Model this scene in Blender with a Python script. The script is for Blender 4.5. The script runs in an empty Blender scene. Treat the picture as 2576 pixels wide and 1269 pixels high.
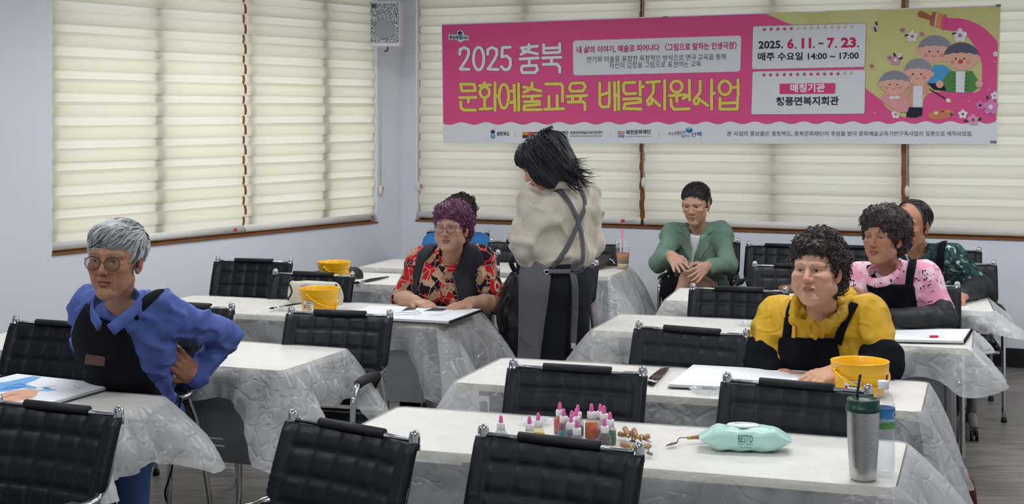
import bpy, bmesh, math, random
import numpy as np
from mathutils import Vector, Matrix

# ------------------------------------------------------------------ camera, light, exposure
SC = bpy.context.scene
COL = SC.collection
F, HY, HC, CX, CYP = 3600.0, 285.0, 1.80, 1288.0, 634.5
cam_d = bpy.data.cameras.new('camera')
cam = bpy.data.objects.new('camera', cam_d); COL.objects.link(cam)
cam.location = (0, 0, HC); cam.rotation_euler = (math.pi/2, 0, 0)
cam_d.sensor_width = 36.0; cam_d.lens = F/2576*36.0
cam_d.shift_y = -(CYP-HY)/2576
cam_d.clip_start = 0.05; cam_d.clip_end = 200
SC.camera = cam

world = bpy.data.worlds.new('World'); SC.world = world; world.use_nodes = True
wn = world.node_tree.nodes; wn['Background'].inputs[0].default_value = (0.93, 0.97, 1.0, 1); wn['Background'].inputs[1].default_value = 1.15
sun_d = bpy.data.lights.new('sun', 'SUN'); sun_d.energy = 1.0; sun_d.angle = math.radians(14); sun_d.color = (1, .97, .92)
sun = bpy.data.objects.new('sun', sun_d); COL.objects.link(sun)
sun.rotation_euler = Vector((.80, -.42, -.42)).to_track_quat('-Z', 'Y').to_euler()

LAMPS = [(-2.6, 3.6), (0.3, 2.6), (-1.7, 6.4), (1.2, 5.4), (-.9, 9.2), (1.9, 8.1), (3.9, 7.0), (-2.2, .8)]
CEIL = 2.95
for i, (lx, ly) in enumerate(LAMPS):
    ld = bpy.data.lights.new('tube_light', 'AREA'); ld.shape = 'RECTANGLE'; ld.size = 1.25; ld.size_y = .34
    ld.energy = 28.0; ld.color = (.95, .975, 1.0)
    lo = bpy.data.objects.new('tube_light', ld); COL.objects.link(lo)
    lo.location = (lx, ly, CEIL-.075); lo.rotation_euler = (0, 0, math.radians(-20))

vs = SC.view_settings
vs.view_transform = 'Standard'; vs.look = 'None'; vs.gamma = 1.0; vs.use_curve_mapping = False
vs.exposure = 0.0
SC.cycles.max_bounces = 5; SC.cycles.diffuse_bounces = 3; SC.cycles.glossy_bounces = 2; SC.cycles.transmission_bounces = 3; SC.cycles.transparent_max_bounces = 10; SC.cycles.caustics_reflective = False; SC.cycles.caustics_refractive = False

# ------------------------------------------------------------------ pixel to place
def P(px, py, d): return np.array([(px-CX)*d/F, d, HC-(py-HY)*d/F])
def G(px, py, z): return P(px, py, F*(HC-z)/(py-HY))
A2 = math.radians(-18.5)

# ------------------------------------------------------------------ materials
MATS = {}
def srgb(r, g, b):
    f = lambda c: ((c/255+.055)/1.055)**2.4 if c > 10.3 else c/255/12.92
    return (f(r), f(g), f(b), 1)
def mat(name, col=(.8, .8, .8), rough=.5, metal=0., spec=.5, bump=None, alpha=1., trans=0., sheen=0., attr=None, coat=0., var=None, sss=0., ior=1.45):
    """col is an 8-bit sRGB triple; bump=(scale,strength,distance); var=(scale,amount) gentle colour mottling"""
    if name in MATS: return MATS[name]
    m = bpy.data.materials.new(name); m.use_nodes = True; MATS[name] = m
    nt = m.node_tree; b = nt.nodes['Principled BSDF']; L = nt.links.new
    b.inputs['Base Color'].default_value = srgb(*col)
    b.inputs['Roughness'].default_value = rough; b.inputs['Metallic'].default_value = metal
    b.inputs['Specular IOR Level'].default_value = spec; b.inputs['IOR'].default_value = ior
    if alpha < 1: b.inputs['Alpha'].default_value = alpha
    if trans: b.inputs['Transmission Weight'].default_value = trans
    if sheen: b.inputs['Sheen Weight'].default_value = sheen
    if coat: b.inputs['Coat Weight'].default_value = coat; b.inputs['Coat Roughness'].default_value = .15
    if sss:
        b.inputs['Subsurface Weight'].default_value = sss; b.inputs['Subsurface Radius'].default_value = (.012, .005, .003); b.inputs['Subsurface Scale'].default_value = .6
    src = None
    if attr:
        a = nt.nodes.new('ShaderNodeVertexColor'); a.layer_name = attr; src = a.outputs['Color']
        L(src, b.inputs['Base Color'])
    tc = nt.nodes.new('ShaderNodeTexCoord')
    if var:
        n = nt.nodes.new('ShaderNodeTexNoise'); n.inputs['Scale'].default_value = var[0]; n.inputs['Detail'].default_value = 2
        L(tc.outputs['Object'], n.inputs['Vector'])
        hs = nt.nodes.new('ShaderNodeHueSaturation')
        mr = nt.nodes.new('ShaderNodeMapRange'); mr.inputs['To Min'].default_value = 1-var[1]; mr.inputs['To Max'].default_value = 1+var[1]
        mr.inputs['From Min'].default_value = .3; mr.inputs['From Max'].default_value = .7
        L(n.outputs['Fac'], mr.inputs['Value']); L(mr.outputs['Result'], hs.inputs['Value'])
        if src: L(src, hs.inputs['Color'])
        else: hs.inputs['Color'].default_value = srgb(*col)
        L(hs.outputs['Color'], b.inputs['Base Color'])
    if bump:
        n = nt.nodes.new('ShaderNodeTexNoise'); n.inputs['Scale'].default_value = bump[0]; n.inputs['Detail'].default_value = 1
        bp = nt.nodes.new('ShaderNodeBump'); bp.inputs['Strength'].default_value = bump[1]; bp.inputs['Distance'].default_value = bump[2]
        L(tc.outputs['Object'], n.inputs['Vector']); L(n.outputs['Fac'], bp.inputs['Height']); L(bp.outputs['Normal'], b.inputs['Normal'])
    return m
def add_folds(name, scale=8., dist=.02, strength=.5):
    """soft cloth creases as relief on top of the weave"""
    m = MATS[name]; N, L, b = nodes(m); tc = N.new('ShaderNodeTexCoord'); w = N.new('ShaderNodeTexNoise'); w.inputs['Scale'].default_value = scale*.5; w.inputs['Detail'].default_value = 0
    ad = N.new('ShaderNodeMix'); ad.data_type = 'VECTOR'; ad.inputs[0].default_value = .22; L(tc.outputs['Object'], w.inputs['Vector']); L(tc.outputs['Object'], ad.inputs[4]); L(w.outputs['Color'], ad.inputs[5])
    n = N.new('ShaderNodeTexNoise'); n.inputs['Scale'].default_value = scale; n.inputs['Detail'].default_value = 2; n.inputs['Distortion'].default_value = 1.3; n.noise_type = 'RIDGED_MULTIFRACTAL'; n.inputs['Roughness'].default_value = .35; L(ad.outputs[1], n.inputs['Vector'])
    bp = N.new('ShaderNodeBump'); bp.inputs['Strength'].default_value = strength; bp.inputs['Distance'].default_value = dist; L(n.outputs['Fac'], bp.inputs['Height'])
    old = b.inputs['Normal'].links
    if old: L(old[0].from_socket, bp.inputs['Normal'])
    L(bp.outputs['Normal'], b.inputs['Normal'])
def nodes(m): return m.node_tree.nodes, m.node_tree.links.new, m.node_tree.nodes['Principled BSDF']

def film_material(name, lo, hi, bump, dist):
    m = mat(name, (246, 247, 248), .22, spec=.6)
    N, L, b = nodes(m)
    tc = N.new('ShaderNodeTexCoord')
    v = N.new('ShaderNodeTexNoise'); v.inputs['Scale'].default_value = 9; v.inputs['Detail'].default_value = 1; v.inputs['Distortion'].default_value = .8
    L(tc.outputs['Object'], v.inputs['Vector'])
    e = N.new('ShaderNodeTexVoronoi'); e.feature = 'DISTANCE_TO_EDGE'; e.inputs['Scale'].default_value = 11; L(v.outputs['Color'], e.inputs['Vector'])
    mp = N.new('ShaderNodeMix'); mp.data_type = 'VECTOR'; mp.inputs[0].default_value = .12; L(tc.outputs['Object'], mp.inputs[4]); L(v.outputs['Color'], mp.inputs[5]); L(mp.outputs[1], e.inputs['Vector'])
    sm = N.new('ShaderNodeMapRange'); sm.inputs['From Max'].default_value = .12; sm.interpolation_type = 'SMOOTHSTEP'; L(e.outputs['Distance'], sm.inputs['Value'])
    if bump > 0:
        bp = N.new('ShaderNodeBump'); bp.inputs['Strength'].default_value = bump; bp.inputs['Distance'].default_value = dist
        L(sm.outputs['Result'], bp.inputs['Height']); L(bp.outputs['Normal'], b.inputs['Normal'])
    tl = N.new('ShaderNodeBsdfTranslucent'); tl.inputs['Color'].default_value = (.93, .94, .95, 1)
    m1 = N.new('ShaderNodeMixShader'); m1.inputs[0].default_value = .4; L(b.outputs[0], m1.inputs[1]); L(tl.outputs[0], m1.inputs[2])
    tr = N.new('ShaderNodeBsdfTransparent'); m2 = N.new('ShaderNodeMixShader')
    mr = N.new('ShaderNodeMapRange'); mr.inputs['From Min'].default_value = .3; mr.inputs['From Max'].default_value = .7
    mr.inputs['To Min'].default_value = lo; mr.inputs['To Max'].default_value = hi
    L(v.outputs['Fac'], mr.inputs['Value']); L(mr.outputs['Result'], m2.inputs[0])
    L(tr.outputs[0], m2.inputs[1]); L(m1.outputs[0], m2.inputs[2])
    L(m2.outputs[0], N['Material Output'].inputs['Surface'])
    return m
def clear_material(name, tint=(1, 1, 1), amount=.25, rough=.06):
    if name in MATS: return MATS[name]
    m = mat(name, (245, 248, 250), rough, spec=.6); N, L, b = nodes(m)
    tr = N.new('ShaderNodeBsdfTransparent'); tr.inputs['Color'].default_value = (*tint, 1)
    lw = N.new('ShaderNodeLayerWeight'); lw.inputs['Blend'].default_value = .35
    mr = N.new('ShaderNodeMapRange'); mr.inputs['To Min'].default_value = amount*.5; mr.inputs['To Max'].default_value = min(.9, amount*2.2)
    L(lw.outputs['Facing'], mr.inputs['Value'])
    mx = N.new('ShaderNodeMixShader'); L(mr.outputs['Result'], mx.inputs[0]); L(tr.outputs[0], mx.inputs[1]); L(b.outputs[0], mx.inputs[2])
    L(mx.outputs[0], N['Material Output'].inputs['Surface'])
    return m
def blind_material(name, col, tcol, tw):
    m = mat(name, col, .85, spec=.1); N, L, b = nodes(m)
    tc = N.new('ShaderNodeTexCoord'); mp = N.new('ShaderNodeMapping'); mp.inputs['Scale'].default_value = (3, 3, 160)
    n = N.new('ShaderNodeTexNoise'); n.inputs['Scale'].default_value = 4; n.inputs['Detail'].default_value = 1
    L(tc.outputs['Object'], mp.inputs[0]); L(mp.outputs[0], n.inputs['Vector'])
    bp = N.new('ShaderNodeBump'); bp.inputs['Strength'].default_value = .12; bp.inputs['Distance'].default_value = .003
    L(n.outputs['Fac'], bp.inputs['Height']); L(bp.outputs['Normal'], b.inputs['Normal'])
    t = N.new('ShaderNodeBsdfTranslucent'); t.inputs['Color'].default_value = srgb(*tcol)
    mx = N.new('ShaderNodeMixShader'); mx.inputs[0].default_value = tw
    L(b.outputs[0], mx.inputs[1]); L(t.outputs[0], mx.inputs[2]); L(mx.outputs[0], N['Material Output'].inputs['Surface'])
    return m
def print_material(name, kind):
    m = mat(name, (128, 128, 128), .8, spec=.2); N, L, b = nodes(m)
    tc = N.new('ShaderNodeTexCoord')
    def ramp(stops, interp='CONSTANT'):
        r = N.new('ShaderNodeValToRGB'); r.color_ramp.interpolation = interp
        e = r.color_ramp.elements
        while len(e) < len(stops): e.new(.5)
        for q, (p, c) in zip(e, stops): q.position = p; q.color = srgb(*c)
        return r
    if kind == 'geometric':
        v = N.new('ShaderNodeTexVoronoi'); v.inputs['Scale'].default_value = 24; v.distance = 'MANHATTAN'
        L(tc.outputs['Object'], v.inputs['Vector'])
        s = N.new('ShaderNodeSeparateColor'); L(v.outputs['Color'], s.inputs[0])
        r = ramp([(0, (190, 34, 44)), (.24, (168, 136, 108)), (.5, (34, 24, 38)), (.72, (190, 156, 128)), (.88, (40, 26, 40))]); L(s.outputs[0], r.inputs[0])
        e = N.new('ShaderNodeTexVoronoi'); e.feature = 'DISTANCE_TO_EDGE'; e.inputs['Scale'].default_value = 15; L(tc.outputs['Object'], e.inputs['Vector'])
        lt = N.new('ShaderNodeMath'); lt.operation = 'LESS_THAN'; lt.inputs[1].default_value = .016; L(e.outputs['Distance'], lt.inputs[0])
        mx = N.new('ShaderNodeMix'); mx.data_type = 'RGBA'; L(lt.outputs[0], mx.inputs[0]); L(r.outputs[0], mx.inputs[6]); mx.inputs[7].default_value = srgb(226, 190, 165)
        L(mx.outputs[2], b.inputs['Base Color'])
    elif kind == 'pink':
        n = N.new('ShaderNodeTexNoise'); n.inputs['Scale'].default_value = 9; n.inputs['Detail'].default_value = 2; L(tc.outputs['Object'], n.inputs['Vector'])
        r = ramp([(0, (226, 140, 170)), (.47, (233, 160, 184)), (.55, (240, 205, 214))], 'LINEAR'); L(n.outputs['Fac'], r.inputs[0])
        n2 = N.new('ShaderNodeTexNoise'); n2.inputs['Scale'].default_value = 24; n2.inputs['Detail'].default_value = 3; n2.inputs['Distortion'].default_value = 1.6; L(tc.outputs['Object'], n2.inputs['Vector'])
        lt = N.new('ShaderNodeMath'); lt.operation = 'GREATER_THAN'; lt.inputs[1].default_value = .63; L(n2.outputs['Fac'], lt.inputs[0])
        mx = N.new('ShaderNodeMix'); mx.data_type = 'RGBA'; L(lt.outputs[0], mx.inputs[0]); L(r.outputs[0], mx.inputs[6]); mx.inputs[7].default_value = srgb(74, 40, 66)
        L(mx.outputs[2], b.inputs['Base Color'])
    elif kind == 'floral':
        n = N.new('ShaderNodeTexNoise'); n.inputs['Scale'].default_value = 11; n.inputs['Detail'].default_value = 4; n.inputs['Distortion'].default_value = 2.4; L(tc.outputs['Object'], n.inputs['Vector'])
        r = ramp([(0, (24, 32, 48)), (.42, (34, 44, 62)), (.5, (52, 84, 66)), (.56, (40, 58, 84)), (.62, (120, 160, 130)), (.68, (210, 215, 215))], 'LINEAR'); L(n.outputs['Fac'], r.inputs[0])
        L(r.outputs[0], b.inputs['Base Color'])
    return m

def build_materials():
    mat('wall_paint', (234, 238, 248), .75, spec=.2, var=(2.2, .015))
    mat('ceiling_paint', (240, 241, 243), .85)
    mat('frame_brown', (136, 88, 50), .55, var=(14, .14))
    mat('rail_white', (232, 230, 224), .4)
    mat('leather', (15, 17, 25), .46, spec=.35, bump=(420, .10, .0010))
    mat('leather_pad', (24, 25, 29), .6, bump=(500, .2, .001))
    mat('chrome', (205, 207, 208), .12, metal=1.)
    mat('steel_grey', (122, 124, 128), .38, metal=.35)
    mat('column_grey', (128, 128, 128), .45)
    mat('panel_grey', (128, 130, 132), .5)
    mat('rubber_black', (26, 26, 28), .6)
    mat('table_laminate', (234, 231, 224), .38, bump=(30, .03, .001))
    mat('table_edge', (214, 208, 192), .55)
    film_material('thin_plastic_film', .30, .46, .28, .012); film_material('milky_film', .55, .74, .28, .012); film_material('thin_plastic_film_flat', .12, .24, .0, .006)
    clear_material('clear_plastic', (.97, .98, .98), .22)
    clear_material('clear_bottle', (.95, .97, .98), .16, .04)
    clear_material('lens', (.84, .80, .77), .06, .02)
    clear_material('lens_light', (.93, .92, .92), .08, .02)
    clear_material('window_glass', (.96, .98, .98), .05, .02)
    mat('paper', (240, 242, 248), .8, spec=.2)
    mat('paper_edge', (205, 205, 205), .85)
    mat('cover_dark', (40, 40, 44), .6)
    mat('yellow_plastic', (250, 190, 20), .3, spec=.5)
    mat('label_white', (235, 230, 220), .6)
    mat('ink_dark', (44, 46, 56), .7); mat('ink_red', (196, 40, 50), .7)
    mat('brush_wood', (70, 50, 44), .35)
    mat('knife_wood', (176, 128, 92), .45, var=(60, .12))
    mat('brass', (200, 170, 90), .25, metal=1.)
    mat('blade', (120, 120, 118), .35, metal=.8)
    mat('pink_cap', (228, 110, 176), .45)
    mat('milky', (236, 234, 232), .4)
    mat('black_cloth', (19, 20, 26), .9, spec=.15, bump=(300, .2, .001))
    mat('black_nylon', (26, 27, 31), .55, bump=(30, .5, .01))
    mat('dark_trousers', (28, 30, 42), .85, spec=.2, bump=(250, .2, .001))
    mat('jeans', (58, 82, 130), .9, bump=(400, .2, .001), var=(8, .15))
    mat('blue_shirt', (82, 100, 168), .7, spec=.25, bump=(350, .12, .001), var=(6, .06))
    mat('blue_jacket', (38, 118, 190), .6, var=(6, .06))
    mat('linen', (196, 186, 172), .9, spec=.15, bump=(420, .35, .0015), var=(12, .05))
    mat('apron_grey', (96, 95, 101), .9, spec=.15, bump=(500, .3, .001), var=(20, .05))
    mat('green_wool', (116, 142, 126), .85, spec=.2, bump=(420, .3, .001), var=(18, .04))
    mat('white_cotton', (232, 234, 238), .9)
    mat('yellow_nylon', (206, 162, 40), .55, spec=.3, bump=(60, .1, .003))
    mat('yellow_cord', (228, 176, 60), .7)
    mat('vest', (42, 44, 54), .85, bump=(200, .3, .001))
    print_material('geometric_print', 'geometric'); print_material('pink_print', 'pink'); print_material('floral_print', 'floral')
    for q_ in ('blue_shirt', 'linen', 'green_wool', 'blue_jacket', 'pink_print', 'floral_print', 'geometric_print', 'vest', 'jeans', 'black_nylon', 'black_cloth', 'apron_grey'): add_folds(q_, 8., .028, .55 if q_ in ('blue_shirt', 'linen') else .35)
    add_folds('yellow_nylon', 10., .024, .6)
    mat('skin', (200, 150, 125), .5, attr='Col', spec=.35, bump=(180, .12, .0012))
    mat('eye', (255, 255, 255), .15, attr='Col')
    mat('hair', (30, 28, 30), .5, attr='Col', spec=.4)
    mat('frame_tortoise', (70, 40, 34), .3); mat('gold', (212, 170, 100), .2, metal=1.)
    mat('clip_black', (34, 36, 40), .35)
build_materials()
M = MATS

# ------------------------------------------------------------------ object helpers
def link(o, parent=None):
    COL.objects.link(o)
    if parent is not None: o.parent = parent
    return o
def tag(o, label=None, cat=None, group=None, kind=None):
    if label: o['label'] = label
    if cat: o['category'] = cat
    if group: o['group'] = group
    if kind: o['kind'] = kind
    return o
def empty(name, loc=(0, 0, 0), rz=0., label=None, cat=None, group=None, kind=None):
    o = bpy.data.objects.new(name, None); o.empty_display_size = .1
    o.location = loc; o.rotation_euler = (0, 0, rz); link(o)
    return tag(o, label, cat, group, kind)
def copy_tree(o, parent=None):
    c = o.copy(); link(c)
    if parent is not None: c.parent = parent
    for ch in list(o.children): copy_tree(ch, c)
    return c
def rot_to(d):
    return Vector(d).to_track_quat('Z', 'Y').to_matrix()

class MB:
    """collects shapes for one mesh object"""
    def __init__(s): s.v = []; s.f = []; s.m = []; s.sm = []
    def add(s, vs, fs, mi=0, smooth=True):
        o = len(s.v); s.v += [tuple(map(float, q)) for q in vs]
        for f in fs: s.f.append(tuple(i+o for i in f)); s.m.append(mi); s.sm.append(smooth)
        return s
    def box(s, c, size, R=None, mi=0, bev=0.):
        hx, hy, hz = size[0]/2, size[1]/2, size[2]/2
        R = R or Matrix.Identity(3); c = Vector(c)
        if bev <= 0:
            vs = [c+R@Vector((x*hx, y*hy, z*hz)) for x in (-1, 1) for y in (-1, 1) for z in (-1, 1)]
            s.add(vs, [(0, 1, 3, 2), (4, 6, 7, 5), (0, 4, 5, 1), (2, 3, 7, 6), (0, 2, 6, 4), (1, 5, 7, 3)], mi, False)
        else:
            bm = bmesh.new(); bmesh.ops.create_cube(bm, size=1)
            for q in bm.verts: q.co = Vector((q.co.x*size[0], q.co.y*size[1], q.co.z*size[2]))
            bmesh.ops.bevel(bm, geom=list(bm.edges), offset=bev, segments=2, affect='EDGES', profile=.6)
            bm.verts.ensure_lookup_table()
            s.add([c+R@q.co for q in bm.verts], [[q.index for q in f.verts] for f in bm.faces], mi, True); bm.free()
        return s
    def tube(s, path, r, n=10, mi=0, caps=True, flat=None, up=None):
        """r: radius or list; flat=(a,b): elliptical factors across / along the up vector"""
        pts = [Vector(map(float, p)) for p in path]; k = len(pts)
        rs = r if hasattr(r, '__len__') else [r]*k
        vs = []; fs = []
        prev = None
        for i, p in enumerate(pts):
            t = (pts[min(i+1, k-1)]-pts[max(i-1, 0)])
            if t.length < 1e-9: t = Vector((0, 0, 1))
            t.normalize()
            if up is not None:
                u = Vector(up[i] if hasattr(up[0], '__len__') else up)
            else:
                u = prev if prev is not None else (Vector((0, 0, 1)) if abs(t.z) < .9 else Vector((0, 1, 0)))
            b = t.cross(u)
            if b.length < 1e-6: b = t.cross(Vector((1, .3, 0)))
            b.normalize(); u = b.cross(t).normalized(); prev = u
            fa, fb = flat if flat else (1, 1)
            for j in range(n):
                a = 2*math.pi*j/n
                vs.append(p+b*(math.cos(a)*rs[i]*fa)+u*(math.sin(a)*rs[i]*fb))
        for i in range(k-1):
            for j in range(n):
                a, b2 = i*n+j, i*n+(j+1) % n
                fs.append((a, b2, b2+n, a+n))
        if caps:
            fs.append(tuple(reversed(range(n)))); fs.append(tuple(range((k-1)*n, k*n)))
        return s.add(vs, fs, mi)
    def lathe(s, prof, c=(0, 0, 0), n=24, mi=0, R=None, squash=None):
        vs = []; fs = []; R = R or Matrix.Identity(3); c = Vector(c); k = len(prof)
        for r, z in prof:
            for j in range(n):
                a = 2*math.pi*j/n; x, y = r*math.cos(a), r*math.sin(a)
                if squash: y *= squash
                vs.append(c+R@Vector((x, y, z)))
        for i in range(k-1):
            for j in range(n):
                a, b = i*n+j, i*n+(j+1) % n; fs.append((a, b, b+n, a+n))
        if prof[0][0] > 1e-5: fs.append(tuple(reversed(range(n))))
        if prof[-1][0] > 1e-5: fs.append(tuple(range((k-1)*n, k*n)))
        return s.add(vs, fs, mi)
    def sphere(s, c, r, n=14, m=8, mi=0, R=None):
        r = r if hasattr(r, '__len__') else (r, r, r); R = R or Matrix.Identity(3); c = Vector(c)
        vs = []; fs = []
        for i in range(m+1):
            th = math.pi*i/m
            for j in range(n):
                a = 2*math.pi*j/n
                vs.append(c+R@Vector((r[0]*math.sin(th)*math.cos(a), r[1]*math.sin(th)*math.sin(a), r[2]*math.cos(th))))
        for i in range(m):
            for j in range(n):
                a, b = i*n+j, i*n+(j+1) % n; fs.append((a, a+n, b+n, b))
        return s.add(vs, fs, mi)
    def grid(s, fn, nu, nv, mi=0):
        vs = [fn(i/nu, j/nv) for j in range(nv+1) for i in range(nu+1)]
        fs = [(j*(nu+1)+i, j*(nu+1)+i+1, (j+1)*(nu+1)+i+1, (j+1)*(nu+1)+i) for j in range(nv) for i in range(nu)]
        return s.add(vs, fs, mi)
    def mesh(s, name, mats):
        me = bpy.data.meshes.new(name); me.from_pydata(s.v, [], s.f)
        for q in (mats if isinstance(mats, (list, tuple)) else [mats]): me.materials.append(q)
        me.polygons.foreach_set('material_index', s.m); me.polygons.foreach_set('use_smooth', s.sm)
        me.update(); return me
    def build(s, name, mats, parent=None, loc=None, rz=None):
        o = bpy.data.objects.new(name, s.mesh(name, mats)); link(o, parent)
        if loc is not None: o.location = loc
        if rz is not None: o.rotation_euler = (0, 0, rz)
        return o
def bez(pts, n=8):
    """Catmull-Rom through the points"""
    p = [np.array(q, float) for q in pts]; p = [2*p[0]-p[1]]+p+[2*p[-1]-p[-2]]; out = []
    for i in range(1, len(p)-2):
        for k in range(n):
            t = k/n
            out.append(.5*((2*p[i])+(-p[i-1]+p[i+1])*t+(2*p[i-1]-5*p[i]+4*p[i+1]-p[i+2])*t*t+(-p[i-1]+3*p[i]-3*p[i+1]+p[i+2])*t**3))
    out.append(p[-2]); return out
def arc_path(pts, rad, n=6):
    """polyline with rounded corners"""
    p = [Vector(q) for q in pts]; out = [p[0]]
    for i in range(1, len(p)-1):
        a = (p[i-1]-p[i]); b = (p[i+1]-p[i]); r = min(rad, a.length*.49, b.length*.49); a.normalize(); b.normalize()
        s, e = p[i]+a*r, p[i]+b*r
        for k in range(n+1):
            t = k/n; out.append(s*(1-t)**2+p[i]*2*t*(1-t)+e*t*t)
    out.append(p[-1]); return out

# ------------------------------------------------------------------ text outlines (one pass, while the scene is still small)
TXT = {}
def prepare_texts(items):
    objs = []
    for s, bold in items:
        cu = bpy.data.curves.new('t', 'FONT'); cu.body = s; cu.offset = bold; cu.size = 1; cu.resolution_u = 2
        o = bpy.data.objects.new('t', cu); COL.objects.link(o); objs.append((s, bold, o))
    dg = bpy.context.evaluated_depsgraph_get(); dg.update()
    for s, bold, o in objs:
        me = o.evaluated_get(dg).to_mesh()
        v = np.array([tuple(q.co)[:2] for q in me.vertices]) if len(me.vertices) else np.zeros((0, 2))
        f = [tuple(p.vertices) for p in me.polygons]
        o.evaluated_get(dg).to_mesh_clear()
        TXT[s] = (v, f)
    for s, bold, o in objs:
        cu = o.data; bpy.data.objects.remove(o); bpy.data.curves.remove(cu)
prepare_texts([('내 삶의 이야기, 예술로 피어나다 〈그림으로 말하는 인생극장〉', .022), ('연기와 미술을 융합한 독창적인 방식으로 연극 교육을 통해', 0), ('자신의 감정을 그림으로 표현하는 교육', 0),
    ('2025.', .03), ('6', .04), ('11', .04), ('7', .04), ('23', .04), ('~', .03), ('.', .03), ('매주 수요일 14:00 ~ 17:00', .026), ('매칭기관', .035), ('청풍면복지회관', .03),
    ('본 사업의 홍보물은 충청북도, 충북문화재단의 후원을 받아 문화예술교육기반구축사업의 일환으로 제작되었음.', 0), ('충청북도', .02), ('충북문화재단', .02), ('Chungbuk Cultural Foundation', 0),
    ('충북문화예술교육지원센터', .01), ('Chungbuk Culture & Arts Education Support Center', 0), ('제천문화재단', .02), ('JECHEON CULTURE FOUNDATION', 0),
    ('하소생활문화', .0), ('센터', .0), ('산책', .01), ('중심에', .03), ('서다', .03), ('충북 대한민국', .02), ('BESTO', 0.0), ('WET WIPES', 0), ('베스토 물티슈', .01), ('삼다수', .03), ('제주', .03)])

# ------------------------------------------------------------------ walls of the room
CN = np.array([-.927, 12.0]); CB = np.array([.9227, -.3856]); CL = np.array([-.557, -.8305])
NB = np.array([-.3856, -.9227]); NL = np.array([.8305, -.557])
class Wall:
    def __init__(s, u, n): s.u, s.n = u, n
    def hit(s, px, py, off=0.):
        k = (px-CX)/F; d = (CN@s.n+off)/(k*s.n[0]+s.n[1]); return P(px, py, d)
    def t(s, px, off=0.):
        q = s.hit(px, 300, off); return float((q[:2]-CN)@s.u)
    def at(s, t, z, off=0.):
        q = CN+s.u*t+s.n*off; return (q[0], q[1], z)
    def block(s, mb, t0, t1, z0, z1, o0, o1, mi=0):
        v = [s.at(t, z, o) for t in (t0, t1) for o in (o0, o1) for z in (z0, z1)]
        fs = [(0, 1, 3, 2), (4, 6, 7, 5), (0, 4, 5, 1), (2, 3, 7, 6), (0, 2, 6, 4), (1, 5, 7, 3)]
        if s.u is CB: fs = [tuple(reversed(f)) for f in fs]
        mb.add(v, fs, mi, False)
WB, WL = Wall(CB, NB), Wall(CL, NL)
ZS, ZT = .905, 2.84
TB0, TB1 = WB.t(1046), 6.6
TL0, TL1 = WL.t(949), WL.t(131)
def mkwall(name, w, segs):
    mb = MB()
    for q in segs: w.block(mb, *q, -.22, 0.)
    return tag(mb.build(name, M['wall_paint']), kind='structure')
mkwall('wall_back', WB, [(-.25, 7.3, 0, ZS), (-.25, TB0, ZS, ZT), (TB1, 7.3, ZS, ZT), (-.25, 7.3, ZT, CEIL+.1)])
mkwall('wall_left', WL, [(-.02, 16, 0, ZS), (-.02, TL0, ZS, ZT), (TL1, 16, ZS, ZT), (-.02, 16, ZT, CEIL+.1)])
Lend = CN+CL*16; Rend = CN+CB*7.2; Fend = Rend+NB*11.5
def plainwall(name, a, b):
    d = (b-a)/np.linalg.norm(b-a); n = np.array([d[1], -d[0]])
    mb = MB(); q = [a, b, b+n*.2, a+n*.2]
    mb.add([(*p, z) for z in (0, CEIL+.1) for p in q], [(0, 1, 5, 4), (1, 2, 6, 5), (2, 3, 7, 6), (3, 0, 4, 7), (4, 5, 6, 7), (3, 2, 1, 0)], 0, False)
    return tag(mb.build(name, M['wall_paint']), kind='structure')
plainwall('wall_right', Fend, Rend) ; plainwall('wall_front', Lend, Fend)
def slab(name, z0, z1, m):
    mb = MB(); q = [CN+np.array([0, .6])-CB*1.5+CL*-.5, Lend-NL*.4, Fend+np.array([.4, -.6]), Rend+np.array([.6, .4])]
    mb.add([(*p, z) for z in (z0, z1) for p in q], [(0, 1, 5, 4), (1, 2, 6, 5), (2, 3, 7, 6), (3, 0, 4, 7), (7, 6, 5, 4), (0, 3, 2, 1)], 0, False)
    return tag(mb.build(name, m), kind='structure')
def floor_material():
    m = mat('floor_vinyl', (126, 122, 116), .42, spec=.4); N, L, b = nodes(m)
    tc = N.new('ShaderNodeTexCoord'); mp = N.new('ShaderNodeMapping'); mp.inputs['Rotation'].default_value = (0, 0, math.radians(20)); mp.inputs['Scale'].default_value = (1.2, 9, 1)
    n = N.new('ShaderNodeTexNoise'); n.inputs['Scale'].default_value = 3.5; n.inputs['Detail'].default_value = 8; n.inputs['Distortion'].default_value = .6
    L(tc.outputs['Object'], mp.inputs[0]); L(mp.outputs[0], n.inputs['Vector'])
    r = N.new('ShaderNodeValToRGB'); r.color_ramp.elements[0].position = .3; r.color_ramp.elements[0].color = srgb(104, 99, 93); r.color_ramp.elements[1].position = .72; r.color_ramp.elements[1].color = srgb(146, 141, 134)
    L(n.outputs['Fac'], r.inputs[0]); L(r.outputs[0], b.inputs['Base Color'])
    return m
slab('floor', -.1, 0., floor_material()); ceiling = slab('ceiling', CEIL, CEIL+.1, M['ceiling_paint'])
mb = MB(); WB.block(mb, 0, 7.1, 0, .135, 0, .014); tag(mb.build('baseboard_back', mat('baseboard_black', (30, 30, 32), .4)), kind='structure')
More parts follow.
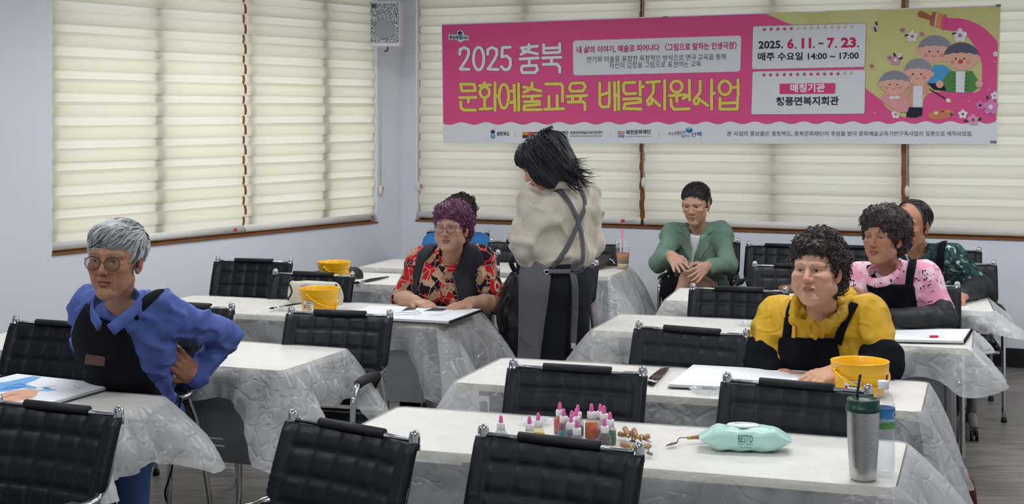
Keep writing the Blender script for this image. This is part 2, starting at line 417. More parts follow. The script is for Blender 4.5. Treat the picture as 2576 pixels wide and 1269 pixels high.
# ceiling fixtures
mat('lamp_diffuser', (255, 255, 255), .4); mat('lamp_housing', (235, 235, 235), .5)
_n, _l, _b = nodes(M['lamp_diffuser']); _b.inputs['Emission Color'].default_value = (.95, .975, 1, 1); _b.inputs['Emission Strength'].default_value = 4
for i, (lx, ly) in enumerate(LAMPS):
    h = empty('ceiling_lamp', (lx, ly, CEIL), math.radians(-20)); h.parent = ceiling
    MB().box((0, 0, -.02), (1.32, .4, .04), bev=.008).build('housing', M['lamp_housing'], h)
    MB().box((0, 0, -.05), (1.24, .32, .018), bev=.006).build('diffuser', M['lamp_diffuser'], h)

# ------------------------------------------------------------------ windows and roller blinds
def window(name, w, t0, t1, posts):
    e = empty(name, kind='structure')
    mb = MB(); fr = .05
    w.block(mb, t0, t1, ZS, ZS+fr, -.15, -.075); w.block(mb, t0, t1, ZT-fr, ZT, -.15, -.075)
    w.block(mb, t0, t0+fr*.8, ZS, ZT, -.15, -.075); w.block(mb, t1-fr*.8, t1, ZS, ZT, -.15, -.075)
    for p, wd in posts: w.block(mb, p-wd/2, p+wd/2, ZS+fr, ZT-fr, -.15, -.06)
    mb.build('window_frame', M['frame_brown'], e)
    xs = sorted([t0]+[p for p, _ in posts]+[t1])
    for a, b in zip(xs, xs[1:]):
        g = MB(); w.block(g, a+.01, b-.01, ZS+.02, ZT-.02, -.118, -.112); g.build('pane', M['window_glass'], e)
    s = MB(); w.block(s, t0, t1, ZS-.006, ZS+.006, -.15, .012); s.build('window_sill', M['frame_brown'], e)
window('window_1', WL, TL0, TL1, [(WL.t(380, -.1), .075), (WL.t(611, -.1), .05), (WL.t(800, -.1), .075)])
window('window_2', WB, TB0, TB1, [(WB.t(1330, -.1), .07), (WB.t(1617, -.1), .06), (WB.t(1950, -.1), .07), (WB.t(2277, -.1), .06), (5.4, .06)])
blind_material('blind_front_left', (228, 223, 208), (250, 243, 226), .52); blind_material('blind_back_left', (236, 232, 218), (252, 247, 232), .60)
blind_material('blind_front', (218, 214, 202), (250, 244, 228), .46); blind_material('blind_back', (222, 218, 206), (252, 246, 230), .50)
def blind(w, t0, t1, mf, mbk, label, lab_t, seed, off=-.03):
    rng = random.Random(seed)
    a = w.at((t0+t1)/2, 0, off); e = empty('roller_blind', (a[0], a[1], ZS), 0, label, 'blind', 'zebra roller blinds on the windows')
    org = Vector((a[0], a[1], ZS))
    z = ZS+.075; i = 0; per = (.066, .082)
    while z < ZT-.05:
        front = i % 2 == 1
        h = per[1] if front else per[0]
        h = min(h, ZT-.03-z)
        ov = .006; o0 = off+(.014 if front else 0.)
        dz = rng.uniform(-.004, .004)
        amp = rng.uniform(.003, .007); ph = rng.uniform(0, 6)
        def fn(u, v, z=z, h=h, o0=o0, front=front, amp=amp, ph=ph, dz=dz):
            t = t0+(t1-t0)*u; sag = amp*math.sin(u*3.0+ph)*.5
            bulge = (.010*math.sin(v*math.pi)+(.008*(1-v) if front else 0))
            zz = z-ov+v*(h+2*ov)+sag*(1 if front else .6)+dz*v
            return Vector(w.at(t, zz, o0+bulge))-org
        m2 = MB(); m2.grid(fn, 14, 6)
        m2.build('fabric_band', mf if front else mbk, e)
        z += h; i += 1
    m3 = MB(); zc = ZS+.048
    m3.tube([Vector(w.at(t0-.004, zc, off+.012))-org, Vector(w.at(t1+.004, zc, off+.012))-org], .028, 14, flat=(.62, 1), up=(0, 0, 1)); rail = m3.build('bottom_rail', M['rail_white'], e)
    m5 = MB(); w.block(m5, lab_t-.055, lab_t-.025, zc-.011, zc+.011, off+.0275, off+.0305); m5.v = [tuple(Vector(q)-org) for q in m5.v]; m5.build('red_tag', mat('tag_red', (206, 62, 60), .5), rail)
    m6 = MB(); w.block(m6, lab_t-.02, lab_t+.07, zc-.006, zc+.006, off+.0275, off+.0302); m6.v = [tuple(Vector(q)-org) for q in m6.v]; m6.build('grey_tag', mat('tag_grey', (190, 190, 188), .5), rail)
    m7 = MB(); w.block(m7, t0, t1, ZT-.04, ZT-.002, off-.03, off+.03); m7.v = [tuple(Vector(q)-org) for q in m7.v]; m7.build('head_rail', M['rail_white'], e)
    return e
blind(WL, WL.t(608, -.03), TL1-.003, M['blind_front_left'], M['blind_back_left'], 'cream zebra roller blind at the far left, behind the grey-haired man', WL.t(592, -.03)+.07, 1)
blind(WL, TL0+.02, WL.t(614, -.03), M['blind_front_left'], M['blind_back_left'], 'cream zebra roller blind left of the wall speaker, next to the corner', WL.t(932, -.03)+.05, 2)
blind(WB, WB.t(1058, -.03), WB.t(1611, -.03), M['blind_front'], M['blind_back'], 'cream zebra roller blind behind the left part of the pink banner', WB.t(1582, -.03), 3)
blind(WB, WB.t(1623, -.03), WB.t(2268, -.03), M['blind_front'], M['blind_back'], 'cream zebra roller blind behind the middle of the pink banner and the woman in green', WB.t(2240, -.03), 4)
blind(WB, WB.t(2288, -.03), TB1-.02, M['blind_front'], M['blind_back'], 'cream zebra roller blind behind the right end of the pink banner', 6.3, 5)
def cord(w, px, ybot, off, label, tagc=True):
    top = w.hit(px, -40, off); bot = w.hit(px, ybot, off); org = Vector((bot[0], bot[1], bot[2]))
    e = empty('blind_cord', org, 0, label, 'cord', 'pull cords of the blinds')
    k = np.array([*w.u, 0])
    for s in (-.006, .006):
        MB().tube([np.array(top)+k*s-np.array(org), k*s*.6], .0022, 6).build('string', M['rail_white'], e)
    MB().sphere((0, 0, -.005), (.018, .018, .042), 12, 8).build('weight', M['rail_white'], e)
    if tagc:
        q = np.array([*(w.u*.028*(1 if w is WB else -1)), 0.])
        MB().box(Vector(q)+Vector((0, 0, .004)), (.02, .004, .036), Matrix.Rotation(math.atan2(w.u[1], w.u[0]), 3, 'Z')).build('pull_tag', mat('tag_pink', (214, 130, 150), .5), e)
cord(WL, 957, 478, .02, 'white pull cord with weight at the right edge of the left window')
cord(WB, 1052, 470, .02, 'white pull cord with weight at the left edge of the back window')
cord(WB, 2282, 480, -.005, 'white pull cord between the two blinds above the man at the back', False)
cord(WB, 1619, 458, -.005, 'thin white pull cord between the blinds left of the woman in green', False)
# wall speaker
def speaker():
    d = 11.2
    a = P(968, 60, d); w_, h_, dp = 76*d/F, 114*d/F, .20
    e = empty('wall_speaker', (a[0], a[1], a[2]-h_/2), math.radians(-4), 'white wall speaker with perforated grille in the corner between the windows', 'speaker')
    MB().box((0, dp/2, h_/2), (w_, dp, h_), bev=.012).build('cabinet', mat('speaker_white', (228, 229, 230), .45), e)
    m = mat('speaker_mesh', (120, 128, 136), .6); N, L, b = nodes(m)
    tc = N.new('ShaderNodeTexCoord'); v = N.new('ShaderNodeTexVoronoi'); v.inputs['Scale'].default_value = 95
    r = N.new('ShaderNodeValToRGB'); r.color_ramp.elements[0].position = .3; r.color_ramp.elements[0].color = srgb(70, 80, 92); r.color_ramp.elements[1].position = .62; r.color_ramp.elements[1].color = srgb(196, 200, 206)
    L(tc.outputs['Object'], v.inputs['Vector']); L(v.outputs['Distance'], r.inputs[0]); L(r.outputs[0], b.inputs['Base Color'])
    g = MB().box((0, -.004, h_/2+.006), (w_-.016, .014, h_-.045), bev=.004).build('grille', m, e)
    MB().lathe([(.082, 0), (.082, .003), (.076, .003)], (0, -.012, h_*.38), 32, R=Matrix.Rotation(math.pi/2, 3, 'X')).build('woofer_ring', mat('speaker_ring', (150, 158, 166), .6), e)
    MB().box((-w_*.36, -.013, h_*.89), (.034, .004, .03)).build('badge', mat('badge_dark', (60, 70, 84), .4), e)
    MB().box((0, -.013, h_*.17), (.042, .004, .01)).build('name_plate', mat('plate_dark', (50, 56, 64), .4), e)
    for sx in (-1, 1):
        for zz in (.12, .955):
            MB().lathe([(.004, 0), (.004, .003)], (sx*w_*.44, -.012, h_*zz), 8, R=Matrix.Rotation(math.pi/2, 3, 'X')).build('screw', M['rubber_black'], e)
    MB().tube([(.015, .05, -.002), (.015, .05, -.03), (-.01, .045, -.035)], .006, 8).build('cable_stub', M['rubber_black'], e)
    MB().box((.0, dp+.07, h_*.5), (.05, .16, .06)).build('bracket', M['steel_grey'], e)
speaker()

# ------------------------------------------------------------------ banner: flat printed cloth, each printed shape laid on it
BO = .07
bpos = Vector(WB.hit(1810, 361, BO))
banner = empty('banner', bpos, 0, 'wide pink and yellow printed banner hung across the back windows', 'banner')
def BM(px, py, layer=0): return np.array(WB.hit(px, py, BO+.0012*layer))-np.array(bpos)
def bmat(c): return mat('print_%02x%02x%02x' % c, c, .62, spec=.3)
def bput(name, polys, c, layer, parent=None, quads=None, steps=True):
    mb = MB()
    for i, p in enumerate(polys): mb.add([BM(x, y, layer+.012*(i % 40)) for x, y in p], [tuple(range(len(p)))], 0, False)
    if quads and steps:      # overlapping strokes: each a hair above the last
        for i, f in enumerate(quads[1]): mb.add([BM(*quads[0][k], layer+.012*(i % 48)) for k in f], [tuple(range(len(f)))], 0, False)
    elif quads: mb.add([BM(x, y, layer) for x, y in quads[0]], quads[1], 0, False)
    return mb.build(name, bmat(c), parent or banner)
def bell(x, y, rx, ry=None, rot=0, n=22):
    ry = ry or rx; c, s = math.cos(rot), math.sin(rot)
    return [(x+rx*math.cos(a)*c-ry*math.sin(a)*s, y+rx*math.cos(a)*s+ry*math.sin(a)*c) for a in [2*math.pi*i/n for i in range(n)]]
def brr(c4, r, n=5):
    """rounded quad from four corners (tl,tr,br,bl)"""
    out = []
    for i in range(4):
        p, a, b = np.array(c4[i], float), np.array(c4[i-1], float), np.array(c4[(i+1) % 4], float)
        s = p+(a-p)/np.linalg.norm(a-p)*r; e = p+(b-p)/np.linalg.norm(b-p)*r
        for k in range(n+1):
            t = k/n; out.append(tuple(s*(1-t)**2+p*2*t*(1-t)+e*t*t))
    return out
def strokes(paths, w):
    """round-ended strokes as quads + fans (vertices, faces)"""
    V, Fc = [], []
    for p in paths:
        p = [np.array(q, float) for q in p]
        for a, b in zip(p, p[1:]):
            d = b-a; l = np.linalg.norm(d)
            if l < 1e-6: continue
            n = np.array([-d[1], d[0]])/l*w/2; o = len(V)
            V += [a+n, b+n, b-n, a-n]; Fc.append((o, o+1, o+2, o+3))
        for q in p:
            o = len(V); V += [q+np.array([math.cos(t), math.sin(t)])*w/2 for t in [2*math.pi*i/10 for i in range(10)]]; Fc.append(tuple(range(o, o+10)))
    return V, Fc
def btext(s, p0, p1, h, c, layer, name='lettering', parent=None):
    """text fitted between two pixel points along its base line, h pixels tall"""
    v, f = TXT[s]
    if not len(v): return
    lo, hi = v.min(0), v.max(0); w = hi-lo
    p0, p1 = np.array(p0, float), np.array(p1, float); hh = h/w[1]
    q = [(p0+(p1-p0)*((x-lo[0])/w[0])+np.array([0, -(y-lo[1])*hh])) for x, y in v]
    return bput(name, [], c, layer, parent, (q, f), False)
PK, WH, YL, NV, YBG = (228, 88, 148), (230, 232, 240), (232, 216, 96), (42, 46, 66), (212, 206, 138)
Z8 = lambda x, y: (1100+x/3.22, y/3.22)
Z9 = lambda x, y: (1870+x/3.34, y/3.34)
def curve2(pts, n=6): return [tuple(q) for q in bez(pts, n)]
# cloth
mb = MB()
q = [BM(1111, 60), BM(2518, 12), BM(2507, 363), BM(1115, 360)]; bk = np.array([*(NB*-.004), 0])
mb.add(q+[p+bk for p in q], [(0, 1, 2, 3), (7, 6, 5, 4), (0, 4, 5, 1), (1, 5, 6, 2), (2, 6, 7, 3), (3, 7, 4, 0)], 0, False); mb.build('cloth', bmat(WH), banner)
wave = []
for i in range(0, 241):
    x = 1115+(2502-1115)*i/240; yb = 311+(308-311)*i/240
    wave.append((x, yb+3.4*math.sin((x-1115)/61.5*2*math.pi)))
bput('pink_field', [[(1112, 63), (1900, 35.5), Z9(185, 116), Z9(420, 214), (2172, 66), (2172, 200), Z9(1030, 745)]+curve2([Z9(1030, 745), Z9(1150, 840), Z9(1210, 910), Z9(1330, 980), Z9(1470, 990), Z9(1500, 955), Z9(1520, 830), Z9(1570, 780), Z9(1700, 770), Z9(1900, 778), Z9(1985, 755), Z9(2005, 640), Z9(1990, 480), Z9(1900, 330), Z9(1830, 275), Z9(1680, 250)], 4)+curve2([Z9(1690, 150), Z9(1850, 160), Z9(2000, 220), Z9(2100, 310), Z9(2138, 355)], 4)+[Z9(2122, 1010)]+list(reversed(wave))], PK, 1)
bput('yellow_field', [[(1890, 36), (2516, 15), (2508, 300), (1890, 300)]], YBG, .5)
for tp_ in ([Z9(190, 108), Z9(480, 98), Z9(560, 190), Z9(400, 205)], [Z9(690, 90), Z9(1150, 76), Z9(1100, 300), Z9(760, 190)]): bput('pale_stripe', [tp_], (216, 212, 150), .8)
for tp_ in ([(1668, 41), (1680, 40.5), (1680, 46), (1668, 46.5)], [Z9(2122, 36), Z9(2164, 34), Z9(2164, 56), Z9(2126, 58)], [Z9(2076, 1182), Z9(2128, 1184), Z9(2128, 1206), Z9(2074, 1204)]): bput('corner_tape', [tp_], (150, 120, 120), 3)
# title lettering as strokes
W1 = [[(182, 440), (184, 402), (217, 384), (252, 402), (254, 440), (236, 482), (186, 560), (256, 562)],
      bell(335, 475, 42, 92)+[(377, 475)], [(408, 440), (410, 402), (445, 384), (480, 402), (482, 440), (464, 482), (412, 560), (494, 564)],
      [(592, 383), (528, 385), (522, 462), (560, 452), (590, 478), (594, 525), (578, 560), (548, 566), (518, 540)],
      [(742, 362), (742, 384)], [(678, 388), (812, 373)], [(748, 392), (730, 415), (678, 440)], [(690, 408), (812, 437)], [(670, 478), (818, 470)], [(745, 475), (745, 522)],
      [(690, 535), (680, 560), (690, 588), (790, 588), (812, 565), (802, 530), (690, 535)],
      [(862, 362), (862, 430), (985, 424)], [(992, 355), (992, 420)], [(870, 392), (985, 386)], [(854, 470), (1000, 464)], [(925, 470), (925, 518)], [(858, 522), (970, 520), (992, 545), (992, 585)]]
Y1 = [[(190, 682), (300, 684), (308, 735), (200, 738), (190, 690)], [(182, 792), (314, 790)], [(252, 792), (252, 828)], [(190, 826), (192, 870), (212, 892), (310, 892)],
      [(382, 672), (382, 690)], [(342, 694), (432, 688)], bell(384, 748, 38, 44)+[(422, 748)], [(384, 800), (384, 880)], [(345, 884), (440, 880)], [(468, 672), (468, 895)], [(468, 780), (494, 778)],
      bell(540, 780, 38, 98)+[(578, 780)], [(585, 740), (620, 738)], [(585, 830), (620, 828)], [(622, 690), (630, 895)], [(658, 678), (660, 895)],
      [(768, 672), (768, 700)], [(768, 702), (742, 730), (702, 748)], [(702, 706), (838, 738)], [(694, 782), (840, 776)], [(768, 780), (768, 815)], [(705, 826), (828, 822), (828, 848), (705, 858), (702, 890), (840, 888)],
      [(880, 682), (1000, 680), (1016, 700), (1014, 820)], [(905, 780), (905, 880)], [(972, 775), (972, 880)], [(868, 886), (1025, 882)],
      [(1080, 690), (1070, 715), (1085, 740), (1180, 738), (1200, 700), (1180, 672), (1090, 675), (1080, 690)], [(1050, 782), (1212, 774)], [(1096, 782), (1096, 820)], [(1160, 780), (1160, 820)], [(1060, 828), (1180, 824), (1196, 840), (1196, 890)],
      [(1316, 672), (1316, 840), (1335, 868), (1385, 866), (1394, 840), (1394, 672)], [(1322, 770), (1390, 750)], [(1436, 668), (1440, 892)], [(1436, 780), (1464, 770)], [(1468, 664), (1470, 890)],
      [(1600, 668), (1520, 670), (1508, 690), (1512, 745), (1530, 762), (1610, 756)], [(1642, 662), (1644, 770)], [(1644, 705), (1670, 702)], [(1510, 804), (1645, 798), (1648, 828), (1520, 842), (1512, 880), (1652, 884)],
      [(1698, 668), (1800, 660)], [(1752, 672), (1750, 750), (1702, 818), (1712, 850), (1735, 840), (1740, 800), (1802, 858)], [(1842, 652), (1842, 885)],
      bell(1938, 702, 46, 46)+[(1984, 702)], [(1882, 776), (2010, 768)], [(1940, 776), (1940, 822)], [(2042, 650), (2044, 812)], [(1990, 800), (2040, 770)], [(1892, 806), (1896, 860), (1920, 886), (2040, 882)],
      [(2130, 660), (2128, 750), (2078, 812), (2086, 845), (2112, 838), (2118, 800), (2192, 856)], [(2222, 648), (2222, 884)], [(2222, 760), (2246, 756)],
      bell(2330, 712, 48, 56)+[(2378, 712)], [(2436, 648), (2438, 770)], [(2384, 710), (2436, 706)], [(2290, 796), (2290, 886), (2430, 884), (2434, 790)], [(2296, 838), (2430, 832)]]
cv = lambda S: [[Z8(*p) for p in s] for s in S]
bput('white_title_outline', [], (120, 60, 100), 2, None, strokes(cv(W1), 9.2)); bput('white_title', [], (236, 236, 242), 3, None, strokes(cv(W1), 7.6))
bput('yellow_title_outline', [], (120, 84, 50), 2, None, strokes(cv(Y1), 9.4)); bput('yellow_title', [], (232, 214, 104), 3, None, strokes(cv(Y1), 7.8))
# white story box
bput('story_box', [brr([Z8(1098, 330), Z8(2462, 288), Z8(2455, 580), Z8(1102, 612)], 8)], (226, 229, 238), 3)
btext('내 삶의 이야기, 예술로 피어나다 〈그림으로 말하는 인생극장〉', Z8(1130, 438), Z8(2428, 400), 20, (196, 38, 96), 4)
btext('연기와 미술을 융합한 독창적인 방식으로 연극 교육을 통해', Z8(1210, 508), Z8(2336, 484), 15.5, NV, 4)
btext('자신의 감정을 그림으로 표현하는 교육', Z8(1392, 556), Z8(2136, 542), 15.5, NV, 4)
# calendar cards
def card(tl, tr, br, bl, name, y0, y1, n=14):
    bput(name+'_edge', [brr([(tl[0]-1, tl[1]-1), (tr[0]+1, tr[1]-1), (br[0]+1, br[1]+1), (bl[0]-1, bl[1]+1)], 6)], (150, 110, 120), 2.5)
    o = bput(name, [brr([tl, tr, br, bl], 6)], (226, 229, 236), 3)
    for i in range(n):
        x = y0[0]+(y1[0]-y0[0])*i/(n-1); y = y0[1]+(y1[1]-y0[1])*i/(n-1); px, py = Z9(x, y)
        bput('ring_hole', [bell(px, py, 4.1, n=12)], (205, 60, 120) if i < (5 if name == 'date_card' else 12) else (214, 205, 150), 4, o)
        bput('ring_wire', [], (196, 190, 196), 5, o, strokes([[(px, py-11), (px+1, py-6), (px-1, py)]], 1.6))
card(Z9(82, 222), Z9(1030, 196), Z9(1020, 562), Z9(72, 582), 'date_card', (176, 247), (913, 226))
card(Z9(78, 602), Z9(1025, 586), Z9(1018, 956), Z9(66, 962), 'place_card', (172, 630), (908, 618))
RD = (204, 40, 92)
for s, a, b, h, c in [('2025.', (126, 412), (334, 406), 20, NV), ('6', (368, 412), (424, 410), 26, RD), ('.', (432, 410), (448, 410), 4.5, NV), ('11', (490, 408), (570, 406), 26, RD), ('.', (584, 404), (600, 404), 4.5, NV), ('~', (630, 376), (672, 375), 6, NV),
                      ('7', (704, 406), (764, 404), 26, RD), ('.', (770, 402), (786, 402), 4.5, NV), ('23', (820, 402), (948, 400), 26, RD), ('.', (956, 397), (972, 397), 4.5, NV),
                      ('매주 수요일 14:00 ~ 17:00', (122, 512), (970, 500), 21, NV), ('청풍면복지회관', (274, 890), (802, 884), 22.5, NV)]:
    btext(s, Z9(*a), Z9(*b), h, c, 4)
bput('pink_button', [brr([Z9(304, 704), Z9(775, 698), Z9(772, 788), Z9(304, 792)], 4)], (222, 70, 130), 4)
btext('매칭기관', Z9(395, 778), Z9(686, 774), 22, (240, 235, 240), 5)
# footer
btext('본 사업의 홍보물은 충청북도, 충북문화재단의 후원을 받아 문화예술교육기반구축사업의 일환으로 제작되었음.', (1829, 343), Z9(1926, 1146), 13, (60, 60, 72), 2)
def ckmark(x, y, s):
    for k in range(5):
        a = -math.pi/2+k*2*math.pi/5; bput('logo_petal', [bell(x+math.cos(a)*3.2*s, y+math.sin(a)*3.2*s, 3.2*s, 1.9*s, a, 10)], (70, 44, 120), 3)
    bput('logo_base', [[(x-5.5*s, y+7*s), (x+5.5*s, y+7*s), (x+5.5*s, y+13*s), (x, y+17.5*s), (x-5.5*s, y+13*s)]], (70, 150, 176), 3); bput('logo_notch', [[(x-2*s, y+9*s), (x+2*s, y+9*s), (x+2*s, y+12*s), (x-2*s, y+12*s)]], (226, 230, 238), 4)
ckmark(1239.5, 332, 1.0); btext('충청북도', Z8(482, 1103), Z8(585, 1102), 11, NV, 2)
bput('logo_yellow', [[Z8(690, 1070), Z8(735, 1070), Z8(735, 1095), Z8(690, 1095)]], (206, 160, 60), 2); bput('logo_violet', [[Z8(690, 1096), Z8(735, 1096), Z8(740, 1120), Z8(690, 1120)]], (90, 50, 80), 2)
bput('logo_red', [[Z8(738, 1070), Z8(775, 1070), Z8(815, 1120), Z8(735, 1120)]], (206, 66, 76), 2); bput('logo_plum', [[Z8(778, 1070), Z8(870, 1068), Z8(870, 1120), Z8(815, 1120)]], (110, 40, 70), 2.2)
btext('충북문화재단', Z8(878, 1098), Z8(1062, 1094), 10.5, NV, 3); btext('Chungbuk Cultural Foundation', Z8(880, 1115), Z8(1062, 1113), 3.4, (110, 110, 120), 3)
btext('충북문화예술교육지원센터', Z8(1076, 1090), Z8(1338, 1087), 8.5, NV, 2); btext('Chungbuk Culture & Arts Education Support Center', Z8(1078, 1114), Z8(1336, 1112), 3.4, (110, 110, 120), 2)
bput('rule', [], (90, 90, 100), 2, None, strokes([[Z8(1076, 1101), Z8(1338, 1099)]], .7))
for i, (a, b) in enumerate([(0, 0), (1, 0), (0, 1), (1, 1)]):
    c = [(206, 90, 84), (222, 150, 90), (90, 140, 190), (110, 110, 150)][i]; x, y = Z8(1475+a*28, 1074+b*28)
    bput('logo_square', [brr([(x-3.6, y-3.6), (x+3.6, y-3.6), (x+3.6, y+3.6), (x-3.6, y+3.6)], 1, 2)], c, 2); bput('logo_square_heart', [bell(x, y, 1.7, n=8)], (226, 228, 236), 3)
btext('제천문화재단', Z8(1527, 1092), Z8(1730, 1086), 11.5, NV, 2); btext('JECHEON CULTURE FOUNDATION', Z8(1530, 1113), Z8(1730, 1111), 3.4, (110, 110, 120), 2)
btext('하소생활문화', Z8(1870, 1102), Z8(2012, 1090), 10, (60, 70, 110), 2); btext('센터', Z8(1975, 1116), Z8(2040, 1112), 6.5, (60, 70, 110), 2); btext('산책', Z8(2056, 1110), Z8(2140, 1106), 11.5, (40, 90, 160), 2)
x, y = Z8(2040, 1054); bput('logo_cube_left', [[(x-8, y-4), (x, y), (x, y+8), (x-8, y+4)]], (60, 130, 190), 2); bput('logo_cube_right', [[(x+8, y-4), (x, y), (x, y+8), (x+8, y+4)]], (36, 96, 160), 2); bput('logo_cube_top', [[(x-8, y-4), (x, y-8), (x+8, y-4), (x, y)]], (130, 190, 226), 2)
for xx in (632, 1402, 1798): bput('divider', [], (180, 182, 190), 2, None, strokes([[Z8(xx, 1070), Z8(xx, 1115)]], .7))
# slogan mark top left
bput('slogan_plate', [brr([Z8(92, 268), Z8(255, 290), Z8(255, 328), Z8(92, 322)], 3), bell(*Z8(186, 272), 9, 9), bell(*Z8(190, 316), 8, 8)], (232, 234, 240), 3)
for k in range(5):
    a = -math.pi/2+k*2*math.pi/5; X, Y = Z8(184, 268); bput('logo_petal', [bell(X+math.cos(a)*3.4, Y+math.sin(a)*3.4, 3.4, 2, a, 10)], (70, 44, 120), 4.5)
X, Y = Z8(190, 305); bput('logo_base', [[(X-5, Y-5), (X+5, Y-5), (X+5, Y+3), (X, Y+7), (X-5, Y+3)]], (70, 150, 176), 4.5)
btext('중심에', Z8(98, 318), Z8(168, 320), 9.5, NV, 5); btext('서다', Z8(210, 320), Z8(250, 322), 8.5, NV, 5); btext('충북 대한민국', Z8(98, 284), Z8(160, 282), 4, NV, 5)
# brush, people, palette and blossoms of the illustration
bput('paint_brush_handle', [[Z9(1465, 118), Z9(1478, 92), Z9(1500, 92), Z9(1590, 138), Z9(1570, 172), Z9(1472, 140)], [Z9(1590, 98), Z9(1640, 108), Z9(1618, 232), Z9(1562, 205)]], (168, 104, 76), 4)
bput('paint_brush_band', [[Z9(1618, 108), Z9(1636, 112), Z9(1616, 230), Z9(1600, 224)]], (206, 196, 180), 5); bput('paint_brush_bristle', [[Z9(1638, 112), Z9(1680, 124), Z9(1664, 240), Z9(1618, 230)]], (224, 150, 70), 4.2)
bput('paint_blob', [bell(*Z9(1684, 188), 7, 20, .15)], PK, 5)
SK, GR = (230, 178, 160), (140, 142, 158)
def toon(hx, hy, r, hair, body, bc, wide=1.1, L=4, cap=.5):
    o = bput('printed_figure_body', [[Z9(*p) for p in body]], bc, L)
    bput('head', [bell(*Z9(hx, hy), r*wide/3.34, r/3.34)], SK, L+.3, o)
    for s in (-1, 1): bput('ear', [bell(*Z9(hx+s*r*wide, hy+r*.12), r*.2/3.34, r*.2/3.34, n=10)], SK, L+.2, o)
    px, py = Z9(hx, hy); R = r/3.34
    top = [(px+math.cos(a)*R*wide*1.07, py+math.sin(a)*R*1.1) for a in [math.pi+math.pi*i/16 for i in range(17)]]
    bot = [(px+R*wide*(1-2*i/8), py-R*cap*(.35+.3*math.sin(math.pi*i/8)+.1*math.cos(i*3))) for i in range(9)]
    bput('hair', [top+bot], hair, L+.6, o)
    for s in (-1, 1):
        bput('eye', [bell(px+s*R*.32-R*.1, py+R*.12, R*.075, n=8)], (60, 40, 50), L+.8, o); bput('cheek', [bell(px+s*R*.58-R*.1, py+R*.4, R*.16, n=10)], (226, 140, 140), L+.5, o)
    bput('smile', [], (150, 60, 60), L+.8, o, strokes([[(px-R*.25, py+R*.42), (px-R*.1, py+R*.5), (px+R*.08, py+R*.42)]], .9))
    return o
toon(1610, 420, 112, GR, [(1548, 700), (1600, 545), (1680, 545), (1760, 600), (1740, 700)], (84, 160, 214), 1.2, 4)
bput('printed_trousers', [[Z9(1545, 700), Z9(1710, 700), Z9(1705, 768), Z9(1600, 755)]], (40, 38, 60), 4)
t4 = toon(1832, 480, 112, (92, 94, 112), [(1640, 720), (1730, 600), (1920, 595), (2000, 720), (1920, 775), (1710, 772), (1690, 720)], (86, 140, 76), 1.25, 5)
bput('white_front', [[Z9(1785, 600), Z9(1865, 598), Z9(1855, 778), Z9(1785, 776)]], (226, 228, 234), 6.2, t4); bput('hand', [bell(*Z9(1650, 708), 9.5), bell(*Z9(1982, 706), 9.5)], SK, 6.2, t4); bput('open_mouth', [bell(*Z9(1826, 515), 6, 5)], (206, 66, 70), 6.2, t4)
bput('button_loops', [], (50, 60, 50), 6.3, t4, strokes([[Z9(a, 622+k*32), Z9(a+26, 622+k*32)] for k in range(5) for a in (1758, 1868)], 1))
t3 = toon(1470, 610, 108, (150, 150, 164), [(1375, 930), (1390, 720), (1540, 705), (1580, 760), (1500, 800), (1500, 900)], (222, 160, 130), 1.05, 6)
bput('white_front', [[Z9(1428, 725), Z9(1508, 720), Z9(1502, 905), Z9(1422, 905)]], (226, 228, 234), 7.2, t3); bput('trousers', [[Z9(1376, 900), Z9(1506, 902), Z9(1498, 975), Z9(1450, 990), Z9(1368, 985)]], (40, 38, 60), 7.2, t3)
t2 = toon(1270, 700, 96, (140, 142, 160), [(1140, 830), (1200, 775), (1360, 775), (1400, 860), (1380, 940), (1300, 950), (1230, 900)], (226, 160, 160), 1.25, 8)
bput('collar', [bell(*Z9(1248, 820), 7, 4), bell(*Z9(1292, 818), 7, 4)], (235, 232, 236), 9, t2); bput('buttons', [bell(*Z9(1268, 850+k*18), 1.2, n=8) for k in range(3)], (240, 236, 240), 9, t2)
bput('small_brush', [], (80, 40, 60), 9, None, strokes([[Z9(1568, 752), Z9(1700, 830)]], 3)); bput('small_brush_tip', [bell(*Z9(1722, 845), 7, 5, .6)], (236, 234, 236), 9); bput('small_brush_paint', [bell(*Z9(1742, 856), 3.5, 2.5, .6)], (224, 170, 70), 9.2)
bput('palette', [bell(*Z9(1660, 962), 33, 13, -.12)], (214, 130, 96), 4); bput('palette_spot', [bell(*Z9(1620, 950), 5, 4)], (232, 226, 200), 5); bput('palette_spot', [bell(*Z9(1672, 935), 5, 3)], (190, 40, 90), 5); bput('palette_spot', [bell(*Z9(1722, 938), 5, 3.5)], (230, 170, 60), 5); bput('palette_spot', [bell(*Z9(1748, 962), 4.5, 3.5)], (90, 84, 90), 5); bput('palette_spot', [bell(*Z9(1586, 972), 4.5, 3)], (226, 150, 60), 5)
def blossom(x, y, r, c, cc, L=6):
    px, py = Z9(x, y); R = r/3.34
    o = bput('blossom', [bell(px+math.cos(a)*R*.6, py+math.sin(a)*R*.6, R*.48, R*.42, a, 10) for a in [k*2*math.pi/5-.3 for k in range(5)]], c, L)
    bput('blossom_eye', [bell(px, py, R*.3, n=8)], cc, L+1, o)
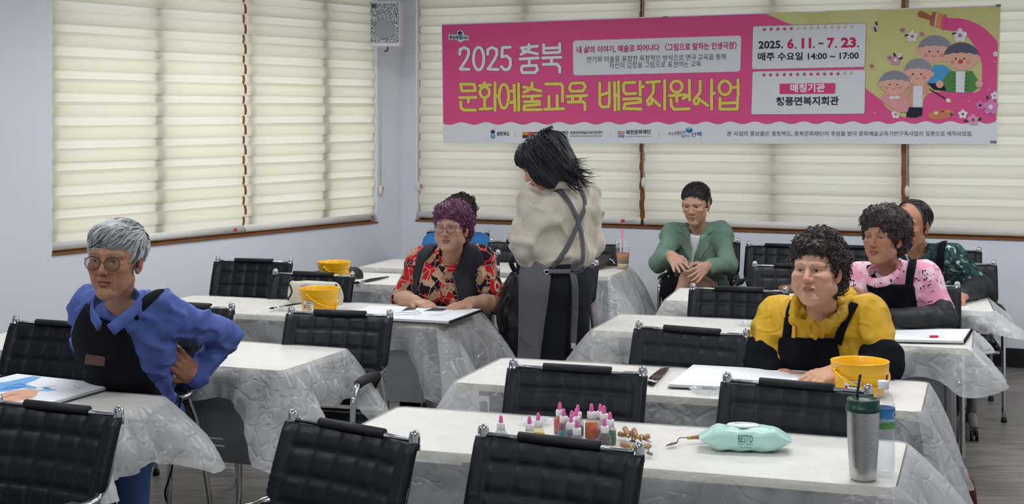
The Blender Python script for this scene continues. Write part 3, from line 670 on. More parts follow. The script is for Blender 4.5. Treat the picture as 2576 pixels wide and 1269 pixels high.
for x, y, r, c, cc in [(1105, 232, 26, (226, 200, 206), (90, 60, 70)), (1338, 254, 22, (200, 140, 176), (120, 50, 90)), (1418, 305, 48, (232, 228, 222), (196, 110, 160)), (1500, 286, 20, (206, 140, 170), (150, 70, 110)),
                       (1820, 298, 58, (236, 230, 236), (206, 110, 160)), (1278, 505, 46, (206, 150, 180), (240, 236, 230)), (1230, 486, 24, (206, 150, 180), (90, 50, 70)), (1312, 464, 22, (232, 230, 220), (200, 180, 90)), (1078, 556, 18, (190, 130, 120), (120, 70, 70)),
                       (2078, 898, 64, (222, 140, 190), (240, 236, 240)), (1990, 886, 40, (214, 130, 180), (60, 40, 50)), (2112, 804, 34, (236, 232, 236), (190, 130, 160)), (1844, 960, 38, (236, 232, 236), (150, 90, 110)), (1930, 1008, 48, (222, 160, 196), (190, 60, 120)), (1280, 962, 36, (236, 230, 232), (190, 110, 130)), (1858, 788, 22, (214, 120, 180), (140, 40, 100)), (2118, 454, 22, (236, 232, 236), (200, 160, 190))]:
    blossom(x, y, r, c, cc)
for lf_ in [bell(*Z9(a, b), 6, 2.6, r, 10) for a, b, r in [(1372, 296, -.3), (1770, 282, -.2), (1322, 490, -.5), (1270, 460, 1.2), (1118, 198, 1.4), (1108, 250, 1.2), (1985, 1002, -.6), (1870, 1018, .2), (2052, 822, 1)]]: bput('leaf', [lf_], (60, 56, 60), 7)
for lf_ in [bell(*Z9(a, b), 2.6, 1.4, .4, 8) for a, b in [(1104, 946), (1894, 852), (2060, 758), (1910, 545), (2112, 520), (1100, 768)]]: bput('petal', [lf_], (236, 196, 210), 7)

# ------------------------------------------------------------------ tables with plastic film covers
TW, TD, TH = 1.8, .6, .72
def table_proto(width):
    """training table, local x along its length, +y towards the sitter"""
    e = empty('folding_table')
    def rr(z0, z1, r=.03, grow=0.):
        pts = []
        for cx, cy, a0 in ((width/2-r, TD/2-r, 0), (-width/2+r, TD/2-r, 90), (-width/2+r, -TD/2+r, 180), (width/2-r, -TD/2+r, 270)):
            for k in range(5):
                a = math.radians(a0+22.5*k); pts.append((cx+(r+grow)*math.cos(a), cy+(r+grow)*math.sin(a)))
        return [(x, y, z) for z in (z0, z1) for x, y in pts], len(pts)
    v, n = rr(TH-.026, TH)
    mb = MB(); mb.add(v, [tuple(range(n, 2*n)), tuple(reversed(range(n)))], 0, False).build('table_top', M['table_laminate'], e)
    v, n = rr(TH-.027, TH-.0006, grow=.0018)
    mb = MB(); mb.add(v, [(i, (i+1) % n, n+(i+1) % n, n+i) for i in range(n)], 0, True).build('edge_band', M['table_edge'], e)
    # front panel with two rows of slots
    zb, zt, y0 = .29, .66, -TD/2+.085
    hw = width/2-.12
    sl = []
    for cx in (-hw*.86, -hw*.38, hw*.1, hw*.58):
        sl += [(cx-.02, cx+.12, .355, .363), (cx-.02, cx+.12, .385, .393)]
    xs = sorted({-hw, hw, *[a for q in sl for a in q[:2]]}); zs = sorted({zb, zt, .355, .363, .385, .393})
    mb = MB()
    for x0, x1 in zip(xs, xs[1:]):
        for z0, z1 in zip(zs, zs[1:]):
            if any(a <= x0+1e-6 and x1 <= b+1e-6 and c <= z0+1e-6 and z1 <= d+1e-6 for a, b, c, d in sl): continue
            mb.box(((x0+x1)/2, y0, (z0+z1)/2), (x1-x0, .006, z1-z0))
    mb.build('front_panel', M['panel_grey'], e)
    for sx in (-1, 1):
        x = sx*(width/2-.1)
        c = MB().tube([(x, .02, .055), (x, .02, .66)], .034, 14, flat=(1.25, .8), up=(1, 0, 0)).build('leg_column', M['column_grey'], e)
        MB().box((x, .0, .675), (.05, .46, .036), bev=.01).build('top_bracket', M['rubber_black'], c)
        MB().tube(arc_path([(x, -.235, .635), (x, -.2, .3), (x, .0, .12), (x, .235, .085)], .12), .017, 8).build('brace', M['column_grey'], c)
        f = MB().tube([(x, -.26, .078), (x, -.14, .088), (x, .02, .092), (x, .14, .088), (x, .26, .078)], .022, 10, flat=(1.2, .8)).build('foot', M['column_grey'], e)
        for sy in (-1, 1):
            mb = MB(); R = Matrix.Rotation(math.pi/2, 3, 'Y')
            for k in (-.014, .014): mb.lathe([(.012, -.008), (.027, -.008), (.029, 0), (.027, .008), (.012, .008)], (x+k, sy*.25, .029), 16, R=R)
            mb.box((x, sy*.25, .05), (.012, .02, .04)); mb.build('caster', M['rubber_black'], f)
    return e
def film_cover(width, rng, drops, flare, corner, org_rz, label, milky=False, topw=.0035):
    """drops: hang on right, back, left, front edge; corner: extra hang at (br, bl, fl, fr)"""
    r = .035; W, D = width/2+.004, TD/2+.004
    segs = []
    # perimeter points with outward normals, starting at right edge bottom going round
    def arc(cx, cy, a0):
        return [((cx+r*math.cos(math.radians(a0+9*k)), cy+r*math.sin(math.radians(a0+9*k))), (math.cos(math.radians(a0+9*k)), math.sin(math.radians(a0+9*k)))) for k in range(11)]
    per = []
    def line(a, b, n):
        m = max(2, int(math.dist(a, b)/.02))
        return [((a[0]+(b[0]-a[0])*k/m, a[1]+(b[1]-a[1])*k/m), n) for k in range(1, m)]
    per += line((W, -D+r), (W, D-r), (1, 0)); per += arc(W-r, D-r, 0)
    per += line((W-r, D), (-W+r, D), (0, 1)); per += arc(-W+r, D-r, 90)
    per += line((-W, D-r), (-W, -D+r), (-1, 0)); per += arc(-W+r, -D+r, 180)
    per += line((-W+r, -D), (W-r, -D), (0, -1)); per += arc(W-r, -D+r, 270)
    n = len(per)
    cpts = [(W, D), (-W, D), (-W, -D), (W, -D)]
    ph = [rng.uniform(0, 6.28) for _ in range(8)]
    s = 0; rows = 13; V = []; info = []
    prev = per[0][0]
    for (p, nn) in per:
        s += math.dist(p, prev); prev = p
        wts = [max(0, nn[0]), max(0, nn[1]), max(0, -nn[0]), max(0, -nn[1])]
        tw = sum(w*w for w in wts); h = sum(w*w*d for w, d in zip(wts, drops))/tw
        fl = sum(w*w*d for w, d in zip(wts, flare))/tw
        cb = 0; cf = 0
        for q, c in zip(cpts, corner):
            g = math.exp(-(math.dist(p, q)/.11)**2); cb += g*c; cf += g
        h = h*(1+.10*math.sin(s*5.1+ph[0])+.07*math.sin(s*11+ph[1])+.04*math.sin(s*31+ph[2]))+cb
        info.append((p, nn, s, max(.03, h), fl, cf))
    for j in range(rows):
        t = j/(rows-1)
        for (p, nn, s, h, fl, cf) in info:
            lat = (1-.0)*t
            fold = (.024*math.sin(s*23+ph[3]+1.2*math.sin(s*7+t*2))+.010*math.sin(s*51+ph[4]+t*3)+.006*math.sin(s*97+ph[5]))*min(1, t*1.6)
            cr = .005*math.sin(s*140+t*17+ph[6])*math.sin(t*19+s*9)*t
            out = .002+fl*h*(t**.8)+fold+cr+cf*.10*t+.012*math.sin(t*math.pi)*(1+math.sin(s*9+ph[7]))
            out = max(out, .003)
            tx = -nn[1]; ty = nn[0]; sl = .02*math.sin(s*13+ph[2]+t*2)*t
            z = TH+.003-h*t*(1-.12*min(.6, fl+cf*.3))-(.004*t)
            if j == 0: z = TH+.0035
            V.append((p[0]+nn[0]*out+tx*sl, p[1]+nn[1]*out+ty*sl, max(z, .02)))
    Fc = []
    for j in range(rows-1):
        for i in range(n): a, b = j*n+i, j*n+(i+1) % n; Fc.append((a, a+n, b+n, b))
    mb = MB(); mb.add(V, Fc)
    mb.m = [2 if (milky or per[i % n][1][1] > -.9) else 0 for i in range(len(Fc))]
    # top sheet
    def top(u, v):
        x, y = -W+.0+u*2*W, -D+v*2*D
        # pull the corners in to the rounded outline
        ax, ay = abs(x)-(W-r), abs(y)-(D-r)
        if ax > 0 and ay > 0:
            l = math.hypot(ax, ay)
            if l > r: k = r/l; x = math.copysign(W-r+ax*k, x); y = math.copysign(D-r+ay*k, y)
        z = TH+topw+.0012*math.sin(x*21+ph[0]+2*math.sin(y*9+ph[1]))+.0009*math.sin(y*40+x*7+ph[2])+.0007*math.sin(x*77+y*31+ph[5])
        return (x, y, z)
    mb.grid(top, 60, 22, 1)
    return mb
TABLES = {}
def put_table(key, fr, label, clabel, drops, flare, corner, width=TW, ang=A2, seed=1, milky=False, proto={}):
    """fr: front right corner of the top (x, depth)"""
    u = np.array([math.cos(ang), math.sin(ang)]); v = np.array([-u[1], u[0]])
    c = np.array(fr)-u*width/2+v*TD/2
    if width not in proto: e = proto[width] = table_proto(width)
    else: e = copy_tree(proto[width])
    e.location = (c[0], c[1], 0); e.rotation_euler = (0, 0, ang)
    tag(e, label, 'table', 'folding tables in rows')
    rng = random.Random(seed)
    mb = film_cover(width, rng, drops, flare, corner, ang, clabel, milky)
    mb.v = [(x, y, z-TH) for x, y, z in mb.v]
    o = mb.build('plastic_table_cover', [M['thin_plastic_film'], M['thin_plastic_film_flat'], M['milky_film']], None, (c[0], c[1], TH), ang)
    tag(o, clabel, 'table cover', 'clear film covers on the tables')
    TABLES[key] = (c, u, v)
def xy(px, py, z=TH): q = G(px, py, z); return (q[0], q[1])
put_table('A', xy(2252, 1230), 'white-topped folding table carrying the paint bottles and wet wipes', 'clear film over the table with the paint bottles, flaring out by the steel tumbler', (.34, .2, .3, .30), (.42, .1, .2, .1), (.05, .1, .1, .10), seed=11)
put_table('B', xy(2317, 1038), 'white-topped folding table in front of the woman in the yellow jacket', 'clear film hanging low over the end of the yellow-jacket woman\'s table', (.44, .2, .3, .32), (.22, .1, .3, .08), (.02, .1, .12, .08), seed=12)
put_table('C', (2.10, 6.54), 'white-topped folding table in front of the woman in the pink top', 'milky film bunched around the pink-top woman\'s table corner', (.10, .15, .36, .15), (.22, .1, .42, .08), (.0, .1, .12, .07), seed=13, milky=True)
put_table('D', (2.62, 7.78), 'white-topped folding table in front of the man in the dark floral shirt', 'milky film puffed out at the end of the table by the back wall', (.16, .2, .34, .12), (.45, .1, .3, .1), (.03, .1, .1, .0), ang=math.radians(-15), seed=14, milky=True)
put_table('E', (.64, 9.45), 'white-topped folding table at the back holding the iced drink', 'clear film falling to a long point below the iced drink', (.34, .2, .3, .24), (.34, .1, .35, .1), (.02, .1, .1, .22), seed=15)
_br = xy(420, 1000); _u = np.array([math.cos(A2), math.sin(A2)]); _v = np.array([-_u[1], _u[0]])
put_table('L1', tuple(np.array(_br)-_v*TD), 'white-topped folding table at the lower left holding the painted sketchbook', 'crumpled clear film bunched at the end of the grey-haired man\'s table', (.21, .16, .2, .2), (.40, .1, .3, .12), (.09, .05, .1, .04), seed=16, milky=True)
put_table('L2', (-.965, 5.99), 'empty white-topped folding table behind the man in the blue shirt', 'clear film with ragged points on the empty table behind the grey-haired man', (.20, .16, .2, .13), (.40, .1, .3, .16), (.30, .1, .1, .26), ang=math.radians(-21), seed=17, milky=True)
put_table('L3', (-.376, 7.33), 'white-topped folding table in front of the purple-haired woman', 'clear film hanging in a point from the purple-haired woman\'s table', (.26, .2, .2, .16), (.40, .1, .3, .1), (.06, .1, .1, .24), seed=18)
put_table('L4', (-.17, 8.78), 'short white-topped folding table with the farther yellow bucket', 'clear film on the short table with the farther yellow bucket', (.24, .2, .2, .26), (.3, .1, .2, .1), (.06, .1, .1, .1), width=1.2, seed=19)

# ------------------------------------------------------------------ sling-back conference chairs
def chair_proto():
    e = empty('conference_chair')
    hw = .245; zt, yt = .865, .20
    side = [(0, yt, zt), (0, yt-.045, .70), (0, yt-.075, .645), (0, yt-.14, .625), (0, -.02, .628), (0, -.22, .632), (0, -.285, .60), (0, -.315, .52), (0, -.335, .25), (0, -.35, .02)]
    path = bez([(np.array(q)) for q in side], 5)
    for s in (-1, 1):
        pp = [(s*(hw+.0+ (.012 if q[2] < .64 and q[1] < .1 else 0)), q[1], q[2]) for q in path]
        t = MB().tube(pp, .0135, 12).build('side_frame', M['chrome'], e)
        MB().lathe([(.0165, -.036), (.0172, -.02), (.0165, .004), (.0135, .014), (.007, .019), (.0, .0205)], (s*hw, yt+.003, zt+.006), 14).build('post_cap', M['chrome'], t)
        pad = [q for q in pp if -.262 < q[1] < .02 and q[2] > .59]
        MB().tube(pad, [.015]+[.0215]*(len(pad)-2)+[.015], 12).build('arm_pad', M['leather_pad'], e)
        rear = bez([(s*(hw-.005), yt-.10, .628), (s*(hw-.012), yt-.075, .585), (s*(hw-.015), yt-.02, .48), (s*(hw-.015), yt+.04, .25), (s*(hw-.01), yt+.085, .02)], 5)
        MB().tube(rear, .0115, 10).build('rear_leg', M['chrome'], e)
        MB().tube([(s*(hw-.015), yt-.03, .43), (s*(hw+.004), -.322, .41)], .011, 10).build('seat_rail', M['chrome'], e)
        for (x, y) in ((s*(hw-.01), yt+.086), (s*(hw+.012), -.3505)): MB().lathe([(.016, 0), (.018, .012), (.014, .03)], (x, y, 0), 12).build('foot_cap', M['rubber_black'], t)
    # quilted sling: grid across (u) and down (v), front and back skins joined
    nu, nv = 56, 40
    def sling(u, v, side):
        x = (u-.5)*2
        v2 = v
        z = zt-.008-v2*.37
        ydepth = yt-.004-.10*v2-.02*math.sin(v2*2.6)
        halfw = hw+.020
        if z < .66: halfw -= (.66-z)*.42
        X = x*halfw
        a = abs(X)
        inner = hw-.035
        y = ydepth-.002+.018*(1-min(1, (X/inner)**2))
        th = .006
        if a < inner:      # quilted field: five columns, rows of 8 cm
            cu = (X/inner*.5+.5)*5; cvv = (v2*.37+.012)/.078
            fu = abs(cu-round(cu)); fv = abs(cvv-round(cvv))
            g = min(1, fu/.22)*min(1, fv/.22); th = .002+.0105*math.sqrt(max(0, g))*1.0
        else:              # wraps round the tube
            k = (a-inner)/(halfw-inner); th = .005+.0135*math.sin(min(1, k)*math.pi*.62+.2)
            if z < .70: th += .0022*math.sin(z*330+3*x)  # gathered folds
            if k > .97: th *= .35
        if v2 < .03 or v2 > .985: th *= .6
        return Vector((X, y-side*th, z))
    mb = MB()
    mb.grid(lambda u, v: sling(u, v, 1), nu, nv)
    mb.grid(lambda u, v: sling(1-u, v, -1), nu, nv)
    n1 = (nu+1)*(nv+1)
    fs = []
    for j in range(nv):
        a = j*(nu+1); b = n1+j*(nu+1)
        fs.append((a, a+nu+1, b+nu+nu+1, b+nu)); fs.append((a+nu, b, b+nu+1, a+nu+nu+1))
    for i in range(nu):
        fs.append((i, n1+nu-i, n1+nu-i-1, i+1)); k = nv*(nu+1); fs.append((k+i, k+i+1, n1+k+nu-i-1, n1+k+nu-i))
    mb.add([], [])
    for f in fs: mb.f.append(f); mb.m.append(0); mb.sm.append(True)
    mb.build('backrest', M['leather'], e)
    MB().tube([(-hw, yt+.006, zt-.004), (hw, yt+.006, zt-.004)], .0075, 10).build('top_rail', M['chrome'], e)
    MB().tube([(-.13, yt+.004, zt+.002), (-.128, yt+.004, zt+.002), (.128, yt+.004, zt+.002), (.13, yt+.004, zt+.002)], [.008, .0145, .0145, .008], 12).build('top_pad', M['leather_pad'], e)
    def seat(u, v, s):
        x = (u-.5)*.44; y = -.29+v*.42
        ed = min(1, min(u, 1-u)/.07)*min(1, min(v, 1-v)/.08)
        z = .445-.03*max(0, 1-abs(v-.62)/.5)+.010*math.sqrt(ed)
        if v < .1: z -= (.1-v)*.25
        return Vector((x, y, z if s > 0 else .405-.01*ed))
    mb = MB(); mb.grid(lambda u, v: seat(u, v, 1), 18, 18); mb.grid(lambda u, v: seat(1-u, v, -1), 18, 18)
    n1 = 19*19
    for j in range(18):
        a = j*19; b = n1+j*19; mb.f += [(a+19, a, b+18, b+37), (a+18, a+37, b+19, b)]; mb.m += [0, 0]; mb.sm += [True, True]
    for i in range(18):
        k = 18*19; mb.f += [(i+1, i, n1+18-i, n1+17-i), (k+i, k+i+1, n1+k+17-i, n1+k+18-i)]; mb.m += [0, 0]; mb.sm += [True, True]
    mb.build('seat', M['leather'], e)
    MB().tube([(-.2, .145, .475), (.2, .145, .475)], .03, 12, flat=(1, .8)).build('seat_bolster', M['leather'], e)
    MB().tube([(-hw+.01, -.33, .40), (hw-.01, -.33, .40)], .010, 8).build('front_rail', M['chrome'], e)
    return e
HCH = .875
def post(px, py): return np.array(xy(px, py, HCH))
CH = [None]
def chair(label, left=None, right=None, ang=None, d=None):
    """posts of the backrest given as pixels of their caps"""
    if left and right:
        a, b = post(*left), post(*right); m = (a+b)/2; g = math.atan2(b[1]-a[1], b[0]-a[0])
        if ang is not None: g = math.radians(ang)
    else:
        g = math.radians(-18 if ang is None else ang); u = np.array([math.cos(g), math.sin(g)])
        q = right or left; pp = np.array(P(q[0], 0, d)[:2]) if d else post(*q)
        m = pp-u*.245 if right else pp+u*.245
    v = np.array([-math.sin(g), math.cos(g)])
    c = m-v*.20
    if CH[0] is None: e = CH[0] = chair_proto()
    else: e = copy_tree(CH[0])
    e.location = (c[0], c[1], 0); e.rotation_euler = (0, 0, g)
    tag(e, label, 'chair', 'black quilted conference chairs')
    return e
chair('empty black quilted chair at the lower left corner, in front of the painted sketchbook', right=(297, 1035), ang=-24)
chair('empty black quilted chair at the bottom, between the blue-shirt man and the paint bottles', (740, 1045), (1035, 1097))
chair('empty black quilted chair at the bottom, hiding the foot of the paint bottles', (1217, 1082), (1604, 1127))
chair('empty black quilted chair behind the paint bottles, left of the paintbrush bundle', (1297, 914), (1610, 932))
chair('empty black quilted chair behind the wet wipes and the steel tumbler', (1826, 948), (2186, 978))
chair('empty black quilted chair immediately left of the woman in the yellow jacket', (1614, 817), (1870, 836))
chair('black quilted chair the woman in the yellow jacket sits on', right=(2232, 858), ang=-18, d=6.34)
chair('empty black quilted chair in front of the seated woman in green', (1750, 720), (1969, 728))
chair('black quilted chair the woman in the pink top sits on', right=(2408, 748), ang=-16, d=7.74)
chair('empty black quilted chair between the wall chair and the yellow-jacket woman\'s head', left=(1899, 663), ang=-12)
chair('black quilted chair the man in the floral shirt sits on', right=(2500, 687), ang=-14, d=8.86)
chair('empty black quilted chair against the wall, directly right of the woman in green', left=(1883, 613), ang=-20)
chair('empty black quilted chair against the wall, half hidden by the pink-top woman\'s hair', right=(2225, 622), ang=-20)
chair('empty black quilted chair against the wall, behind the man in the floral shirt', right=(2463, 627), ang=-20)
chair('black quilted chair the woman in green sits on', right=(1856, 611), ang=-14, d=10.42)
chair('black quilted chair the person in the blue jacket sits on', right=(1226, 594), ang=-20, d=11.2)
chair('empty black quilted chair by the back wall, between the blue jacket and the standing woman', left=(1236, 612), ang=-18, d=10.46)
chair('empty black quilted chair by the back wall, behind the laptop bag', right=(1553, 616), ang=-18, d=10.22)
chair('empty black quilted chair just right of the standing woman\'s apron strings', right=(1500, 660), ang=-20)
chair('black quilted chair the purple-haired woman sits on', right=(1250, 703), ang=-14, d=8.55)
chair('empty black quilted chair hidden behind the purple-haired woman, only its post showing', right=(1253, 648), ang=-18, d=9.55)
chair('empty black quilted chair behind the nearer yellow bucket, white tote bag on it', (697, 683), (881, 690))
chair('empty black quilted chair against the left wall, farthest left of the back rows', (553, 651), (724, 655))
chair('empty black quilted chair between the empty table and the purple-haired woman\'s table', (745, 780), (966, 788))
chair('empty black quilted chair at the left edge, beside the grey-haired man', left=(38, 803), ang=-22)
chair('empty black quilted chair mostly hidden behind the blue-shirt man\'s elbow', right=(582, 770), ang=-20)
chair('black quilted chair the grey-haired man sits on', right=(512, 868), ang=-24, d=6.06)

# ------------------------------------------------------------------ signed-distance modelling of bodies and clothes
def _np(a): return np.asarray(a, np.float32)
def rc(a, b, r1, r2):
    a, b = _np(a), _np(b); ba = b-a; bb = float(ba@ba)+1e-9
    def f(p):
        pa = p-a; h = np.clip(pa@ba/bb, 0, 1)
        return np.sqrt(((pa-h[:, None]*ba)**2).sum(1))-(r1+(r2-r1)*h)
    return f
def el(c, r, R=None):
    c, r = _np(c), _np(r); R = None if R is None else _np(R)
    def f(p):
        q = p-c
        if R is not None: q = q@R
        k0 = np.sqrt(((q/r)**2).sum(1)); k1 = np.sqrt(((q/(r*r))**2).sum(1))+1e-9
        return k0*(k0-1)/k1
    return f
def smin(a, b, k):
    if k <= 0: return np.minimum(a, b)
    h = np.clip(.5+.5*(b-a)/k, 0, 1); return b*(1-h)+a*h-k*h*(1-h)
def U(k, *fs):
    def f(p):
        d = fs[0](p)
        for g in fs[1:]: d = smin(d, g(p), k)
        return d
    return f
def SUB(f, g, k=.005): return lambda p: -smin(-f(p), g(p), k)
def AND(f, g, k=.0): return lambda p: -smin(-f(p), -g(p), k)
def OFF(f, o): return lambda p: f(p)-o
def half(n, o):
    n = _np(n); return lambda p: p@n-o
def prism(pts, d0, ymax=None, ymin=None):
    """region whose outline is a polygon standing at depth d0, extruded in depth; pts are pixels"""
    q = np.array([[P(x, y, d0)[0], P(x, y, d0)[2]] for x, y in pts], np.float32)
    def f(p):
        x = p[:, [0, 2]]; d = np.full(len(p), 1e9, np.float32); s = np.ones(len(p), np.float32); n = len(q)
        for i in range(n):
            a, b = q[i], q[i-1]; e = b-a; w = x-a
            h = np.clip(w@e/(e@e+1e-9), 0, 1); dd = w-h[:, None]*e; d = np.minimum(d, (dd**2).sum(1))
            c1 = x[:, 1] >= a[1]; c2 = x[:, 1] < b[1]; c3 = e[0]*w[:, 1] > e[1]*w[:, 0]
            fl = (c1 & c2 & c3) | (~c1 & ~c2 & ~c3); s[fl] *= -1
        r = s*np.sqrt(d)
        if ymax is not None: r = np.maximum(r, p[:, 1]-ymax)
        if ymin is not None: r = np.maximum(r, ymin-p[:, 1])
        return r
    return f
def wrink(f, amp, freq, seed, stretch=(1, 1, .6)):
    rng = np.random.RandomState(seed); st = _np(stretch)
    D = [rng.normal(size=3)*1. for _ in range(8)]; D = [_np(d/np.linalg.norm(d)) for d in D]; ph = rng.uniform(0, 6.28, 8)
    def g(p):
        q = p*st*freq
        w = np.sin(q@D[0]+ph[0]+1.6*np.sin(.7*(q@D[1])+ph[1]))
        w = w+.6*np.sin(1.9*(q@D[2])+ph[2]+1.4*np.sin(1.1*(q@D[3])+ph[3]))
        r = np.cos(.8*(q@D[4])+ph[4]+1.8*np.sin(.5*(q@D[5])+ph[5])+.8*np.sin(1.3*(q@D[6])+ph[6]))**2
        return f(p)-amp*(.35*w+1.1*r**3-.3)
    return g
def polygonize(f, lo, hi, vox, pad=0.):
    lo = np.array(lo, float); hi = np.array(hi, float); B = 6
    nb = np.maximum(1, np.ceil((hi-lo)/(vox*B)).astype(int)); n = nb*B
    ax = [lo[i]+vox*B*(np.arange(nb[i])+.5) for i in range(3)]
    C = np.stack(np.meshgrid(*ax, indexing='ij'), -1).reshape(-1, 3).astype(np.float32)
    dc = f(C)
    act = np.abs(dc) < vox*B*1.25+pad
    D = np.repeat(np.repeat(np.repeat(dc.reshape(nb), B, 0), B, 1), B, 2)
    bi = np.stack(np.unravel_index(np.nonzero(act)[0], nb), -1)*B
    if len(bi) == 0: return np.zeros((0, 3)), np.zeros((0, 4), int)
    o = np.stack(np.meshgrid(*[np.arange(B)]*3, indexing='ij'), -1).reshape(-1, 3)
    I = (bi[:, None, :]+o[None]).reshape(-1, 3)
    pts = (lo+vox*I).astype(np.float32)
    D[I[:, 0], I[:, 1], I[:, 2]] = np.concatenate([f(pts[k:k+300000]) for k in range(0, len(pts), 300000)])
    D[0] = D[-1] = 1; D[:, 0] = D[:, -1] = 1; D[:, :, 0] = D[:, :, -1] = 1
    S = D < 0
    c = np.zeros(tuple(n-1), np.int8)
    for i in (0, 1):
        for j in (0, 1):
            for k in (0, 1): c += S[i:n[0]-1+i, j:n[1]-1+j, k:n[2]-1+k]
    mix = (c > 0) & (c < 8); idx = np.full(tuple(n-1), -1, int); cells = np.argwhere(mix); idx[mix] = np.arange(len(cells))
    acc = np.zeros((len(cells), 3)); cnt = np.zeros(len(cells))
    corners = [(i, j, k) for i in (0, 1) for j in (0, 1) for k in (0, 1)]
    for a in corners:
        for axn in range(3):
            if a[axn]: continue
            b = list(a); b[axn] = 1
            da = D[cells[:, 0]+a[0], cells[:, 1]+a[1], cells[:, 2]+a[2]]; db = D[cells[:, 0]+b[0], cells[:, 1]+b[1], cells[:, 2]+b[2]]
            m = (da < 0) != (db < 0); t = np.where(m, da/(da-db+1e-12), 0)
            q = np.array(a, float)+np.zeros((len(cells), 3)); q[:, axn] += t
            acc[m] += q[m]; cnt[m] += 1
    V = lo+vox*(cells+acc/np.maximum(cnt, 1)[:, None])
    Q = []
    for axn in range(3):
        o1, o2 = (axn+1) % 3, (axn+2) % 3
        sl0 = [slice(None)]*3; sl1 = [slice(None)]*3; sl0[axn] = slice(0, -1); sl1[axn] = slice(1, None)
        ch = S[tuple(sl0)] != S[tuple(sl1)]; e = np.argwhere(ch)
        ok = (e[:, o1] > 0) & (e[:, o2] > 0) & (e[:, o1] < n[o1]-1) & (e[:, o2] < n[o2]-1); e = e[ok]
        ins = S[e[:, 0], e[:, 1], e[:, 2]]
        def cell(d1, d2):
            g = e.copy(); g[:, o1] -= d1; g[:, o2] -= d2; return idx[g[:, 0], g[:, 1], g[:, 2]]
        q = np.stack([cell(1, 1), cell(0, 1), cell(0, 0), cell(1, 0)], 1)
        q[~ins] = q[~ins][:, ::-1]; Q.append(q)
    return V, np.concatenate(Q)
def sdf_bounds(pts, pad): pts = np.array(pts); return pts.min(0)-pad, pts.max(0)+pad
class VM:
    """numpy mesh pieces merged into one object"""
    def __init__(s): s.V = []; s.Q = []; s.C = []; s.n = 0
    def add(s, V, Q, C=None):
        if len(V) == 0: return s
        s.V.append(np.array(V)); s.Q.append(np.array(Q)+s.n); s.n += len(V)
        s.C.append(np.ones((len(V), 3)) if C is None else np.broadcast_to(np.array(C, float), (len(V), 3))); return s
    def sdf(s, f, lo, hi, vox, col=None, pad=0.):
        V, Q = polygonize(f, lo, hi, vox, pad)
        return s.add(V, Q, col(V) if callable(col) else col)
    def mb(s, m, C=None):
        V = np.array(m.v); 
        for k in (3, 4):
            pass
        q = []
        for f in m.f:
            if len(f) == 4: q.append(f)
            elif len(f) == 3: q.append((*f, f[0]))
            else:
                for i in range(1, len(f)-1): q.append((f[0], f[i], f[i+1], f[0]))
        return s.add(V, np.array(q), C)
    def build(s, name, m, parent, org=(0, 0, 0)):
        V = np.concatenate(s.V)-np.array(org); Q = np.concatenate(s.Q); C = np.concatenate(s.C)
        tri = Q[:, 3] == Q[:, 0]
        loops = np.concatenate([Q[~tri].reshape(-1), Q[tri][:, :3].reshape(-1)]).astype(np.int32)
        nq, ntr = int((~tri).sum()), int(tri.sum())
        me = bpy.data.meshes.new(name); me.vertices.add(len(V)); me.vertices.foreach_set('co', V.astype(np.float32).reshape(-1))
        me.loops.add(len(loops)); me.loops.foreach_set('vertex_index', loops); me.polygons.add(nq+ntr)
        st = np.concatenate([np.arange(nq)*4, nq*4+np.arange(ntr)*3]).astype(np.int32); me.polygons.foreach_set('loop_start', st)
        me.polygons.foreach_set('use_smooth', np.ones(nq+ntr, bool)); me.update(calc_edges=True); me.validate()
        a = me.color_attributes.new('Col', 'FLOAT_COLOR', 'POINT'); a.data.foreach_set('color', np.concatenate([C, np.ones((len(C), 1))], 1).astype(np.float32).reshape(-1))
        me.materials.append(m); o = bpy.data.objects.new(name, me); link(o, parent); return o
def lin(*c): return np.array(srgb(*c)[:3])
def frame(az, pitch=0., roll=0.):
    """columns: subject axes x (screen right when facing us), y (away from face), z; the face looks along -y"""
    a = math.radians(az); Rz = Matrix.Rotation(a, 3, 'Z'); Rx = Matrix.Rotation(math.radians(-pitch), 3, 'X'); Ry = Matrix.Rotation(math.radians(roll), 3, 'Y')
    return np.array(Rz@Rx@Ry)

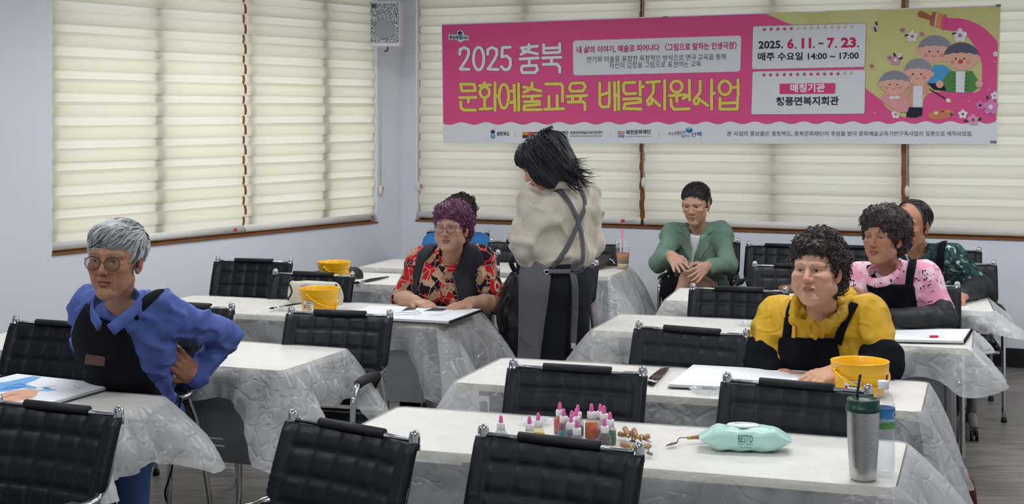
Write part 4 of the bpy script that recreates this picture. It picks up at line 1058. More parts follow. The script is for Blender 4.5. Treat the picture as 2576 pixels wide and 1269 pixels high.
class Head:
    def __init__(s, c, az, pitch, scale, roll=0., **k):
        s.c = np.array(c, float); s.R = frame(az, pitch, roll); s.s = scale; s.k = k
    def loc(s, p): return ((p-_np(s.c))@_np(s.R))/s.s
    def wld(s, q): return s.c+s.s*(s.R@np.array(q, float))
    def wrap(s, f): return lambda p: f(s.loc(p))*s.s
    def field(s):
        k = s.k; fat = k.get('fat', 0.); j = k.get('jaw', 0.); old = k.get('old', 1.)
        base = U(.03, el((0, .018, .036), (.074, .092, .084)), el((0, -.028, -.034), (.060+fat, .060, .078)), el((0, -.028, .028), (.062, .062, .06)))
        base = U(.022, base, rc((0, -.064, -.098+j), (0, -.05, -.09+j), .021+fat*.4, .024+fat*.5),
                 rc((.047+fat, .0, -.062), (.018, -.06, -.096), .022, .018), rc((-.047-fat, .0, -.062), (-.018, -.06, -.096), .022, .018))
        base = U(.018, base, el((.043+fat*.6, -.060, -.022), (.024, .024, .022)), el((-.043-fat*.6, -.060, -.022), (.024, .024, .022)), el((.036+fat, -.055, -.055), (.024+fat, .024, .028)), el((-.036-fat, -.055, -.055), (.024+fat, .024, .028)))
        nw = k.get('neck'); ne = s.loc(np.array(nw)[None])[0]-_np((0, -.004, .01)) if nw is not None else _np((0, .045, -.17))
        neck = rc((0, .022, -.06), ne, .050+fat*.6, .050+fat*.6)
        base = U(.02, base, neck)
        socks = U(.004, el((.031, -.094, .003), (.019, .017, .0125)), el((-.031, -.094, .003), (.019, .017, .0125)))
        base = SUB(base, socks, .012)
        brow = U(.006, rc((.012, -.089, .021), (.05, -.074, .020), .007, .006), rc((-.012, -.089, .021), (-.05, -.074, .020), .007, .006))
        base = U(.012, base, brow)
        nose = U(.006, rc((0, -.085, .012), (0, -.103, -.028), .0065, .0105), el((.0125, -.093, -.034), (.0085, .010, .0075)), el((-.0125, -.093, -.034), (.0085, .010, .0075)), el((0, -.101, -.031), (.011, .010, .009)))
        base = U(.009, base, nose)
        base = SUB(base, U(.001, el((.0065, -.1, -.043), (.0042, .006, .0035)), el((-.0065, -.1, -.043), (.0042, .006, .0035))), .003)
        mz = k.get('mz', -.064); mw = k.get('mw', .023); dn = k.get('down', .004)
        lips = U(.004, el((0, -.0885, mz+.005), (mw, .0095, .0052)), el((0, -.0875, mz-.006), (mw*.86, .0098, .0062)))
        base = U(.006, base, lips)
        line = U(.002, rc((0, -.1, mz), (mw, -.083, mz-dn), .0014, .0012), rc((0, -.1, mz), (-mw, -.083, mz-dn), .0014, .0012))
        base = SUB(base, line, .004)
        if old > 0:
            for sx in (1, -1):
                base = SUB(base, rc((sx*.0185, -.093, -.033), (sx*(.034+fat*.5), -.079, mz-.006), .0022*old, .0014*old), .008)
                base = SUB(base, rc((sx*.027, -.082, mz-.010), (sx*.030, -.071, mz-.03), .0018*old, .001), .007)
                base = U(.008, base, el((sx*.031, -.0795, -.016), (.015, .007, .006)))
        # eyelids
        op = k.get('open', .0034)
        lids = U(.002, el((.031, -.0705, .002), (.0158, .0145, .0138)), el((-.031, -.0705, .002), (.0158, .0145, .0138)))
        base = U(.005, base, lids)
        base = SUB(base, U(.0, el((.031, -.087, .0015), (.0135, .016, op)), el((-.031, -.087, .0015), (.0135, .016, op))), .0015)
        ears = U(.003, el((.078, .012, -.004), (.009, .019, .031), frame(18)), el((-.078, .012, -.004), (.009, .019, .031), frame(-18)), el((.074, .004, -.03), (.008, .011, .012)), el((-.074, .004, -.03), (.008, .011, .012)))
        ears = SUB(ears, U(.0, el((.088, .009, .001), (.009, .010, .018), frame(18)), el((-.088, .009, .001), (.009, .010, .018), frame(-18))), .004)
        base = U(.006, base, ears)
        sl = k.get('slim', 0.)
        if not sl: return base
        def warped(p):
            t = np.clip((-p[:, 2]-.005)/.10, 0, 1)*np.clip((.02-p[:, 1])/.05, 0, 1); q = p.copy(); q[:, 0] *= 1+sl*t; return base(q)
        return warped
    def colour(s, V):
        k = s.k; q = s.loc(np.asarray(V, np.float32)); x, y, z = q.T; ax = np.abs(x)
        base = lin(*k.get('skin', (196, 150, 124)))
        C = np.tile(base, (len(q), 1))
        def mixc(w, c): 
            w = np.clip(w, 0, 1)[:, None]; C[:] = C*(1-w)+lin(*c)*w
        g = lambda cx, cy, cz, r: np.exp(-(((ax-cx)/r)**2+((y-cy)/r)**2+((z-cz)/r)**2))
        sk = np.array(k.get('skin', (196, 150, 124)))
        mixc(.45*g(.045, -.06, -.03, .03), tuple((sk*np.array([1.0, .80, .76])).astype(int)))
        mixc(.5*g(0, -.105, -.03, .016), tuple((sk*np.array([1.0, .80, .76])).astype(int)))
        mixc(.5*g(.08, .01, 0, .03), tuple((sk*np.array([.97, .74, .68])).astype(int)))
        mz = k.get('mz', -.064); mw = k.get('mw', .023)
        lip = ((ax/(mw*.98))**2+((z-mz+.0005)/.0105)**2 < 1) & (y < -.08)
        mixc(lip*.75, k.get('lip', (168, 92, 86)))
        lid = ((ax-.031)/.0155)**2+((z-.0025)/(k.get('open', .0034)+.0022))**2
        mixc(((lid < 1) & (y < -.07) & (z > .0005))*.6, (70, 48, 42))
        bz = .0215+.006*(1-((ax-.033)/.022)**2)*.6
        br = (ax > .012) & (ax < .054) & (np.abs(z-bz) < .0042*(1.25-ax/.06)) & (y < -.05)
        mixc(br*k.get('browa', .75), k.get('brow', (60, 48, 44)))
        rng = np.random.RandomState(3)
        if k.get('spots'):
            for _ in range(k['spots']):
                c = np.array([rng.uniform(-.06, .06), -.08, rng.uniform(-.09, .07)]); r = rng.uniform(.0015, .0035)
                mixc((((x-c[0])/r)**2+((z-c[2])/r)**2 < 1)*(y < 0)*.35, tuple((sk*.62).astype(int)))
        return C
    def into(s, vm, vox):
        f = s.wrap(s.field()); b = [s.wld(q) for q in [(x, y, z) for x in (-.105, .105) for y in (-.125, .125) for z in (-.25, .135)]]
        lo, hi = sdf_bounds(b, .0)
        vm.sdf(f, lo, hi, vox, s.colour)
    def eyes(s, parent, org, look=(0, 0)):
        for sx in (1, -1):
            mb = MB(); c = s.wld((sx*.031, -.0705, .0015)); r = .0128*s.s
            d = s.R@np.array([math.sin(math.radians(look[0])), -1, math.sin(math.radians(look[1]))]); d /= np.linalg.norm(d)
            Rm = rot_to(d); mb.sphere(c, r, 20, 20, R=Rm)
            V = np.array(mb.v); t = ((V-c)@d)/r
            C = np.where((t > .90)[:, None], lin(34, 24, 22), np.where((t > .83)[:, None], lin(52, 36, 30), lin(214, 204, 198)))
            v = VM(); v.mb(mb, C); v.build('eye', M['eye'], parent, org)
    def glasses(s, parent, org, fm, lm, r=.0235, tm=None, y0=-.104):
        w = s.wld; e = MB()
        for sx in (1, -1):
            ring = [w((sx*.0325+r*1.06*math.cos(a), y0+.0035*abs(math.cos(a))*(1 if math.cos(a)*sx > 0 else 0), -.004+r*.92*math.sin(a))) for a in [2*math.pi*i/28 for i in range(29)]]
            e.tube(ring, .0013*s.s, 6, caps=False)
        e.tube(bez([w((-.0095, y0, 0)), w((0, y0-.004, .003)), w((.0095, y0, 0))], 4), .0013*s.s, 6)
        g = e.build('glasses', fm, parent); g.data.transform(Matrix.Translation(-Vector(org)))
        t = MB()
        for sx in (1, -1):
            t.tube(bez([w((sx*(.0325+r*1.06), y0+.004, .004)), w((sx*.073, y0+.03, .006)), w((sx*.0795, -.02, .004)), w((sx*.081, .012, .002)), w((sx*.078, .03, -.012))], 5), .0012*s.s, 6)
        t = t.build('temple', tm or fm, g); t.data.transform(Matrix.Translation(-Vector(org)))
        for sx in (1, -1):
            m2 = MB(); c = [w((sx*.0325+r*1.02*math.cos(a), y0+.001, -.004+r*.88*math.sin(a))) for a in [2*math.pi*i/24 for i in range(24)]]
            n = np.array(s.R[:, 1])*.0008
            m2.add([q for q in c]+[q+n for q in c], [tuple(range(24)), tuple(reversed(range(24, 48)))]+[(i, (i+1) % 24, 24+(i+1) % 24, 24+i) for i in range(24)], 0, False)
            l = m2.build('lens', lm, g); l.data.transform(Matrix.Translation(-Vector(org)))

def curls(vm, V, N, rng, n, rad, th, C, seg=9):
    """small hair curls scattered over a surface"""
    pick = rng.choice(len(V), n)
    for i in pick:
        p, nn = V[i], N[i]; a = rng.normal(size=3); t = np.cross(nn, a); t /= np.linalg.norm(t)+1e-9; b = np.cross(nn, t)
        r = rad*rng.uniform(.6, 1.3); a0 = rng.uniform(0, 6.28); tw = rng.uniform(-.4, .4)
        path = [p+nn*(.10*r+.3*r*math.sin(x*1.2))+r*(t*math.cos(a0+x*3.4)+(b*.85+nn*.3)*math.sin(a0+x*3.4))+b*tw*r*x for x in np.linspace(0, 1, seg)]
        m = MB().tube(path, [th*(.4+.6*math.sin(math.pi*(.12+.8*k/(seg-1)))) for k in range(seg)], 4, caps=False)
        c = C[rng.randint(len(C))]; vm.mb(m, c)
def normals(f, V, e=.003):
    V = V.astype(np.float32); g = np.stack([f(V+_np([e, 0, 0]))-f(V-_np([e, 0, 0])), f(V+_np([0, e, 0]))-f(V-_np([0, e, 0])), f(V+_np([0, 0, e]))-f(V-_np([0, 0, e]))], 1)
    return g/(np.linalg.norm(g, axis=1)[:, None]+1e-9)
def strands(vm, f, H, roots, flow, rng, seg, step, th, C, lift=.003, droop=0., jit=.25):
    """hair locks that follow a surface f in the direction flow(local point)"""
    p = (H.c+H.s*(np.array(roots, float)@H.R.T)).astype(np.float32); n = len(p)
    for _ in range(3): p = p-normals(f, p)*(f(p)-lift*.5)[:, None]
    path = [p.copy()]; jd = rng.normal(size=(n, 3))*jit
    for k in range(seg-1):
        q = H.loc(p); d = (np.array([flow(a) for a in q], float)+jd*.5)@H.R.T; d /= np.linalg.norm(d, axis=1)[:, None]
        N = normals(f, p); d = d-N*(d*N).sum(1)[:, None]; d /= np.linalg.norm(d, axis=1)[:, None]+1e-9
        p = (p+d*step).astype(np.float32); p = (p-N*(f(p)-lift)[:, None]).astype(np.float32); p[:, 2] -= droop*k; path.append(p.copy())
    for i in range(n):
        m = MB().tube([a[i] for a in path], [th*(1-.8*(k/(seg-1))**2) for k in range(seg)], 4, caps=False, flat=(1.5, .7))
        vm.mb(m, C[rng.randint(len(C))])
def hit(f, px, py, d0, d1, n=240):
    """where the sight line of a pixel meets a surface"""
    ds = np.linspace(d0, d1, n); p = np.stack([P(px, py, d) for d in ds]).astype(np.float32); v = f(p); k = np.nonzero(v < 0)[0]
    if not len(k): return p[int(np.argmin(v))].astype(float)
    i = max(1, k[0]); t = v[i-1]/(v[i-1]-v[i]+1e-9); return (p[i-1]+(p[i]-p[i-1])*t).astype(float)
def ribbon(f, pix, d0, d1, w, th=.004, n=6, lift=.003):
    """flat strap lying on a surface along pixel points"""
    pts = [hit(f, x, y, d0, d1) for x, y in pix]; pts = [np.array(q) for q in bez(pts, n)]
    A = np.array(pts, np.float32); N = normals(f, A, .012); dd = f(A); A = A-N*(dd[:, None]-lift)
    return MB().tube(list(A), w/2, 8, flat=(1, th/w), up=[tuple(q) for q in N])

def torso(neck, pel, sR, sL, wc, dc, ww, dw, wh, dh, bust=0., k=.06, sh=.062, hunch=0.):
    """sR/sL: shoulder joints; returns list of fields plus frame"""
    neck, pel, sR, sL = [np.array(q, float) for q in (neck, pel, sR, sL)]
    up = neck-pel; L = np.linalg.norm(up); up /= L; rt = sL-sR; rt -= up*(rt@up); rt /= np.linalg.norm(rt); bk = np.cross(up, rt)   # bk points away from the chest
    if bk[1] < 0 and False: bk = -bk
    R = np.stack([rt, bk, up], 1)
    mid = (sR+sL)/2
    ch = pel+up*L*.70+bk*.0; be = pel+up*L*.36; 
    fs = [el(ch, (wc, dc, L*.33), R), el(be, (ww, dw, L*.33), R), el(pel+up*.03, (wh, dh, .15), R), rc(sR, sL, sh, sh), rc(neck-up*.06+bk*.0, neck+up*.02, .075, .055), rc(neck-up*.02, sR, .052, sh), rc(neck-up*.02, sL, .052, sh)]
    if bust:
        for s in (-1, 1): fs.append(el(pel+up*L*.60+rt*s*.085-bk*dc*.72, (.085, bust, .085), R))
    return fs, R, L
def fingers(wrist, R, s, curl, side, spread=.12, thumb=.6):
    """hand field; R columns: x across palm (towards thumb*side), y along fingers, z out of the back of the hand"""
    w = np.array(wrist, float); R = np.array(R)
    T = lambda q: w+R@(np.array(q, float)*s)
    fs = [rc(T((0, -.02, 0)), T((0, .02, 0)), .024*s, .027*s)]
    palm = U(.012*s, rc(T((.022*side, .02, 0)), T((.028*side, .085, .002)), .015*s, .0125*s), rc(T((.004*side, .02, 0)), T((.008*side, .09, .004)), .016*s, .0125*s), rc(T((-.014*side, .02, 0)), T((-.012*side, .086, .003)), .016*s, .0125*s), rc(T((-.026*side, .022, -.002)), T((-.030*side, .078, 0)), .015*s, .0115*s), fs[0])
    out = palm
    L = [(.028, .085, .042, .026, .021), (.008, .09, .046, .029, .022), (-.012, .086, .043, .027, .021), (-.030, .078, .034, .021, .019)]
    for i, (x, y, a, b, c) in enumerate(L):
        p = np.array([x*side, y, .003]); an = 0.; cu = curl[i] if hasattr(curl, '__len__') else curl; sx = spread*(x/.03)*side
        q = [p]
        for l, m in ((a, .8), (b, 1.1), (c, .8)):
            an += cu*m; d = np.array([sx*math.cos(an), math.cos(an), -math.sin(an)]); d /= np.linalg.norm(d); q.append(q[-1]+d*l)
        r = [.0105, .0095, .0088, .0075]
        fg = U(.004*s, *[rc(T(q[j]), T(q[j+1]), r[j]*s, r[j+1]*s) for j in range(3)])
        out = U(.005*s, out, fg)
    q = [np.array([.022*side, .018, -.004]), np.array([.048*side, .045, -.016*thumb]), np.array([.058*side, .075, -.034*thumb]), np.array([.056*side, .10, -.050*thumb])]
    out = U(.006*s, out, *[rc(T(q[j]), T(q[j+1]), (.015, .0115, .0095)[j]*s, (.0115, .0095, .008)[j]*s) for j in range(3)])
    return out
def hand_frame(along, back):
    y = np.array(along, float); y /= np.linalg.norm(y); z = np.array(back, float); z -= y*(z@y); z /= np.linalg.norm(z); x = np.cross(y, z); return np.stack([x, y, z], 1)
def box_of(*pts, pad=.1): return sdf_bounds([np.array(q) for q in pts], pad)
def seated_legs(pel, az, knee=.44, spread=.10, seat=.47):
    R = frame(az); fw = -R[:, 1]; rt = R[:, 0]; pel = np.array(pel); out = []; pts = []
    for s in (-1, 1):
        hip = pel+rt*s*.09; kn = pel+fw*knee+rt*s*spread*1.3; kn[2] = .50; an = kn+fw*.02; an[2] = .09; toe = an+fw*.15; toe[2] = .045
        out.append((hip, kn, an, toe)); pts += [hip, kn, an, toe]
    return out, pts
def leg_fields(legs, g=0.):
    fs = []
    for h, k, a, t in legs: fs += [rc(h, k, .092+g, .066+g), rc(k, a, .062+g, .046+g)]
    return fs
def shoe(legs, parent, org, m):
    for h, k, a, t in legs:
        v = VM(); f = AND(U(.02, rc(a+np.array([0, 0, -.03]), t, .046, .04), rc(a, a+np.array([0, 0, -.03]), .045, .045)), half((0, 0, -1), -.004)); lo, hi = box_of(a, t, pad=.09); lo[2] = -.02; v.sdf(f, lo, hi, .012); v.build('shoe', m, parent, org)

# ------------------------------------------------------------------ people
def person(base, label):
    b = (float(base[0]), float(base[1]), 0.)
    return empty('person', b, 0, label, 'person', 'people in the classroom'), b
def garment(name, f, pts, pad, vox, m, e, org, padb=.0):
    lo, hi = box_of(*pts, pad=pad); v = VM(); v.sdf(f, lo, hi, vox, None, padb); return v.build(name, m, e, org)
def mbuild(mb, name, m, e, org):
    o = mb.build(name, m, e); o.data.transform(Matrix.Translation(-Vector(org))); return o
def perm_hair(H, e, org, rng, dark, f_loc, ncurl, rad=.010, th=.0028, vox=.005, amp=.004, name='hair'):
    f = H.wrap(wrink(f_loc, amp, 130, rng.randint(99), (1, 1, 1)))
    b = [H.wld((x, y, z)) for x in (-.15, .15) for y in (-.16, .17) for z in (-.17, .19)]; lo, hi = sdf_bounds(b, 0)
    V, Q = polygonize(f, lo, hi, vox); C = np.array([lin(*c) for c in dark])
    vm = VM(); vm.add(V, Q, C[0]); N = normals(f, V)
    curls(vm, V, N, rng, ncurl, rad*H.s, th*H.s, C)
    return vm.build(name, M['hair'], e, org)
def nhole(H, neck):
    n = np.array(neck); a = n+(H.c-n)*.28
    return rc(a, H.wld((0, 0, -.03)), .060*H.s, .075*H.s)
FACE = U(.02, el((0, -.105, -.030), (.064, .085, .088)), el((0, -.10, -.10), (.085, .09, .06)))
EARS = U(0, el((.085, .006, -.022), (.026, .026, .034)), el((-.085, .006, -.022), (.026, .026, .034)))

# --- grey-haired man in a blue shirt, hands behind his back
def man_blue():
    rng = np.random.RandomState(5)
    e, org = person(P(345, 1045, 5.95), 'grey-haired man with round glasses, blue shirt and black apron at the left')
    H = Head(P(291, 655, 5.20), -8, 2, 1.14, roll=2, skin=(172, 126, 102), lip=(126, 76, 66), brow=(96, 88, 84), browa=.6, spots=26, fat=-.002, down=.005, open=.0030, jaw=-.004, slim=.10, old=1.7)
    sR, sL = P(226, 778, 5.62), P(415, 790, 5.50); neck = P(305, 775, 5.40); pel = P(345, 1050, 5.92)
    H.k['neck'] = neck
    tf, R, L = torso(neck, pel, sR, sL, .185, .125, .165, .125, .18, .14, sh=.060)
    eL, wL = P(568, 846, 5.82), P(490, 950, 5.74); eR, wR = P(222, 868, 6.02), P(290, 960, 6.05)
    legs, lp = seated_legs(pel, -4)
    vm = VM(); H.into(vm, .0027)
    lo, hi = box_of(neck, pel, sR, sL, eL, wL, *lp, pad=.16); vm.sdf(U(.04, *[OFF(t, .012*-1) for t in tf], rc(sL, eL, .045, .04), rc(eL, wL, .04, .03), rc(sR, eR, .045, .04), rc(eR, wR, .04, .03), *leg_fields(legs, -.012)), np.maximum(lo, (-9, 0, .02)), hi, .02, lin(176, 124, 96))
    hR = hand_frame(P(455, 918, 5.68)-wL, (0.3, -.9, .1)); hf = U(.01, fingers(wL, hR, 1.12, .35, -1), rc(wL, wL+(eL-wL)*.35, .031, .036))
    lo, hi = box_of(wL, pad=.19); vm.sdf(hf, lo, hi, .005, lin(172, 122, 98))
    vm.build('body', M['skin'], e, org)
    H.eyes(e, org, (-8, 0)); H.glasses(e, org, M['frame_tortoise'], M['lens'], tm=M['gold'])
    # hair: short swept cap
    cap = SUB(SUB(U(.02, el((0, .022, .043), (.088, .105, .090)), el((0, -.045, .075), (.068, .055, .042))), U(.01, el((0, -.11, -.028), (.068, .068, .083)), el((0, -.06, -.09), (.1, .1, .075))), .006), EARS, .008)
    cap = SUB(cap, lambda p: np.maximum(p[:, 2]+.055+.4*np.minimum(0, p[:, 1]-.02), -1e3), .005)
    f = H.wrap(wrink(cap, .0022, 120, 4, (1, 1, .4))); b = [H.wld((x, y, z)) for x in (-.12, .12) for y in (-.14, .15) for z in (-.13, .16)]; lo, hi = sdf_bounds(b, 0)
    hv = VM(); V, Q = polygonize(f, lo, hi, .005); hv.add(V, Q, lin(168, 172, 178))
    C = [lin(*c) for c in [(206, 208, 212), (176, 180, 186), (140, 144, 152), (96, 100, 110), (222, 223, 226)]]
    roots = [(rng.uniform(-.07, .085), rng.uniform(-.05, .10), .13) for _ in range(260)]+[(sx*rng.uniform(.06, .085), rng.uniform(-.03, .1), rng.uniform(.03, .1)) for sx in (1, -1) for _ in range(70)]
    roots += [(rng.uniform(-.058, .07), rng.uniform(-.085, -.045), rng.uniform(.07, .105)) for _ in range(200)]
    def flow(q): return (-.75, -.25, -.65) if q[1] < -.035 and q[2] > .02 and abs(q[0]) < .068 else (-.35 if q[2] > .07 else .05*np.sign(q[0]), -.8 if q[1] < .03 and q[2] > .05 else (-.25 if q[1] < .05 else .35), -.35 if q[2] > .07 else -1)
    strands(hv, f, H, roots, flow, rng, 7, .013, .0030, C); hv.build('hair', M['hair'], e, org)
    # shirt
    sh = U(.05, *[OFF(t, .008) for t in tf], rc(sR, eR, .066, .056), rc(eR, wR, .055, .045)); arm = U(.02, rc(sL, eL, .072, .060), rc(eL, wL, .060, .047))
    shirt = wrink(U(.035, sh, arm), .012, 36, 8, (1, 1, 1.1))
    hole = nhole(H, neck)
    shirt = SUB(shirt, hole, .01)
    garment('shirt', shirt, [neck, pel, sR, sL, eL, wL, eR, wR], .15, .0095, M['blue_shirt'], e, org)
    col = bez([H.wld((-.02, -.055, -.205)), H.wld((-.062, -.02, -.165)), H.wld((-.068, .04, -.125)), H.wld((0, .10, -.11)), H.wld((.068, .04, -.125)), H.wld((.066, -.02, -.165)), H.wld((.02, -.06, -.215))], 5)
    mbuild(MB().tube(col, .024, 8, flat=(.35, 1), up=(0, 0, 1)), 'collar', M['blue_shirt'], e, org)
    ap = AND(OFF(U(.05, *tf), .026), prism([(238, 752), (262, 775), (330, 790), (352, 800), (372, 900), (398, 1040), (130, 1040), (160, 900), (205, 800)], 5.55, ymax=5.85), .008)
    garment('apron', wrink(ap, .004, 18, 3), [neck, pel, sR, sL], .16, .0095, M['black_cloth'], e, org)
    st = MB(); sf = OFF(U(.035, sh, arm), .004)
    r1 = ribbon(sf, [(335, 800), (352, 775), (380, 748), (408, 727)], 4.9, 6.2, .040, .006); mbuild(r1, 'apron_strap', M['black_cloth'], e, org)
    r2 = ribbon(sf, [(224, 790), (232, 764), (242, 745)], 4.9, 6.2, .036, .006); mbuild(r2, 'apron_strap', M['black_cloth'], e, org)
    pt = hit(OFF(ap, 0), 243, 905, 5.0, 6.0); mbuild(MB().box(Vector(pt)+Vector((0, -.016, 0)), (.075, .012, .036), Matrix.Rotation(.12, 3, 'Y')), 'apron_patch', mat('patch_brown', (92, 66, 62), .8), e, org)
    mbuild(MB().tube(bez([P(455, 1000, 5.84), P(440, 1090, 5.86), P(432, 1180, 5.9), P(416, 1235, 5.92), P(418, 1262, 5.92)], 6), .004, 6), 'apron_tie', M['black_cloth'], e, org)
    garment('trousers', U(.04, *leg_fields(legs, .012), OFF(tf[2], .012)), [pel, *lp], .12, .014, M['jeans'], e, org)
    shoe(legs, e, org, M['rubber_black'])
    return e
man_blue()

# --- woman in the yellow jacket
def woman_yellow():
    rng = np.random.RandomState(7)
    e, org = person(P(2062, 960, 6.05), 'dark-haired woman in a yellow jacket and black apron resting her hand on the table')
    H = Head(P(2056, 682, 5.76), -33, 5, 1.13, roll=-1, skin=(206, 160, 136), fat=.007, lip=(158, 92, 90), brow=(96, 74, 68), browa=.45, open=.0028, down=.006, mw=.022, old=1.5)
    neck = P(2068, 790, 5.98); pel = P(2075, 985, 6.22); sR, sL = P(1958, 806, 6.08), P(2178, 808, 5.96)
    H.k['neck'] = neck
    tf, R, L = torso(neck, pel, sR, sL, .195, .155, .20, .165, .20, .16, bust=.085, sh=.066)
    eR, eL = P(1906, 915, 6.02), P(2224, 922, 5.84); wL, wR = P(2105, 945, 5.66), P(1968, 945, 5.9)
    wL[2] = .775; 
    legs, lp = seated_legs(P(2075, 1030, 6.25), -20, knee=.40)
    vm = VM(); H.into(vm, .0028)
    lo, hi = box_of(neck, pel, sR, sL, eL, *lp, pad=.16); vm.sdf(U(.04, *[OFF(t, -.012) for t in tf], rc(sL, eL, .045, .04), rc(eL, wL, .04, .03), rc(sR, eR, .045, .04), rc(eR, wR, .04, .03), *leg_fields(legs, -.012)), np.maximum(lo, (-9, 0, .02)), hi, .02, lin(206, 160, 136))
    tip = P(2045, 972, 5.60); tip[2] = .76
    hf = U(.012, fingers(wL, hand_frame(tip-wL, (0.05, -.25, 1)), 1.18, (.50, .48, .46, .42), 1, spread=.16), rc(wL, wL+(eL-wL)*.3, .034, .040))
    lo, hi = box_of(wL, tip, pad=.15); vm.sdf(hf, lo, hi, .0042, lin(206, 160, 134))
    hf2 = fingers(wR, hand_frame(P(2010, 950, 5.80)-wR, (0, -.2, 1)), 1.1, .3, -1); lo, hi = box_of(wR, pad=.2); vm.sdf(hf2, lo, hi, .008, lin(206, 160, 134))
    vm.build('body', M['skin'], e, org); H.eyes(e, org, (-8, 6))
    cap = SUB(U(.03, el((0, .035, .045), (.100, .112, .092)), el((0, .07, -.02), (.085, .07, .085)), el((0, -.03, .085), (.075, .062, .042)), el((.02, -.01, .125), (.05, .05, .03))), U(.012, el((0, -.115, -.034), (.068, .080, .090)), el((0, -.09, -.12), (.1, .1, .07))), .008)
    cap = SUB(cap, EARS, .01)
    perm_hair(H, e, org, rng, [(52, 45, 44), (62, 54, 52), (42, 37, 38), (88, 76, 72)], cap, 1100, .012, .0019)
    sleeve = U(.02, rc(sR, sR+(eR-sR)*.80, .085, .076), rc(sL, sL+(eL-sL)*.80, .085, .078))
    upper = U(.05, *[OFF(t, .016) for t in tf], sleeve)
    jk = SUB(wrink(upper, .011, 32, 12, (1, 1, .9)), nhole(H, neck), .01)
    jk = SUB(jk, prism([(2034, 815), (2042, 800), (2050, 800), (2046, 822)], 5.8, ymax=5.95), .01)
    garment('jacket', jk, [neck, pel, sR, sL, eL, eR], .15, .0095, M['yellow_nylon'], e, org)
    cuff = wrink(U(.02, rc(eL, wL+(eL-wL)*.42, .072, .052), rc(eL+(sL-eL)*.15, eL, .092, .082)), .005, 30, 5)
    garment('left_sleeve_cover', cuff, [eL, wL], .13, .009, M['black_cloth'], e, org)
    cuff = wrink(U(.02, rc(eR, wR+(eR-wR)*.35, .066, .05), rc(eR+(sR-eR)*.15, eR, .090, .080)), .005, 30, 6)
    garment('right_sleeve_cover', cuff, [eR, wR], .13, .009, M['black_cloth'], e, org)
    # gathered hood collar
    cp = bez([P(1996, 812, 5.80), P(2000, 775, 5.84), P(2016, 750, 5.92), P(2062, 742, 6.10), P(2120, 735, 6.08), P(2142, 752, 5.98), P(2110, 800, 5.86), P(2070, 826, 5.79), P(2040, 836, 5.76)], 7)
    rr = [.026+.006*math.sin(i*1.9)+.003*math.sin(i*4.1) for i in range(len(cp))]
    mbuild(MB().tube(cp, rr, 12, flat=(.75, 1.15)), 'hood_collar', M['yellow_nylon'], e, org)
    fl = MB(); a = [P(1985, 800, 5.74), P(2028, 806, 5.755), P(2045, 842, 5.745), P(2025, 840, 5.735)]; fl.add([q for q in a]+[q+np.array([0, .012, 0]) for q in a], [(3, 2, 1, 0), (4, 5, 6, 7), (0, 1, 5, 4), (1, 2, 6, 5), (2, 3, 7, 6), (3, 0, 4, 7)], 0, False); mbuild(fl, 'collar_flap', M['yellow_nylon'], e, org)
    ap = AND(OFF(U(.05, *tf), .034), prism([(1966, 862), (2112, 862), (2120, 900), (2135, 1010), (1925, 1010), (1950, 900)], 5.8, ymax=6.05), .008)
    garment('apron', wrink(ap, .003, 16, 3), [neck, pel, sR, sL], .16, .0095, M['black_cloth'], e, org)
    sf = OFF(upper, .006)
    mbuild(ribbon(sf, [(1976, 868), (1981, 830), (1988, 785), (1998, 758)], 5.2, 6.6, .036, .006), 'apron_strap', M['black_cloth'], e, org)
    mbuild(ribbon(sf, [(2106, 866), (2118, 825), (2134, 790), (2150, 764)], 5.2, 6.6, .036, .006), 'apron_strap', M['black_cloth'], e, org)
    for pp in ([(1998, 815), (1997, 862)], [(2072, 838), (2064, 862)]): mbuild(ribbon(sf, pp, 5.2, 6.4, .016, .004), 'neck_cord', M['yellow_cord'], e, org)
    garment('trousers', U(.04, *leg_fields(legs, .012), OFF(tf[2], .014)), [pel, *lp], .12, .016, M['dark_trousers'], e, org); shoe(legs, e, org, M['rubber_black'])
woman_yellow()

